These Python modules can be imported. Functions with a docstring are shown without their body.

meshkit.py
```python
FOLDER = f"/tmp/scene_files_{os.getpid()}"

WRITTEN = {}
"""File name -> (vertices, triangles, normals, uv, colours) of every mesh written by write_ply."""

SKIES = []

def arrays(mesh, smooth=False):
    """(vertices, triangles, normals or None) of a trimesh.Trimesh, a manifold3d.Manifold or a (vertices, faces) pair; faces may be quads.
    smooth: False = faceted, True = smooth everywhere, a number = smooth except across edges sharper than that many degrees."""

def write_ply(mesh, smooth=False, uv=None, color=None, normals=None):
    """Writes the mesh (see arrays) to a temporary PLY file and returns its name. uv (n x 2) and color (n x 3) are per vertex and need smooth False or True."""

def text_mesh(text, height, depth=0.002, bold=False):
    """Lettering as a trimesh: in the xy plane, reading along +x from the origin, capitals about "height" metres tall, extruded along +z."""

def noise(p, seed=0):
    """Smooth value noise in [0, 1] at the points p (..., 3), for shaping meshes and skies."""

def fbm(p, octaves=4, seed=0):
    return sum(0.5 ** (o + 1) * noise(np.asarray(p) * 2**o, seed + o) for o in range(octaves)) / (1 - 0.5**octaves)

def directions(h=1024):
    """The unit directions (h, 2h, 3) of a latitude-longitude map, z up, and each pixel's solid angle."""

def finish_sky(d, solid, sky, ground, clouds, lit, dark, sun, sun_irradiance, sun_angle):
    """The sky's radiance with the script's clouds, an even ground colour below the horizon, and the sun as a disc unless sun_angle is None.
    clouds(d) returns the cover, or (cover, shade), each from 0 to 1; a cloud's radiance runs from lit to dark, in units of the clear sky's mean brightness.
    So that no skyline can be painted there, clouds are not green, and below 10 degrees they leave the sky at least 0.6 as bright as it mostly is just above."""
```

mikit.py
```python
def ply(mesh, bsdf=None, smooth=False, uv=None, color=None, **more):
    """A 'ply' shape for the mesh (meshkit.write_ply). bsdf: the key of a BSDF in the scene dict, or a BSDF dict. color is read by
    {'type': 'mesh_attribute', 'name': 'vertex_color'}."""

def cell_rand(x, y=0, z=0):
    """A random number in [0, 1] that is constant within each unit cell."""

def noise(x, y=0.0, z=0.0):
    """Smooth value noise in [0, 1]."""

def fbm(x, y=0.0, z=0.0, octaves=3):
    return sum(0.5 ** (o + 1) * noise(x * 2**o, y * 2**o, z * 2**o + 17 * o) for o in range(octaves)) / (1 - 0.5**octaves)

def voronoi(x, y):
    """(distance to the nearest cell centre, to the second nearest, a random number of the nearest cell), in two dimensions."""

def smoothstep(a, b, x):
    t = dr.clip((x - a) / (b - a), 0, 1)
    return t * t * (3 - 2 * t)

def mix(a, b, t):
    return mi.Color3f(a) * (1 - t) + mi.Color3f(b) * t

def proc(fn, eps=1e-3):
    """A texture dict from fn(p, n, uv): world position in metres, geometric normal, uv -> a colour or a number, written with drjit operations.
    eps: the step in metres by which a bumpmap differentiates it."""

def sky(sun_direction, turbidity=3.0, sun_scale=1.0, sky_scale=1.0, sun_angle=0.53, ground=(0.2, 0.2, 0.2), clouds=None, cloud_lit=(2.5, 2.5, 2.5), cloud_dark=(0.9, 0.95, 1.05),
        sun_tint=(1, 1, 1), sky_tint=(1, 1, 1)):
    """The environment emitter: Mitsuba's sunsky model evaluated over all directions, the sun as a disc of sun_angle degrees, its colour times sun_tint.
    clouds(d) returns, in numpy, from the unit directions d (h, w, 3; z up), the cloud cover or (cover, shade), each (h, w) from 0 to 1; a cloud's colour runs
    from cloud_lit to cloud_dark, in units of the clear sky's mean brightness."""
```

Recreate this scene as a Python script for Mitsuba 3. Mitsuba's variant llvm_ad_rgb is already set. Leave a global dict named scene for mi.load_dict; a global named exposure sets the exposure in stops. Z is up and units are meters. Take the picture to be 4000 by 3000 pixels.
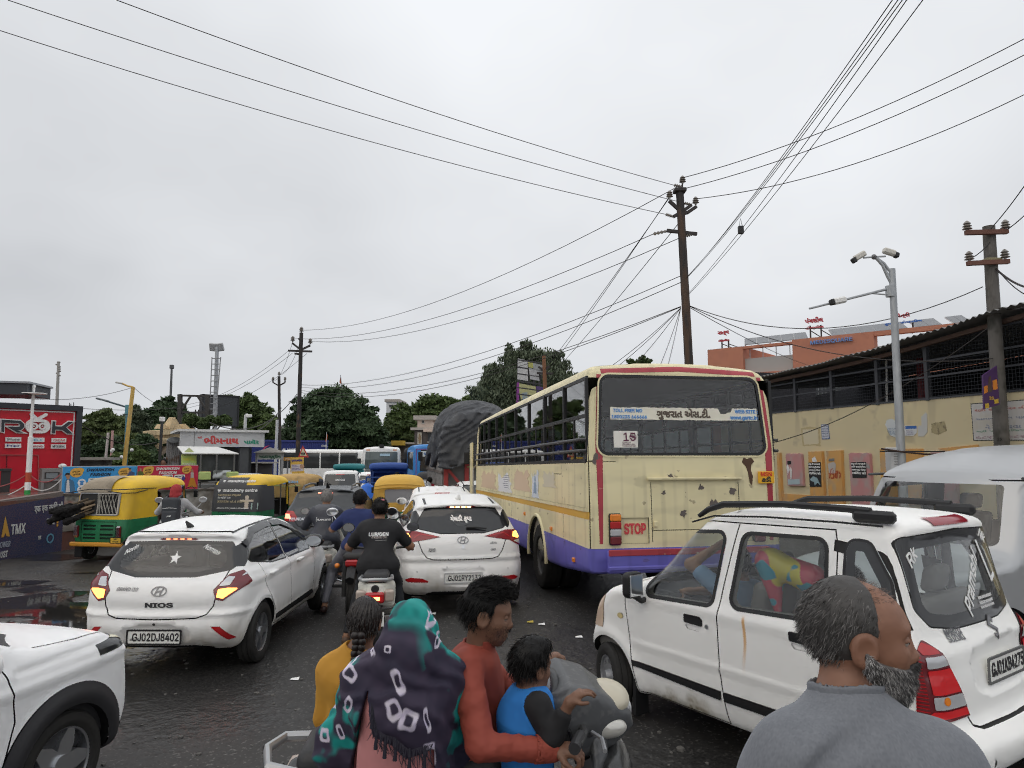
import math,glob,random,numpy as np,trimesh,mitsuba as mi,drjit as dr,mikit,meshkit
import manifold3d as m3
from manifold3d import Manifold,CrossSection
from scipy.interpolate import PchipInterpolator
from scipy.ndimage import binary_dilation
from shapely.geometry import Polygon,LineString,Point,box as sbox
from shapely import affinity,union_all
from mikit import noise,fbm,smoothstep,mix,proc
scene,labels={},{}
PI=math.pi
# camera, sky, exposure
FPX,HORIZON,EYE=2750.0,1772.0,2.12
PITCH=math.atan((HORIZON-1500)/FPX)
CP,SP=math.cos(PITCH),math.sin(PITCH)
T4=mi.ScalarTransform4f
scene['camera']={'type':'perspective','fov':2*math.degrees(math.atan(2000/FPX)),'fov_axis':'x','near_clip':0.05,'far_clip':3000.0,'to_world':T4().look_at(origin=[0,0,EYE],target=[0,CP,EYE+SP],up=[0,0,1])}
exposure=2.0
def cloud_cover(d):
 p=d/np.maximum(d[...,2:3]+0.32,0.1)
 n=meshkit.fbm(p*np.array([1.5,1.5,0.6])+[3.1,1.7,0],5,seed=4)
 n2=meshkit.fbm(p*np.array([0.55,0.55,0.3])+[7.7,2.2,0],3,seed=9)
 up=np.clip(d[...,2],0,1)
 shade=0.62-0.62*up**0.8+0.75*(n-0.5)+0.55*(n2-0.5)
 return np.ones(d.shape[:2]),np.clip(shade,0,1)
scene['sky']=mikit.sky([-0.45,-0.75,0.95],turbidity=4,sun_scale=0.085,sun_angle=60,clouds=cloud_cover,cloud_lit=(2.36,2.42,2.5),cloud_dark=(1.02,1.06,1.13),ground=(0.08,0.08,0.08))
# pixel of the photograph -> point of the place
def at(u,v,Y):
 d=((u-2000)/FPX,CP+SP*(v-1500)/FPX,SP-CP*(v-1500)/FPX)
 t=Y/d[1]
 return np.array([d[0]*t,Y,EYE+d[2]*t])
def gp(u,v,z=0.0):
 d=((u-2000)/FPX,CP+SP*(v-1500)/FPX,SP-CP*(v-1500)/FPX)
 t=(z-EYE)/d[2]
 return np.array([d[0]*t,d[1]*t,z])
 # scene entries
def uniq(k):
 if k not in scene and k not in labels:
  return k
 i=1
 while f'{k}_{i:03d}' in scene or f'{k}_{i:03d}' in labels:
  i+=1
 return f'{k}_{i:03d}'
def TR(x=0,y=0,z=0,yaw=0,pitch=0,roll=0,s=1.0):
 a,b,c=np.radians([yaw,-pitch,roll])
 Rz=np.array([[np.cos(a),-np.sin(a),0],[np.sin(a),np.cos(a),0],[0,0,1]])
 Ry=np.array([[np.cos(b),0,np.sin(b)],[0,1,0],[-np.sin(b),0,np.cos(b)]])
 Rx=np.array([[1,0,0],[0,np.cos(c),-np.sin(c)],[0,np.sin(c),np.cos(c)]])
 M=np.eye(4)
 M[:3,:3]=Rz@Ry@Rx@np.diag(np.broadcast_to(s,3))
 M[:3,3]=(x,y,z)
 return M
def vf(m):
 if hasattr(m,'to_mesh'):
  q=m.to_mesh()
  return np.asarray(q.vert_properties[:,:3],float),np.asarray(q.tri_verts,int)
 if isinstance(m,(tuple,list)):
  v,f=np.asarray(m[0],float),np.asarray(m[1],int)
  return(v,np.vstack([f[:,[0,1,2]],f[:,[0,2,3]]]))if f.shape[1]==4 else(v,f)
 return np.asarray(m.vertices,float),np.asarray(m.faces,int)
def cat(*ms):
 vs,fs,o=[],[],0
 for m in ms:
  v,f=vf(m)
  vs.append(v);fs.append(f+o);o+=len(v)
 return np.vstack(vs),np.vstack(fs)
def xf(m,M):
 v,f=vf(m)
 v=v@M[:3,:3].T+M[:3,3]
 return(v,f[:,::-1])if np.linalg.det(M[:3,:3])<0 else(v,f)
def mv(m,x=0,y=0,z=0):
 v,f=vf(m)
 return v+[x,y,z],f
def mirror_y(m):
 v,f=vf(m)
 return v*[1,-1,1],f[:,::-1]
def entry(key,mesh,bsdf,smooth=False,M=None,normals=None,uv=None,color=None,emit=None):
 v,f=vf(mesh)
 if len(f)==0:
  return None
 if M is not None:
  v,f=xf((v,f),M)
  if normals is not None:
   normals=normals@np.linalg.inv(M[:3,:3])
   normals/=np.linalg.norm(normals,axis=1,keepdims=True)+1e-20
 key=uniq(key)
 if normals is not None:
  d={'type':'ply','filename':meshkit.write_ply((v,f),False,uv,color,normals=normals),'face_normals':False,'bsdf':{'type':'ref','id':bsdf}}
 else:
  d=mikit.ply((v,f),bsdf,smooth=smooth,uv=uv,color=color)
 if emit:
  d['emitter']={'type':'area','radiance':{'type':'rgb','value':list(emit)}}
 scene[key]=d
 return key
class Thing:
 def __init__(self,name,label,category,M=None,group=None):
  self.key,self.M=uniq(name),M
  labels[self.key]={'label':label,'category':category}
  if group:
   labels[self.key]['group']=group
 def add(self,name,mesh,bsdf,smooth=False,up=None,label=None,kind=None,M=None,**kw):
  MM=self.M if M is None else(M if self.M is None else self.M@M)
  k=entry((up or self.key)+'__'+name,mesh,bsdf,smooth,MM,**kw)
  if k and(label or kind):
   labels[k]={a:b for a,b in(('label',label),('kind',kind))if b}
  return k
def single(name,label,category,mesh,bsdf,smooth=False,M=None,group=None,**kw):
 k=entry(name,mesh,bsdf,smooth,M,**kw)
 labels[k]={'label':label,'category':category}
 if group:
  labels[k]['group']=group
 return k
def structure(name,mesh,bsdf,smooth=False,label=None,kind='structure',**kw):
 k=entry(name,mesh,bsdf,smooth,**kw)
 labels[k]={'kind':kind}
 if label:
  labels[k]['label']=label
 return k
 # materials
_mats={}
def mat(rgb,rough=0.6,metallic=0.0,spec=0.5,coat=0.0,sheen=0.0):
 q=(tuple(rgb),rough,metallic,spec,coat,sheen)
 if q not in _mats:
  k=f'm_{len(_mats)}'
  b={'type':'principled','base_color':{'type':'rgb','value':list(rgb)},'roughness':rough,'metallic':metallic,'specular':spec}
  if coat:
   b.update(clearcoat=coat,clearcoat_gloss=0.92)
  if sheen:
   b.update(sheen=sheen)
  scene[k]={'type':'twosided','bsdf':b}
  _mats[q]=k
 return _mats[q]
def pmat(key,color,rough=0.7,bump=None,bscale=0.01,eps=1e-3,spec=0.5,coat=0.0,metallic=0.0,sheen=0.0):
 b={'type':'principled','base_color':proc(color)if callable(color)else{'type':'rgb','value':list(color)},'roughness':proc(rough)if callable(rough)else rough,'specular':spec,'metallic':metallic}
 if coat:
  b.update(clearcoat=coat,clearcoat_gloss=0.93)
 if sheen:
  b.update(sheen=sheen)
 if bump:
  b={'type':'bumpmap','arbitrary':proc(bump,eps=eps),'scale':bscale,'bsdf':b}
 scene[key]={'type':'twosided','bsdf':b}
 return key
def glass(key,tint):
 scene[key]={'type':'thindielectric','int_ior':1.5,'specular_transmittance':{'type':'rgb','value':list(tint)}}
 return key
WHITEP=pmat('m_white_paint',lambda p,n,uv:mix((0.83,0.83,0.82),(0.36,0.31,0.23),smoothstep(0.62,0.2,p.z+0.35*(fbm(p.x*3,p.y*3,p.z*2)-0.5))*(0.25+0.5*noise(p.x*23,p.y*23,p.z*9))+0.05*noise(p.x*31,p.y*31,p.z*5)),0.32,coat=1.0)
BLACKP=mat((0.011,0.011,0.012),0.45)
BLACKG=mat((0.012,0.013,0.015),0.06,spec=0.6,coat=0.6)
DARKIN=mat((0.03,0.03,0.033),0.8)
RUBBER=pmat('m_rubber',lambda p,n,uv:mix((0.008,0.008,0.008),(0.028,0.026,0.023),0.8*fbm(p.x*9,p.y*9,p.z*9)),0.75)
CHROME=mat((0.75,0.76,0.78),0.16,1.0)
BADGE=mat((.20,.20,.21),.25,.9)
ALLOY=mat((0.50,0.51,0.53),0.3,0.9)
STEEL=mat((0.42,0.43,0.45),0.45,0.8)
GALV=pmat('m_galvanised',lambda p,n,uv:mix((0.36,0.38,0.40),(0.52,0.54,0.56),fbm(p.x*14,p.y*14,p.z*5)),0.5,metallic=0.5)
REDLENS=mat((0.42,0.008,0.012),0.08,spec=0.6,coat=1.0)
DARKRED=mat((0.14,0.006,0.012),0.08,spec=0.6,coat=1.0)
CLEARLENS=mat((0.55,0.56,0.58),0.12,0.35,coat=1.0)
ORANGE=mat((0.75,0.22,0.02),0.15,coat=1.0)
PLATEW=mat((0.80,0.80,0.76),0.4)
WHITE=mat((0.80,0.80,0.79),0.5)
INK=mat((0.02,0.02,0.022),0.5)
GLASS=glass('m_glass_clear',(0.72,0.76,0.75))
GLASST=glass('m_glass_tint',(0.30,0.33,0.33))
# signed distance toolkit
def smin(a,b,k):
 h=np.maximum(k-np.abs(a-b),0)/k
 return np.minimum(a,b)-h*h*k*0.25
def smax(a,b,k):
 return-smin(-a,-b,k)
def polysdf(px,py,poly):
 P=np.asarray(poly,float)
 shape=np.broadcast(px,py).shape
 px,py=np.broadcast_to(px,shape).ravel(),np.broadcast_to(py,shape).ravel()
 d2,inside=np.full(px.shape,1e9),np.zeros(px.shape,bool)
 for a,b in zip(P,np.roll(P,-1,0)):
  e=b-a
  wx,wy=px-a[0],py-a[1]
  t=np.clip((wx*e[0]+wy*e[1])/max(e@e,1e-12),0,1)
  d2=np.minimum(d2,(wx-e[0]*t)**2+(wy-e[1]*t)**2)
  if a[1]!=b[1]:
   inside^=((a[1]>py)!=(b[1]>py))&(px<(b[0]-a[0])*(py-a[1])/(b[1]-a[1])+a[0])
 d=np.sqrt(d2)
 return np.where(inside,-d,d).reshape(shape)
def chaikin(P,n=2,closed=True):
 P=np.asarray(P,float)
 for _ in range(n):
  Q=np.roll(P,-1,0)if closed else P[1:]
  A=P if closed else P[:-1]
  N=np.stack([0.75*A+0.25*Q,0.25*A+0.75*Q],1).reshape(-1,P.shape[1])
  P=N if closed else np.vstack([P[:1],N,P[-1:]])
 return P
def rbox(x,y,z,c,h,r,yaw=0.0,R=None):
 x,y,z=x-c[0],y-c[1],z-c[2]
 if R is not None:
  x,y,z=R[0,0]*x+R[1,0]*y+R[2,0]*z,R[0,1]*x+R[1,1]*y+R[2,1]*z,R[0,2]*x+R[1,2]*y+R[2,2]*z
 qx,qy,qz=np.abs(x)-h[0]+r,np.abs(y)-h[1]+r,np.abs(z)-h[2]+r
 return np.sqrt(np.maximum(qx,0)**2+np.maximum(qy,0)**2+np.maximum(qz,0)**2)+np.minimum(np.maximum(np.maximum(qx,qy),qz),0)-r
def cone(x,y,z,a,b,ra,rb):
 a,b=np.asarray(a,float),np.asarray(b,float)
 e=b-a
 t=np.clip(((x-a[0])*e[0]+(y-a[1])*e[1]+(z-a[2])*e[2])/max(e@e,1e-12),0,1)
 return np.sqrt((x-a[0]-e[0]*t)**2+(y-a[1]-e[1]*t)**2+(z-a[2]-e[2]*t)**2)-(ra+(rb-ra)*t)
def ell(x,y,z,c,r,R=None):
 x,y,z=x-c[0],y-c[1],z-c[2]
 if R is not None:
  x,y,z=R[0,0]*x+R[1,0]*y+R[2,0]*z,R[0,1]*x+R[1,1]*y+R[2,1]*z,R[0,2]*x+R[1,2]*y+R[2,2]*z
 k0=np.sqrt((x/r[0])**2+(y/r[1])**2+(z/r[2])**2)
 k1=np.sqrt((x/r[0]**2)**2+(y/r[1]**2)**2+(z/r[2]**2)**2)
 return k0*(k0-1)/np.maximum(k1,1e-9)
def grad(f,v,e=0.004):
 g=np.stack([f(*(v+o).T)-f(*(v-o).T)for o in np.eye(3)*e],1)
 return g/(np.linalg.norm(g,axis=1,keepdims=True)+1e-12)
def nets(f,lo,hi,h,project=2,slack=1.6):
 lo,hi=np.asarray(lo,float),np.asarray(hi,float)
 B=6
 nb=np.maximum(np.ceil((hi-lo)/(h*B)).astype(int),1)+1
 lo=lo-h
 C=[lo[k]+(np.arange(nb[k])+0.5)*B*h-h/2 for k in range(3)]
 G=np.meshgrid(*C,indexing='ij')
 fc=f(*[g.ravel()for g in G]).reshape(nb)
 near=np.abs(fc)<B*h*0.87*slack
 near=binary_dilation(near)
 S=np.repeat(np.repeat(np.repeat(fc,B,0),B,1),B,2).astype(np.float32)
 m=np.repeat(np.repeat(np.repeat(near,B,0),B,1),B,2)
 I=np.nonzero(m)
 if len(I[0])==0:
  return np.zeros((0,3)),np.zeros((0,3),int)
 S[I]=f(*(lo[k]+I[k]*h for k in range(3)))
 S[0],S[-1],S[:,0],S[:,-1],S[:,:,0],S[:,:,-1]=(np.maximum(s,h*0.1)for s in(S[0],S[-1],S[:,0],S[:,-1],S[:,:,0],S[:,:,-1]))
 n=np.array(S.shape)
 neg=S<0
 c8=sum(neg[i:n[0]-1+i,j:n[1]-1+j,k:n[2]-1+k].astype(np.int8)for i in(0,1)for j in(0,1)for k in(0,1))
 ids=np.full(n-1,-1)
 cell=np.nonzero((c8>0)&(c8<8))
 ids[cell]=np.arange(len(cell[0]))
 acc,cnt=np.zeros((len(cell[0]),3)),np.zeros(len(cell[0]))
 base=np.stack(cell,1)
 for ax in range(3):
  o=[k for k in range(3)if k!=ax]
  for a in(0,1):
   for b in(0,1):
    p0=base.copy()
    p0[:,o[0]]+=a;p0[:,o[1]]+=b
    p1=p0.copy()
    p1[:,ax]+=1
    s0,s1=S[tuple(p0.T)],S[tuple(p1.T)]
    x=(s0<0)!=(s1<0)
    t=np.where(x,s0/np.where(x,s0-s1,1),0)
    q=p0.astype(float)
    q[:,ax]+=t
    acc[x]+=q[x];cnt[x]+=1
 v=lo+acc/cnt[:,None]*h
 quads=[]
 for ax in range(3):
  o1,o2=(ax+1)%3,(ax+2)%3
  sl0,sl1=[slice(1,-1)]*3,[slice(1,-1)]*3
  sl0[ax],sl1[ax]=slice(0,n[ax]-1),slice(1,n[ax])
  A,Bn=neg[tuple(sl0)],neg[tuple(sl1)]
  for flip in(False,True):
   e=np.stack(np.nonzero((A&~Bn)if not flip else(~A&Bn)),1)
   if not len(e):
    continue
   e=e+1
   e[:,ax]-=1
   q=[]
   for d1,d2 in((-1,-1),(0,-1),(0,0),(-1,0)):
    w=e.copy()
    w[:,o1]+=d1;w[:,o2]+=d2
    q.append(ids[tuple(w.T)])
   q=np.stack(q,1)
   quads.append(q[:,::-1]if flip else q)
 q=np.vstack(quads)
 for _ in range(project):
  g=np.stack([f(*(v+e).T)-f(*(v-e).T)for e in np.eye(3)*h*0.25],1)/(h*0.5)
  g2=np.maximum((g*g).sum(1),0.09)
  step=(f(*v.T)/g2)[:,None]*g
  ln=np.linalg.norm(step,axis=1,keepdims=True)
  v=v-step*np.minimum(1,0.5*h/np.maximum(ln,1e-12))
 d1=np.linalg.norm(v[q[:,0]]-v[q[:,2]],axis=1)
 d2=np.linalg.norm(v[q[:,1]]-v[q[:,3]],axis=1)
 alt=d2<d1
 return v,np.vstack([q[~alt][:,[0,1,2]],q[~alt][:,[0,2,3]],q[alt][:,[0,1,3]],q[alt][:,[1,2,3]]])
 # plain shapes
def box(x0,x1,y0,y1,z0,z1):
 v=np.array([[x,y,z]for x in(x0,x1)for y in(y0,y1)for z in(z0,z1)],float)
 return v,np.array([[0,1,3],[0,3,2],[4,6,7],[4,7,5],[0,4,5],[0,5,1],[2,3,7],[2,7,6],[0,2,6],[0,6,4],[1,5,7],[1,7,3]])
def bbox(cx,cy,cz,sx,sy,sz,b=0.01):
 h=np.array([sx,sy,sz])/2
 b=min(b,h.min()*0.6)
 pts=[]
 for s in np.ndindex(2,2,2):
  s=np.array(s)*2-1
  for k in range(3):
   q=h-b
   q[k]=h[k]
   pts.append(s*q)
 return mv(Manifold.hull_points(np.array(pts)),cx,cy,cz)
def tube(pts,r,sides=8,cap=True):
 p=np.asarray(pts,float)
 r=np.broadcast_to(r,(len(p),)).astype(float)
 t=np.gradient(p,axis=0)
 t/=np.linalg.norm(t,axis=1,keepdims=True)+1e-12
 ref=np.array([0,0,1.0])if abs(t[:,2]).mean()<0.8 else np.array([1.0,0,0])
 a=np.cross(t,ref)
 a/=np.linalg.norm(a,axis=1,keepdims=True)+1e-12
 b=np.cross(t,a)
 an=np.arange(sides)*2*PI/sides+PI/sides
 v=(p[:,None]+r[:,None,None]*(np.cos(an)[None,:,None]*a[:,None]+np.sin(an)[None,:,None]*b[:,None])).reshape(-1,3)
 i,j=np.meshgrid(np.arange(len(p)-1),np.arange(sides),indexing='ij')
 q=np.stack([i*sides+j,(i+1)*sides+j,(i+1)*sides+(j+1)%sides,i*sides+(j+1)%sides],-1).reshape(-1,4)[:,::-1]
 f=np.vstack([q[:,[0,1,2]],q[:,[0,2,3]]])
 if cap:
  n=len(v)
  v=np.vstack([v,p[:1],p[-1:]])
  j=np.arange(sides)
  e=(len(p)-1)*sides
  f=np.vstack([f,np.stack([j*0+n,(j+1)%sides,j],1)[:,::-1],np.stack([j*0+n+1,e+j,e+(j+1)%sides],1)[:,::-1]])
 return v,f
def beam(a,b,w,h=None):
 return tube([a,b],(w if h is None else(w+h)/2)*0.7071,4)
def lathe(prof,n=32,axis='z'):
 P=np.asarray(prof,float)
 an=np.arange(n)*2*PI/n
 v=np.stack([P[:,0][:,None]*np.cos(an),P[:,0][:,None]*np.sin(an),np.broadcast_to(P[:,1][:,None],(len(P),n))],-1).reshape(-1,3)
 i,j=np.meshgrid(np.arange(len(P)-1),np.arange(n),indexing='ij')
 q=np.stack([i*n+j,i*n+(j+1)%n,(i+1)*n+(j+1)%n,(i+1)*n+j],-1).reshape(-1,4)
 if axis=='y':
  v=v[:,[0,2,1]]
  q=q[:,::-1]
 if axis=='x':
  v=v[:,[2,0,1]]
 return v,np.vstack([q[:,[0,1,2]],q[:,[0,2,3]]])
def prism(poly,a,b,view='z',holes=()):
 poly=np.asarray(poly,float)
 cs=CrossSection([poly]+[np.asarray(h,float)for h in holes],m3.FillRule.EvenOdd)
 m=cs.extrude(abs(b-a))
 lo=min(a,b)
 if view=='z':
  return m.translate([0,0,lo])
 if view=='s':
  return m.transform(np.array([[1,0,0,0],[0,0,1,lo],[0,1,0,0]],float))
 return m.transform(np.array([[0,0,1,lo],[1,0,0,0],[0,1,0,0]],float))
def rrect(x0,x1,y0,y1,r=0.03,n=4):
 r=min(r,(x1-x0)/2.01,(y1-y0)/2.01)
 out=[]
 for cx,cy,a0 in((x1-r,y1-r,0),(x0+r,y1-r,90),(x0+r,y0+r,180),(x1-r,y0+r,270)):
  for k in range(n+1):
   a=math.radians(a0+90*k/n)
   out.append((cx+r*math.cos(a),cy+r*math.sin(a)))
 return np.array(out)
def rpoly(P,r=0.03):
 g=Polygon(P).buffer(-r,join_style=1).buffer(r,join_style=1,quad_segs=5)if r>0 else Polygon(P)
 if g.geom_type!='Polygon':
  g=max(g.geoms,key=lambda q:q.area)
 return np.array(g.exterior.coords)[:-1][::-1]if not g.exterior.is_ccw else np.array(g.exterior.coords)[:-1]
def flat(shape,depth=0.003):
 gs=[g for g in getattr(shape,'geoms',[shape])if g.geom_type=='Polygon' and g.area>1e-9]
 return cat(*[trimesh.creation.extrude_polygon(g,depth,engine='earcut')for g in gs])
_FONT=glob.glob('/opt/blender-*/*/datafiles/fonts/')[0]
_text={}
def text_shape(text,height,font='Inter.woff2',bold=0,slant=0.0,stretch=1.0):
 from PIL import Image,ImageDraw,ImageFont
 q=(text,height,font,bold,slant,stretch)
 if q in _text:
  return _text[q]
 ft=ImageFont.truetype(_FONT+font,64)
 x0,y0,x1,y1=ft.getbbox(text,anchor='ls',stroke_width=bold)
 im=Image.new('L',(x1-x0+8,y1-y0+8))
 ImageDraw.Draw(im).text((4-x0,4-y0),text,255,font=ft,anchor='ls',stroke_width=bold)
 on=np.pad(np.asarray(im)>127,((0,0),(1,1))).astype(np.int8)
 rows,st=np.nonzero(np.diff(on,axis=1)==1)
 en=np.nonzero(np.diff(on,axis=1)==-1)[1]
 from shapely import box as vbox
 sh=union_all(vbox(st,-rows-1,en,-rows)).buffer(0.7).buffer(-0.7).simplify(0.55)
 s=height/46.5
 sh=affinity.affine_transform(sh,[s*stretch,slant*s,0,s,-4*s*stretch,(4-y0)*s])
 _text[q]=sh
 return sh
GUJ,DEV='NotoSansGujarati-Regular.woff2','NotoSansDevanagari-Regular.woff2'
def ctext(text,width=None,height=0.1,font='Inter.woff2',bold=0,slant=0.0,stretch=1.0,depth=0.003,align=0.5):
 sh=text_shape(text,height or .1,font,bold,slant,stretch)
 b=sh.bounds
 if width:
  sh=affinity.scale(sh,width/(b[2]-b[0]),width/(b[2]-b[0])if height is None else 1,origin=(0,0))
  b=sh.bounds
 sh=affinity.translate(sh,-b[0]-(b[2]-b[0])*align,0)
 return flat(sh,depth)
def frame(origin,right,up):
 r,u=np.asarray(right,float),np.asarray(up,float)
 r=r/np.linalg.norm(r)
 n=np.cross(r,u)
 n/=np.linalg.norm(n)
 M=np.eye(4)
 M[:3,0],M[:3,1],M[:3,2],M[:3,3]=r,np.cross(n,r),n,origin
 return M
 # ground
def gz(y):
 return-0.02*float(np.clip(y-9,0,33))
def puddle(p):
 left=smoothstep(-2.6,-5.2,p.x+.10*p.y-.6)*smoothstep(24,15,p.y)*smoothstep(3.2,5.5,p.y)
 a=fbm(p.x*.55+3,p.y*.9,0,3)
 b=fbm(p.x*.45+9,p.y*.30,3,3)
 return dr.clip(smoothstep(.50,.58,a)*left+smoothstep(.70,.76,b)*(1-left)*smoothstep(6,12,p.y)*smoothstep(34,24,p.y),0,1)
def damp(p):
 return smoothstep(.42,.64,fbm(p.x*.35+1,p.y*.30+4,1,4))
def asphalt_col(p,n,uv):
 grit=noise(p.x*75,p.y*75,0)
 stones=smoothstep(.66,.80,noise(p.x*46+7,p.y*46,2))
 big=fbm(p.x*.6,p.y*.5,0,4)
 dry=mix((.016,.0158,.0155),(.060,.057,.053),big*.5+.7*grit*(.3+stones*.6))
 dry=mix(dry,(.13,.124,.115),smoothstep(.35,.8,stones*grit)*.8)
 wet=mix((.009,.009,.0095),(.030,.029,.028),grit*.8+.2*big)
 mud=mix((.045,.039,.033),(.02,.018,.017),fbm(p.x*2,p.y*2,5,3))
 c=mix(dry,wet,damp(p)*.85)
 track=smoothstep(.42,.0,dr.abs(p.x+.18*p.y+.4-1.0*noise(p.y*.3)))*.4
 c=mix(c,wet,track)
 left=smoothstep(-3.6,-6,p.x+.1*p.y-.6)
 c=mix(c,mud,left*.8)
 return mix(c,mi.Color3f(.018,.017,.016),puddle(p))
pmat('m_asphalt',asphalt_col,lambda p,n,uv:dr.clip(.62-.25*damp(p)-.56*puddle(p),.04,1),bump=lambda p,n,uv:(noise(p.x*46+7,p.y*46,2)*.6+noise(p.x*21,p.y*21,8)*.8+fbm(p.x*5,p.y*5,0,3)*2.2)*(1-puddle(p))*(1-.3*damp(p)),bscale=.012,eps=.006)
ys=np.concatenate([[-60,-10,0],np.arange(2,60,2.0),[70,90,140,260,600]])
xs_=np.array([-400,-120,-60,-30,-16,-8,0,8,16,30,60,120,400.0])
GX,GY=np.meshgrid(xs_,ys,indexing='ij')
V=np.stack([GX,GY,np.vectorize(gz)(GY)],-1).reshape(-1,3)
ii,jj=np.meshgrid(np.arange(len(xs_)-1),np.arange(len(ys)-1),indexing='ij')
nn=len(ys)
Q=np.stack([ii*nn+jj,(ii+1)*nn+jj,(ii+1)*nn+jj+1,ii*nn+jj+1],-1).reshape(-1,4)
structure('road',(V,Q),'m_asphalt',label='damp broken asphalt road with puddles')
rng=np.random.default_rng(21)
L=[]
for i in range(420):
 y=3.2+12*rng.random()**1.5
 x=rng.uniform(-.75,.75)*y*.95
 r=rng.uniform(.008,.022)*(1+(rng.random()<.06)*1.2)
 q=np.array([[math.cos(a)*r*rng.uniform(.6,1.2),math.sin(a)*r*rng.uniform(.6,1.2),h*r]for h in(-.2,.55)for a in np.arange(5)*1.257])
 L.append(mv(Manifold.hull_points(q),x,y,gz(y)))
structure('loose_stones',cat(*L),mat((.10,.095,.088),.8),kind='stuff',label='small loose stones on the road')
for i,(u,v,m)in enumerate(((1905,2620,PLATEW),(1690,2395,WHITE),(2070,2430,mat((.5,.38,.05),.5)),(2115,2440,WHITE),(1150,2655,WHITE),(2260,2490,WHITE),(1850,2720,mat((.3,.2,.08),.6)))):
 P=gp(u,v)
 P[2]=gz(P[1])
 single('litter_scrap','scraps of paper litter lying on the wet road','litter',(np.array([[-.04,-.02,.006],[.045,-.025,.004],[.04,.03,.018],[-.035,.022,.008]])+P,np.array([[0,1,2],[0,2,3]])),m,group='litter scraps on the road')
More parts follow.
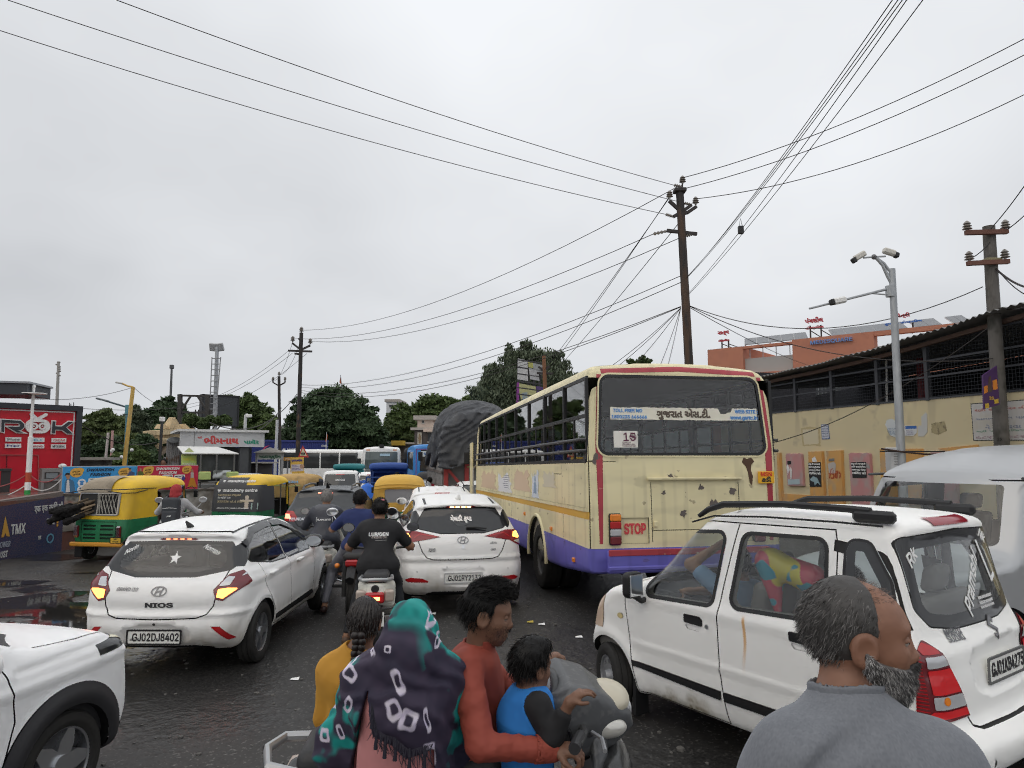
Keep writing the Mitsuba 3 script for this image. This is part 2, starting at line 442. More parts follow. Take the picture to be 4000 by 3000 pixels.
 # helpers for upright flat things
class Plane:
 def __init__(self,A,B):
  self.A,self.B=np.asarray(A,float).copy(),np.asarray(B,float).copy()
  self.A[2]=self.B[2]=0
  self.d=self.B-self.A
  self.len=np.linalg.norm(self.d)
  self.d/=self.len
  self.n=np.cross(self.d,[0,0,1])
  self.M=frame(self.A,self.d,[0,0,1])
 def uv(self,u,v):
  d=np.array(((u-2000)/FPX,CP+SP*(v-1500)/FPX,SP-CP*(v-1500)/FPX))
  o=np.array([0,0,EYE])
  P=o+d*(self.n@(self.A-o))/(self.n@d)
  return np.array([self.d@(P-self.A),P[2]])
 def poly(self,pts):
  return np.array([self.uv(*p)for p in pts])
 def at(self,mesh,s=0,z=0,off=0,rot=0.0):
  v,f=vf(mesh)
  if rot:
   a=math.radians(rot)
   v=v@np.array([[math.cos(a),math.sin(a),0],[-math.sin(a),math.cos(a),0],[0,0,1]])
  return xf((v+[s,z,off],f),self.M)
 def box(self,s0,s1,z0,z1,d0,d1):
  return xf(box(s0,s1,z0,z1,d0,d1),self.M)
 def text(self,t,u0,v0,u1,v1,font='Inter.woff2',bold=2,slant=0,off=.006,depth=.004):
  a,b=self.uv(u0,v0),self.uv(u1,v1)
  sh=text_shape(t,.1,font,bold,slant)
  x0,y0,x1,y1=sh.bounds
  sh=affinity.affine_transform(sh,[(b[0]-a[0])/(x1-x0),0,0,(b[1]-a[1])/(y1-y0),a[0]-x0*(b[0]-a[0])/(x1-x0),a[1]-y0*(b[1]-a[1])/(y1-y0)])
  return self.at(flat(sh,depth),0,0,off)
 def sheet(self,pts,off=.004,depth=.003):
  return self.at(flat(Polygon(self.poly(pts)).buffer(0),depth),0,0,off)
def pole(u0,v0,u1,v1,Y,r0,r1,sides=10,to_ground=True):
 a,b=at(u0,v0,Y),at(u1,v1,Y)
 if to_ground:
  g=gz(Y)
  t=(g-b[2])/(a[2]-b[2])
  a=b+(a-b)*t
 return a,b,tube([a,b],[r0,r1],sides)
def dirty(base,dark,s=1.0,k=1.0):
 return lambda p,n,uv:mix(base,dark,dr.clip(k*(smoothstep(.45,.75,fbm(p.x*2.2*s,p.y*2.2*s,p.z*1.3*s,4))*.8+.3*noise(p.x*17*s,p.y*17*s,p.z*3*s)),0,1))
 # left: painted retaining wall, forecourt, shop front
pmat('m_navy_wall',dirty((.026,.036,.105),(.050,.055,.085),1.0,.5),.45,spec=.5)
pmat('m_old_wall',lambda p,n,uv:mix(mix((.40,.38,.35),(.17,.15,.13),smoothstep(.42,.62,fbm(p.x*1.6,p.y*1.6,p.z*1.8,4))),mix((.06,.055,.045),(.30,.12,.08),smoothstep(.62,.7,fbm(p.x*1.1+8,p.y*1.1,p.z*2.2))),smoothstep(.50,.68,fbm(p.x*2.7+5,p.y*2.7,p.z*2.4,4))*.85),.85,bump=lambda p,n,uv:fbm(p.x*6,p.y*6,p.z*6,4),bscale=.03,eps=.01)
A0,B0=at(0,2180,15.2),at(240,2140,16.9)
NW=Plane(A0-(B0-A0)*2.2,B0)
zt0,zt1=at(0,1976,15.2)[2],at(240,1938,16.9)[2]
ztn=zt0-(zt1-zt0)*2.2
T=Thing('retaining_wall','low navy blue wall with painted white lettering on the left','wall')
T.add('wall',NW.at(flat(Polygon([(0,-.6),(NW.len,-.6),(NW.len,zt1),(0,ztn)]),.25),0,0,-.25),'m_navy_wall')
T.add('coping',xf(tube([(-.1,ztn+.02,-.12),(NW.len,zt1+.02,-.12)],.13,4),NW.M),mat((.16,.13,.12),.8))
pw=mat((.55,.55,.54),.6)
T.add('painted_lettering',NW.text('TMX',40,2090,100,2042),pw)
T.add('painted_lettering',NW.text('एक एक सरिये की',132,2008,246,1958,DEV,1),pw)
T.add('painted_lettering',NW.text('गारंटी',180,2052,216,2012,DEV,1),pw)
T.add('painted_mark',NW.text('!',219,2057,229,2014),mat((.55,.28,.04),.6))
T.add('painted_mark',NW.sheet([(4,2100),(20,2016),(38,2096),(24,2094),(20,2080),(14,2098)]),mat((.50,.27,.05),.6))
T.add('painted_mark',NW.at(flat(Point(*NW.uv(195,2103)).buffer(.11).difference(Point(*NW.uv(195,2103)).buffer(.075)),.004),0,0,.006),mat((.12,.30,.42),.6))
T.add('painted_lettering',NW.text('ISI',147,2108,160,2092),pw)
T.add('painted_lettering',NW.text('UST',0,2180,30,2150),pw)
T.add('painted_lettering',NW.text('POWER',-10,2142,40,2112),mat((.3,.32,.38),.6))
B1=at(880,1908,21.5)
OW=Plane(B0,B1)
zb=at(880,1912,21.5)[2]
T=Thing('plaster_wall','stained old plaster wall under the clothing banners','wall')
N=30
top=[(OW.len*i/N,zt1+(zb-zt1)*i/N+.015*math.sin(i*2.3))for i in range(N+1)]
gap=[(OW.len,-.9),(2.1,-.9),(2.0,.02),(1.2,.30),(0,.28)]
T.add('wall',OW.at(flat(Polygon(top+gap),.22),0,0,-.22),'m_old_wall')
T.add('coping',OW.at(flat(Polygon([(a,b+.05)for a,b in top]+[(a,b-.002)for a,b in top[::-1]]),.28),0,0,-.25),mat((.10,.085,.075),.9))
T.add('culvert',xf(box(-.4,2.4,-.9,.4,-1.6,-.5),OW.M),mat((.012,.012,.012),.9))
structure('roadside_earth',OW.at(flat(Polygon([(2.0,-1.0),(OW.len+3,-1.0),(OW.len+3,.10),(7.5,.18),(4,-.05),(2.0,-.3)]),.9),0,0,.0),pmat('m_earth',dirty((.075,.062,.048),(.03,.028,.024),2.0),.9,bump=lambda p,n,uv:fbm(p.x*7,p.y*7,p.z*7,4),bscale=.06,eps=.02))
F0,F1=at(0,1575,20.3),at(320,1590,22.0)
pa=NW.M[:3,3]
fore=np.array([[pa[0],pa[1]],[B0[0],B0[1]],[B0[0]+.3,B0[1]+1.5],[F1[0]+1.0,F1[1]+2],[-32,24],[-32,8]])
structure('forecourt',prism(fore,-.5,1.10,'z'),pmat('m_forecourt',dirty((.16,.07,.055),(.10,.09,.085),1.4),.25),label='raised wet red forecourt')
SF=Plane(F0-(F1-F0)*2.5,F1)
T=Thing('shop_building','bright red shop front with large black and white lettering and brand plates','building')
zt=F1[2]
T.add('facade',SF.box(0,SF.len-.16,.9,zt-.14,-.1,.0),pmat('m_red_panel',dirty((.60,.018,.035),(.45,.014,.03),.8,.5),.3,spec=.4))
T.add('frame',cat(SF.box(-.2,SF.len,zt-.14,zt+.02,-.5,.10),SF.box(SF.len-.16,SF.len,.9,zt-.14,-.5,.10)),mat((.03,.035,.045),.4))
T.add('trim_line',cat(SF.box(-.2,SF.len-.19,zt-.20,zt-.165,.0,.02),SF.box(SF.len-.22,SF.len-.19,.9,zt-.2,.0,.02)),WHITE)
T.add('side_wall',SF.box(SF.len-.18,SF.len-.02,.9,zt-.1,-9,-.5),mat((.05,.055,.065),.5))
T.add('roof_slab',SF.box(-6,SF.len,zt-.3,zt-.1,-9,-.5),mat((.2,.2,.2),.8))
def logo(T,P,pts,wpts=None,off=.06,**k):
 g=Polygon(P.poly(pts)).buffer(0)
 T.add('letter_outline',P.at(flat(g.buffer(.028,join_style=2),.03),0,0,off-.035),WHITE)
 T.add('letter',P.at(flat(g,.03),0,0,off),mat((.035,.04,.05),.35))
R0=lambda x,y:(x/3.6875,1550+y/3.6875)
logo(T,SF,[R0(*q)for q in((8,500),(14,330),(280,345),(330,390),(330,440),(290,478),(230,482),(320,515),(235,512),(95,430),(270,432),(282,400),(260,378),(50,370),(42,510))])
logo(T,SF,[R0(*q)for q in((735,525),(745,352),(785,354),(780,425),(880,428),(975,358),(1040,362),(935,440),(1030,530),(955,530),(885,475),(780,472),(775,528))])
c0,c1=SF.uv(*R0(345,522)),SF.uv(*R0(718,330))
O=Polygon(rrect(c0[0],c1[0],c0[1],c1[1],.22,6)).difference(Polygon(rrect(c0[0]+.10,c1[0]-.10,c0[1]+.085,c1[1]-.085,.14,6)))
ey=[Point(*SF.uv(*R0(x,425))).buffer(.105).difference(Point(*SF.uv(*R0(x,425))).buffer(.055))for x in(478,600)]
ey+=[Point(*SF.uv(*R0(x,425))).buffer(.02)for x in(478,600)]
an=[LineString([SF.uv(*R0(530,330)),SF.uv(*R0(x,y))]).buffer(.045)for x,y in((445,255),(650,258))]
T.add('ring_letter',SF.at(flat(union_all([O]+ey+an),.06),0,0,.02),WHITE,label='white letter O drawn as a small round-eyed television')
for t,x0,y0,x1,y1,m in(('iPhone',70,645,298,582,mat((.2,.2,.2),.5)),('DELL',405,652,632,590,mat((.05,.35,.55),.5)),('GEM',735,655,945,594,mat((.6,.2,.18),.5)),('hp',65,738,296,675,mat((.03,.04,.22),.5)),('Lenovo',400,742,628,680,mat((.45,.03,.05),.5)),('MITSUBISHI',727,745,942,684,INK)):
 a,b=R0(x0,y0),R0(x1,y1)
 pl=T.add('brand_plate',SF.sheet([a,(b[0],a[1]),b,(a[0],b[1])],.02,.03),WHITE)
 w,h=b[0]-a[0],a[1]-b[1]
 T.add('plate_lettering',SF.text(t,a[0]+w*.10,a[1]-h*.25,b[0]-w*.10,b[1]+h*.25,off=.055,bold=1),m,up=pl)
T.add('door_frame',cat(SF.sheet([R0(0,843),R0(548,843),R0(548,835),R0(0,832)],.01,.03),SF.sheet([R0(540,840),R0(550,840),R0(555,1390),R0(546,1390)],.01,.03)),mat((.35,.1,.1),.5))
T.add('door_gap',SF.sheet([R0(90,843),R0(100,843),R0(98,1380),R0(88,1380)],.01,.01),mat((.12,.01,.015),.6))
T.add('reinforcing_rod',cat(*[tube([SF.at(box(0,.001,0,.001,0,.001),*SF.uv(u,1588),-.3)[0][0],SF.at(box(0,.001,0,.001,0,.001),*SF.uv(u,v),-.3)[0][0]],.012,5)for u,v in((287,1572),(292,1576),(303,1570))]),INK,kind='stuff')
Pc=Plane(at(-60,1920,18.6),at(40,1920,18.9))
T=Thing('shop_counter','black counter standing on the red forecourt in front of the shop','counter')
s0,s1=Pc.uv(-60,1900)[0],Pc.uv(40,1900)[0]
T.add('counter_top',Pc.box(s0,s1,1.66,1.72,-.5,.05),mat((.03,.03,.03),.4))
T.add('counter_leg',Pc.box(s1-.22,s1-.02,1.10,1.66,-.45,0),mat((.035,.03,.03),.5))
a=at(-80,1575,20)
T=Thing('canopy','dark roof edge cutting into the frame at the far left','canopy')
T.add('roof_edge',xf(box(-3.5,.62,-.06,.22,-1.5,0),frame(at(-5,1530,17.5),[1,.25,0],[0,0,1])),mat((.035,.04,.05),.5))
T.add('roof_lip',xf(box(-3.5,.68,.221,.27,-1.5,.05),frame(at(-5,1530,17.5),[1,.25,0],[0,0,1])),mat((.3,.32,.35),.5))
T.add('post',tube([at(-60,1530,18)*[1,1,0]+[0,0,1.0],at(-60,1530,18)],.06,8),mat((.05,.05,.05),.5))
Y=17.9
a,b=at(105,1957,Y),at(132,1508,Y)
T=Thing('flag_pole','white pole with a round collar and saffron, white and green bands at its foot','pole')
at_v=lambda v:a+(b-a)*(1957-v)/(1957-1508)
def seg(v0,v1,r0,r1,m,n,e=0):
 T.add(n,tube([at_v(v0),at_v(v1)],[r0,r1],12),m,smooth=40)
seg(1957,1915,.068,.068,mat((.03,.30,.06),.5),'green_band')
seg(1915,1884,.068,.068,WHITE,'white_band')
seg(1884,1846,.066,.066,mat((.45,.07,.03),.5),'saffron_band')
seg(1846,1708,.064,.060,WHITE,'shaft')
seg(1708,1512,.038,.034,WHITE,'upper_shaft')
T.add('finial',mv(Manifold.sphere(.05,12),*at_v(1510)),WHITE,smooth=60)
T.add('collar',mv(lathe([(.02,.03),(.30,.015),(.30,-.01),(.02,-.02)],20),*at_v(1538)),WHITE,smooth=40)
for(p,q,m)in((at_v(1890),at(-120,1930,17.6),mat((.6,.58,.55),.8)),(at_v(1892),at(240,1872,18.3),mat((.6,.58,.55),.8)),(at_v(1850),at(-120,1885,17.6),mat((.35,.10,.10),.8)),(at_v(1850),at(240,1850,18.3),mat((.35,.10,.10),.8)),(at_v(1925),at(-120,1965,17.6),mat((.10,.16,.07),.8)),(at_v(1925),at(240,1915,18.3),mat((.10,.16,.07),.8))):
 t=np.linspace(0,1,14)[:,None]
 single('barrier_rope','sagging ropes tied to the tricolour pole','rope',tube(p+(q-p)*t-np.array([0,0,1])*(4*t*(1-t))*.22,.014,6),m,group='ropes tied to the flag pole')
T=Thing('old_cabinet','rusty old glazed cabinet leaning by the red shop, plastic bag on top','cabinet')
CP_=Plane(at(158,1930,19.0),at(238,1928,19.3))
w_=CP_.len
z0,z1=1.10,CP_.uv(200,1830)[1]
T.add('carcass',CP_.box(0,w_,z0,z1,-.5,-.02),mat((.14,.13,.12),.8))
T.add('frame',cat(*[CP_.box(x0,x1,y0,y1,-.02,.03)for x0,x1,y0,y1 in((0,.06,z0,z1),(w_-.06,w_,z0,z1),(.06,w_-.06,z1-.1,z1),(.06,w_-.06,(z0+z1)/2-.03,(z0+z1)/2+.03))]),mat((.24,.23,.22),.7))
T.add('pane',CP_.box(.1,w_-.1,(z0+z1)/2+.05,z1-.12,-.01,0),mat((.25,.27,.27),.15))
T.add('plastic_bag',mv(nets(lambda x,y,z:ell(x,y,z,(0,0,0),(.12,.1,.08))+.03*meshkit.noise(np.stack(np.broadcast_arrays(x*14,y*14,z*14),-1)),[-.2,-.2,-.15],[.2,.2,.15],.03),*(CP_.M[:3,3]+CP_.d*.35+[0,.2,z1+.06])),WHITE,smooth=True)
def banner(name,label,A,B,zlo,zhi,base):
 P=Plane(A,B)
 T=Thing(name,label,'banner')
 T.add('sheet',P.at(flat(Polygon([(0,zlo[0]),(P.len,zlo[1]),(P.len,zhi[1]),(0,zhi[0])]),.02),0,0,-.02),base)
 T.add('frame_tube',xf(tube([(0,zlo[0],-.04),(0,zhi[0],-.04),(P.len,zhi[1],-.04),(P.len,zlo[1],-.04)],.02,6),P.M),mat((.3,.3,.3),.5))
 return P,T
q0,q1,q2=at(240,1938,17.6),at(529,1930,19.0),at(771,1912,20.6)
P,T=banner('clothing_banner','sky blue clothing banner with a man in a denim shirt at its left end',q0,q1,(q0[2],at(529,1932,19.0)[2]),(at(243,1824,17.6)[2],at(530,1821,19.0)[2]),mat((.05,.32,.68),.4))
C1=lambda x,y:(x/2.212,1350+y/2.212)
skin_p=mat((.40,.22,.13),.6)
def bubble(P,T,x,y,s=1.0):
 u,v=C1(x,y)
 c=P.uv(u,v)
 T.add('offer_bubble',P.at(flat(union_all([affinity.scale(Point(*c).buffer(1,8),.24*s,.19*s),affinity.scale(Point(c[0]+.12*s,c[1]+.09*s).buffer(1,8),.16*s,.11*s)]),.003),0,0,.004),mat((.75,.42,.08),.5))
 T.add('bubble_lettering',P.at(cat(mv(ctext('SPECIAL',.30*s,None,bold=2,slant=.15),0,.01),mv(ctext('OFFER',.28*s,None,bold=2,slant=.15),0,-.10*s)),c[0],c[1],.009,6),mat((.12,.06,.02),.5))
def printed(P,T,parts,name='printed_figure'):
 for pts,m in parts:
  T.add(name,P.sheet([C1(*q)for q in pts],.004+.0015*len([k for k in scene if k.startswith(T.key+'__'+name)])*.3),m)
printed(P,T,(([(555,1290),(560,1180),(572,1155),(600,1150),(635,1170),(648,1240),(640,1295)],mat((.06,.17,.30),.6)),([(578,1160),(596,1160),(604,1275),(566,1275)],mat((.65,.63,.62),.6)),([(565,1120),(568,1105),(585,1100),(602,1108),(604,1135),(596,1155),(578,1152)],skin_p),([(560,1122),(566,1104),(586,1098),(602,1104),(604,1116),(575,1118)],INK),([(566,1268),(636,1262),(640,1300),(562,1300)],mat((.03,.05,.10),.6))))
printed(P,T,(([(1088,1130),(1105,1090),(1135,1085),(1165,1098),(1150,1150),(1100,1165)],mat((.06,.09,.20),.6)),([(1108,1072),(1118,1060),(1132,1062),(1134,1082),(1118,1090)],skin_p),([(1106,1072),(1116,1058),(1134,1060),(1130,1070)],INK),([(1070,1205),(1085,1165),(1145,1158),(1155,1200),(1125,1205),(1110,1185)],mat((.60,.55,.48),.6))),'printed_model')
for t,x0,y0,x1,y1 in(('DWARKESH',748,1088,988,1058),('FASHION',778,1128,958,1098)):
 T.add('headline',P.text(t,*C1(x0,y0),*C1(x1,y1),bold=2,slant=.2),mat((.015,.02,.04),.5))
bubble(P,T,660,1098,.62);bubble(P,T,1068,1093,.58)
for i,(t,pr)in enumerate((('Jeans Pant + Shirt/T-Shirt','1399/-'),('Cotton Pant + Shirt/T-Shirt','1299/-'),('Formal Pant + Shirt','1199/-'))):
 y=1140+i*50
 c,d=C1(760-i*2,y+44),C1(968,y)
 a,b=P.uv(*c),P.uv(*d)
 T.add('price_box',P.at(flat(Polygon(rrect(a[0],b[0],a[1],b[1],.04)),.003),0,0,.004),WHITE)
 T.add('price_text',P.text(t,*C1(775,y+18),*C1(955,y+5),bold=1,off=.009),INK)
 T.add('price_text',P.text(pr,*C1(835,y+39),*C1(895,y+21),bold=2,off=.009),mat((.55,.03,.05),.5))
for x,y,m in((706,1185,mat((.08,.25,.55),.6)),(702,1243,mat((.04,.06,.14),.6)),(1020,1175,INK)):
 c=P.uv(*C1(x,y))
 T.add('hexagon',P.at(flat(Point(*c).buffer(.10,2),.003),0,0,.004),WHITE)
 T.add('garment_print',P.at(flat(Polygon([(c[0]-.06,c[1]+.035),(c[0]-.02,c[1]+.055),(c[0]+.02,c[1]+.055),(c[0]+.06,c[1]+.035),(c[0]+.035,c[1]+.015),(c[0]+.035,c[1]-.055),(c[0]-.035,c[1]-.055),(c[0]-.035,c[1]+.015)]),.003),0,0,.009),m)
P,T=banner('clothing_banner','crimson clothing banner with a woman in an orange skirt at its right end',q1+[.03,.02,0],q2,(at(532,1932,19.0)[2],q2[2]),(at(532,1820,19.0)[2],at(771,1818,20.6)[2]),mat((.55,.025,.07),.4))
for t,x0,y0,x1,y1 in(('DWARKESH',1348,1077,1550,1050),('FASHION',1370,1112,1526,1084)):
 T.add('headline',P.text(t,*C1(x0,y0),*C1(x1,y1),bold=2,slant=.15),WHITE)
bubble(P,T,1278,1082,.62);bubble(P,T,1610,1073,.58)
printed(P,T,(([(1192,1090),(1215,1085),(1240,1092),(1245,1200),(1186,1200)],mat((.12,.14,.03),.6)),([(1205,1062),(1216,1058),(1224,1066),(1222,1085),(1208,1086)],skin_p)))
printed(P,T,(([(1645,1140),(1675,1140),(1700,1222),(1620,1222)],mat((.55,.22,.02),.6)),([(1648,1095),(1672,1095),(1674,1142),(1646,1142)],mat((.5,.45,.42),.6)),([(1650,1070),(1668,1070),(1668,1095),(1652,1095)],skin_p)),'printed_model')
for t,pr,x,y in(('ફ્રોક લેડી','1499/-',1340,1160),('પ્લાઝો','999/-',1445,1138),('કુર્તી','1499/-',1550,1138),('ચણિયા','1099/-',1500,1180),('Long Round Top','1499/-',1548,1225)):
 a,b=P.uv(*C1(x-48,y+24)),P.uv(*C1(x+48,y-24))
 T.add('price_box',P.at(flat(Polygon(rrect(a[0],b[0],a[1],b[1],.03)),.003),0,0,.004),WHITE)
 T.add('price_text',P.text(t,*C1(x-40,y-3),*C1(x+40,y-17),GUJ if ord(t[0])>500 else 'Inter.woff2',1,off=.009),INK)
 T.add('price_text',P.text(pr,*C1(x-38,y+18),*C1(x+15,y+2),bold=2,off=.009),mat((.55,.03,.05),.5))
 T.add('price_seal',P.at(flat(Point(*P.uv(*C1(x+33,y+10))).buffer(.055),.003),0,0,.009),mat((.06,.05,.25),.5))
 # left background
def sh(m,v):
 return np.array(m)*v
G=Plane(at(560,1800,33),at(750,1800,35))
sc=lambda x,y:C1(x,y)
T=Thing('temple_gateway','cream carved temple gateway with a stepped tower','gateway')
CRM=pmat('m_gate_stone',dirty((.66,.52,.32),(.40,.31,.20),1.5,.6),.8)
def slab(pts,d0,d1,n,m=CRM):
 T.add(n,G.at(flat(Polygon(G.poly([sc(*p)for p in pts])).buffer(0),d1-d0),0,0,d0),m)
slab([(1350,735),(1655,715),(1655,740),(1560,745),(1420,770),(1352,775)],-1.2,.25,'cornice')
slab([(1358,770),(1560,742),(1560,835),(1430,845),(1370,830)],-1.0,.0,'lintel')
for i in range(8):
 x0,y0=1255+i*15,930-i*15
 slab([(x0,y0),(x0+50+12*(8-i)*.5,y0-8),(x0+60,y0-26),(x0+14,y0-22)],-.8,.05+.04*i,'carved_step')
for i in range(7):
 w=54-i*6.5
 slab([(1502-w,720-i*14),(1502+w,718-i*14),(1502+w*.92,705-i*14),(1502-w*.92,706-i*14)],-.6+.04*i,.18-.03*i,'tower_tier')
slab([(1490,622),(1520,622),(1515,618),(1495,618)],-.3,0,'finial')
for x in(1412,1595):
 for i in range(4):
  w=32-i*7
  slab([(x-w,718-i*10),(x+w,716-i*10),(x+w*.9,706-i*10),(x-w*.9,707-i*10)],-.5,.12-.03*i,'side_turret_tier')
slab([(1210,1100),(1215,960),(1330,945),(1430,870),(1440,1100)],-.6,-.2,'gate_house',pmat('m_gate_wall',dirty((.52,.42,.28),(.25,.21,.16),1.2),.85))
slab([(1265,1035),(1268,970),(1320,965),(1320,1035)],-.19,-.15,'doorway',mat((.04,.03,.025),.8))
for x in(1232,1250,1340,1362,1384):
 slab([(x,1035),(x+2,975),(x+6,975),(x+5,1035)],-.19,-.12,'window_bar',mat((.12,.08,.05),.7))
slab([(1115,950),(1340,935),(1430,868),(1440,885),(1350,950),(1116,962)],-1.6,.5,'sloping_roof',mat((.20,.16,.12),.85))
K=Plane(at(700,1760,26),at(1040,1760,27.5))
T=Thing('parlour_kiosk','grey roadside parlour kiosk with red and green lettering on its fascia','kiosk')
a,b=K.uv(703,1745),K.uv(1034,1690)
T.add('fascia',K.box(a[0],b[0],a[1],b[1],-.3,0),pmat('m_fascia',dirty((.55,.56,.57),(.36,.36,.36),.8,.5),.5))
T.add('roof_slab',K.box(a[0]-.1,b[0]+.14,b[1]+.002,b[1]+.09,-4,.12),mat((.62,.62,.61),.6))
T.add('fascia_joint',K.box(K.uv(758,1700)[0],K.uv(758,1700)[0]+.03,a[1],b[1],.002,.012),mat((.3,.3,.3),.6))
T.add('fascia_lettering',K.text('શ્રી',772,1714,790,1704,GUJ,2),mat((.55,.08,.08),.5))
T.add('fascia_lettering',K.text('ભીમનાથ',796,1734,933,1703,GUJ,3),mat((.55,.06,.06),.5))
T.add('fascia_lettering',K.text('પાલૅર',952,1735,1012,1716,GUJ,3),mat((.03,.25,.17),.5))
T.add('back_wall',K.box(a[0]+.3,b[0]-.2,gz(27)-.1,a[1],-3.8,-1.6),mat((.055,.058,.06),.8))
c=K.uv(925,1850)[0]
for i in range(16):
 z=gz(27)+.1+i*.15
 if z<a[1]-.1:
  T.add('shutter_slat',K.box(a[0]+.4,c,z,z+.135,-1.6,-1.57),mat((.075,.08,.082),.5,.3))
T.add('pillar',K.box(c+.1,c+.42,gz(27)-.1,a[1],-.5,-.1),mat((.07,.075,.08),.7))
T.add('poster',K.box(c+.13,c+.39,gz(27)+.55,gz(27)+1.15,-.099,-.09),mat((.4,.42,.42),.6))
R=Plane(at(640,1800,30),at(706,1800,30.3))
T=Thing('sheet_metal_shed','rusty sheet metal shed with a rounded roof next to the grey kiosk','shed')
a,b=R.uv(645,1850),R.uv(704,1720)
for i in range(7):
 x=a[0]+(b[0]-a[0])*i/7
 T.add('corrugated_sheet',R.box(x,x+(b[0]-a[0])/7-.01,gz(30),b[1],-.02*(i%2),.03-.02*(i%2)),pmat('m_rusty_sheet',dirty((.40,.41,.42),(.17,.085,.04),2.5,1.0),.6)if i==0 else 'm_rusty_sheet')
T.add('rounded_roof',xf(lathe([(.02,-1.2),((b[0]-a[0])/2,-1.2),((b[0]-a[0])/2,.2),(.02,.2)],20,'y'),R.M@np.array([[1,0,0,(a[0]+b[0])/2],[0,0,.45,b[1]],[0,-1,0,0],[0,0,0,1.0]])),mat((.35,.37,.38),.5,.4))
S=Plane(at(705,1880,23.2),at(905,1880,24.2))
T=Thing('snack_stall','closed snack stall with white tin roof, dark tarpaulins and a yellow green poster','stall')
a,b=S.uv(708,1770),S.uv(905,1905)
zr=a[1]
roofv=[S.uv(705,1770),S.uv(738,1747),S.uv(903,1750),S.uv(921,1771)]
T.add('tin_roof',xf(((np.array([[roofv[0][0],roofv[0][1],.3],[roofv[3][0],roofv[3][1],.35],[roofv[2][0],roofv[2][1]+.05,-1.6],[roofv[1][0],roofv[1][1]+.05,-1.6],[roofv[0][0],roofv[0][1]-.03,.3],[roofv[3][0],roofv[3][1]-.03,.35],[roofv[2][0],roofv[2][1]+.02,-1.6],[roofv[1][0],roofv[1][1]+.02,-1.6]])),np.array([[0,1,2],[0,2,3],[4,6,5],[4,7,6],[0,4,5],[0,5,1],[1,5,6],[1,6,2],[3,2,6],[3,6,7],[0,3,7],[0,7,4]])),S.M),mat((.62,.62,.60),.5))
T.add('gable_panel',S.sheet([(707,1778),(738,1748),(770,1776)],.0,.03),pmat('m_stall_green',dirty((.42,.50,.25),(.55,.55,.22),3),.6))
T.add('stall_poster',S.sheet([(707,1820),(707,1779),(767,1778),(766,1820)],.02,.02),pmat('m_poster_lime',lambda p,n,uv:mix((.35,.62,.10),(.75,.75,.30),fbm(p.x*3,p.y*3,p.z*3)),.5))
T.add('poster_lettering',S.text('ચાઈનીઝ',715,1800,758,1785,GUJ,2,off=.045),mat((.75,.70,.10),.5))
T.add('poster_lettering',S.text('મન્ચુરીયન',712,1817,760,1806,GUJ,1,off=.045),WHITE)
s0,s1=S.uv(772,1800)[0],S.uv(906,1800)[0]
ns,nz=26,14
g=np.stack(np.meshgrid(np.linspace(s0,s1,ns),np.linspace(S.uv(772,1885)[1],zr-.02,nz),indexing='ij'),-1).reshape(-1,2)
dpt=.12*meshkit.fbm(np.stack([g[:,0]*2.2,g[:,1]*1.2,g[:,0]*0],1),3)+.1
gi=np.arange((ns)*nz).reshape(ns,nz)
tq=np.stack([gi[:-1,:-1],gi[1:,:-1],gi[1:,1:],gi[:-1,1:]],-1).reshape(-1,4)
T.add('tarpaulin',xf((np.column_stack([g,dpt]),tq),S.M),mat((.045,.05,.052),.55),smooth=True)
for(u0,u1,v0,v1,sd,m)in((820,890,1836,1868,1,mat((.42,.44,.45),.3,.5)),(770,815,1840,1872,2,mat((.35,.05,.05),.6)),(848,905,1866,1895,3,mat((.5,.52,.53),.3,.5))):
 p0,p1=S.uv(u0,v1),S.uv(u1,v0)
 gg=np.stack(np.meshgrid(np.linspace(p0[0],p1[0],16),np.linspace(p0[1],p1[1],10),indexing='ij'),-1).reshape(-1,2)
 gj=np.arange(160).reshape(16,10)
 dd=.2+.25*meshkit.fbm(np.stack([gg[:,0]*3,gg[:,1]*3+sd*5,gg[:,0]*0],1),3)
 T.add('plastic_cover',xf((np.column_stack([gg,dd]),np.stack([gj[:-1,:-1],gj[1:,:-1],gj[1:,1:],gj[:-1,1:]],-1).reshape(-1,4)),S.M),m,smooth=True)
T.add('counter',S.box(s0-.1,s1+.3,gz(23),S.uv(800,1895)[1],-.8,.1),mat((.33,.34,.35),.4,.5))
for u in(773,835,903):
 T.add('stall_post',xf(tube([(S.uv(u,1900)[0],gz(23),.3),(S.uv(u,1830)[0],zr-.05,.3)],.03,6),S.M),mat((.12,.12,.12),.5))
T.add('counter_rail',xf(tube([(s0-.1,S.uv(800,1880)[1],.45),(s1+.3,S.uv(880,1880)[1],.45)],.02,6),S.M),mat((.2,.2,.2),.4,.6))
for u in(783,890):
 T.add('lime_crate',S.at(bbox(0,0,0,.32,.26,.3,.02),*S.uv(u,1857),.5),mat((.50,.62,.22),.5))
I=Plane(at(1000,1850,30),at(1110,1850,30.4))
T=Thing('ice_cream_cart','ice cream cart under a small white roof with green lettering','cart')
a,b=I.uv(1003,1795),I.uv(1105,1768)
T.add('sign_board',I.box(a[0],b[0],a[1],b[1],-.05,0),mat((.60,.62,.58),.5))
T.add('sign_lettering',I.text('આઇસ્ક્રીમ',1011,1793,1097,1775,GUJ,3),mat((.02,.13,.06),.5))
T.add('roof',xf(prism([(a[0]-.15,b[1]),(b[0]+.15,b[1]),((a[0]+b[0])/2,b[1]+.22)],-1.9,.25,'z'),I.M),mat((.6,.58,.54),.6))
for x in(a[0],b[0]):
 for d in(-1.6,-.02):
  T.add('post',xf(tube([(x,gz(30),d),(x,b[1],d)],.04,6),I.M),mat((.5,.5,.5),.5))
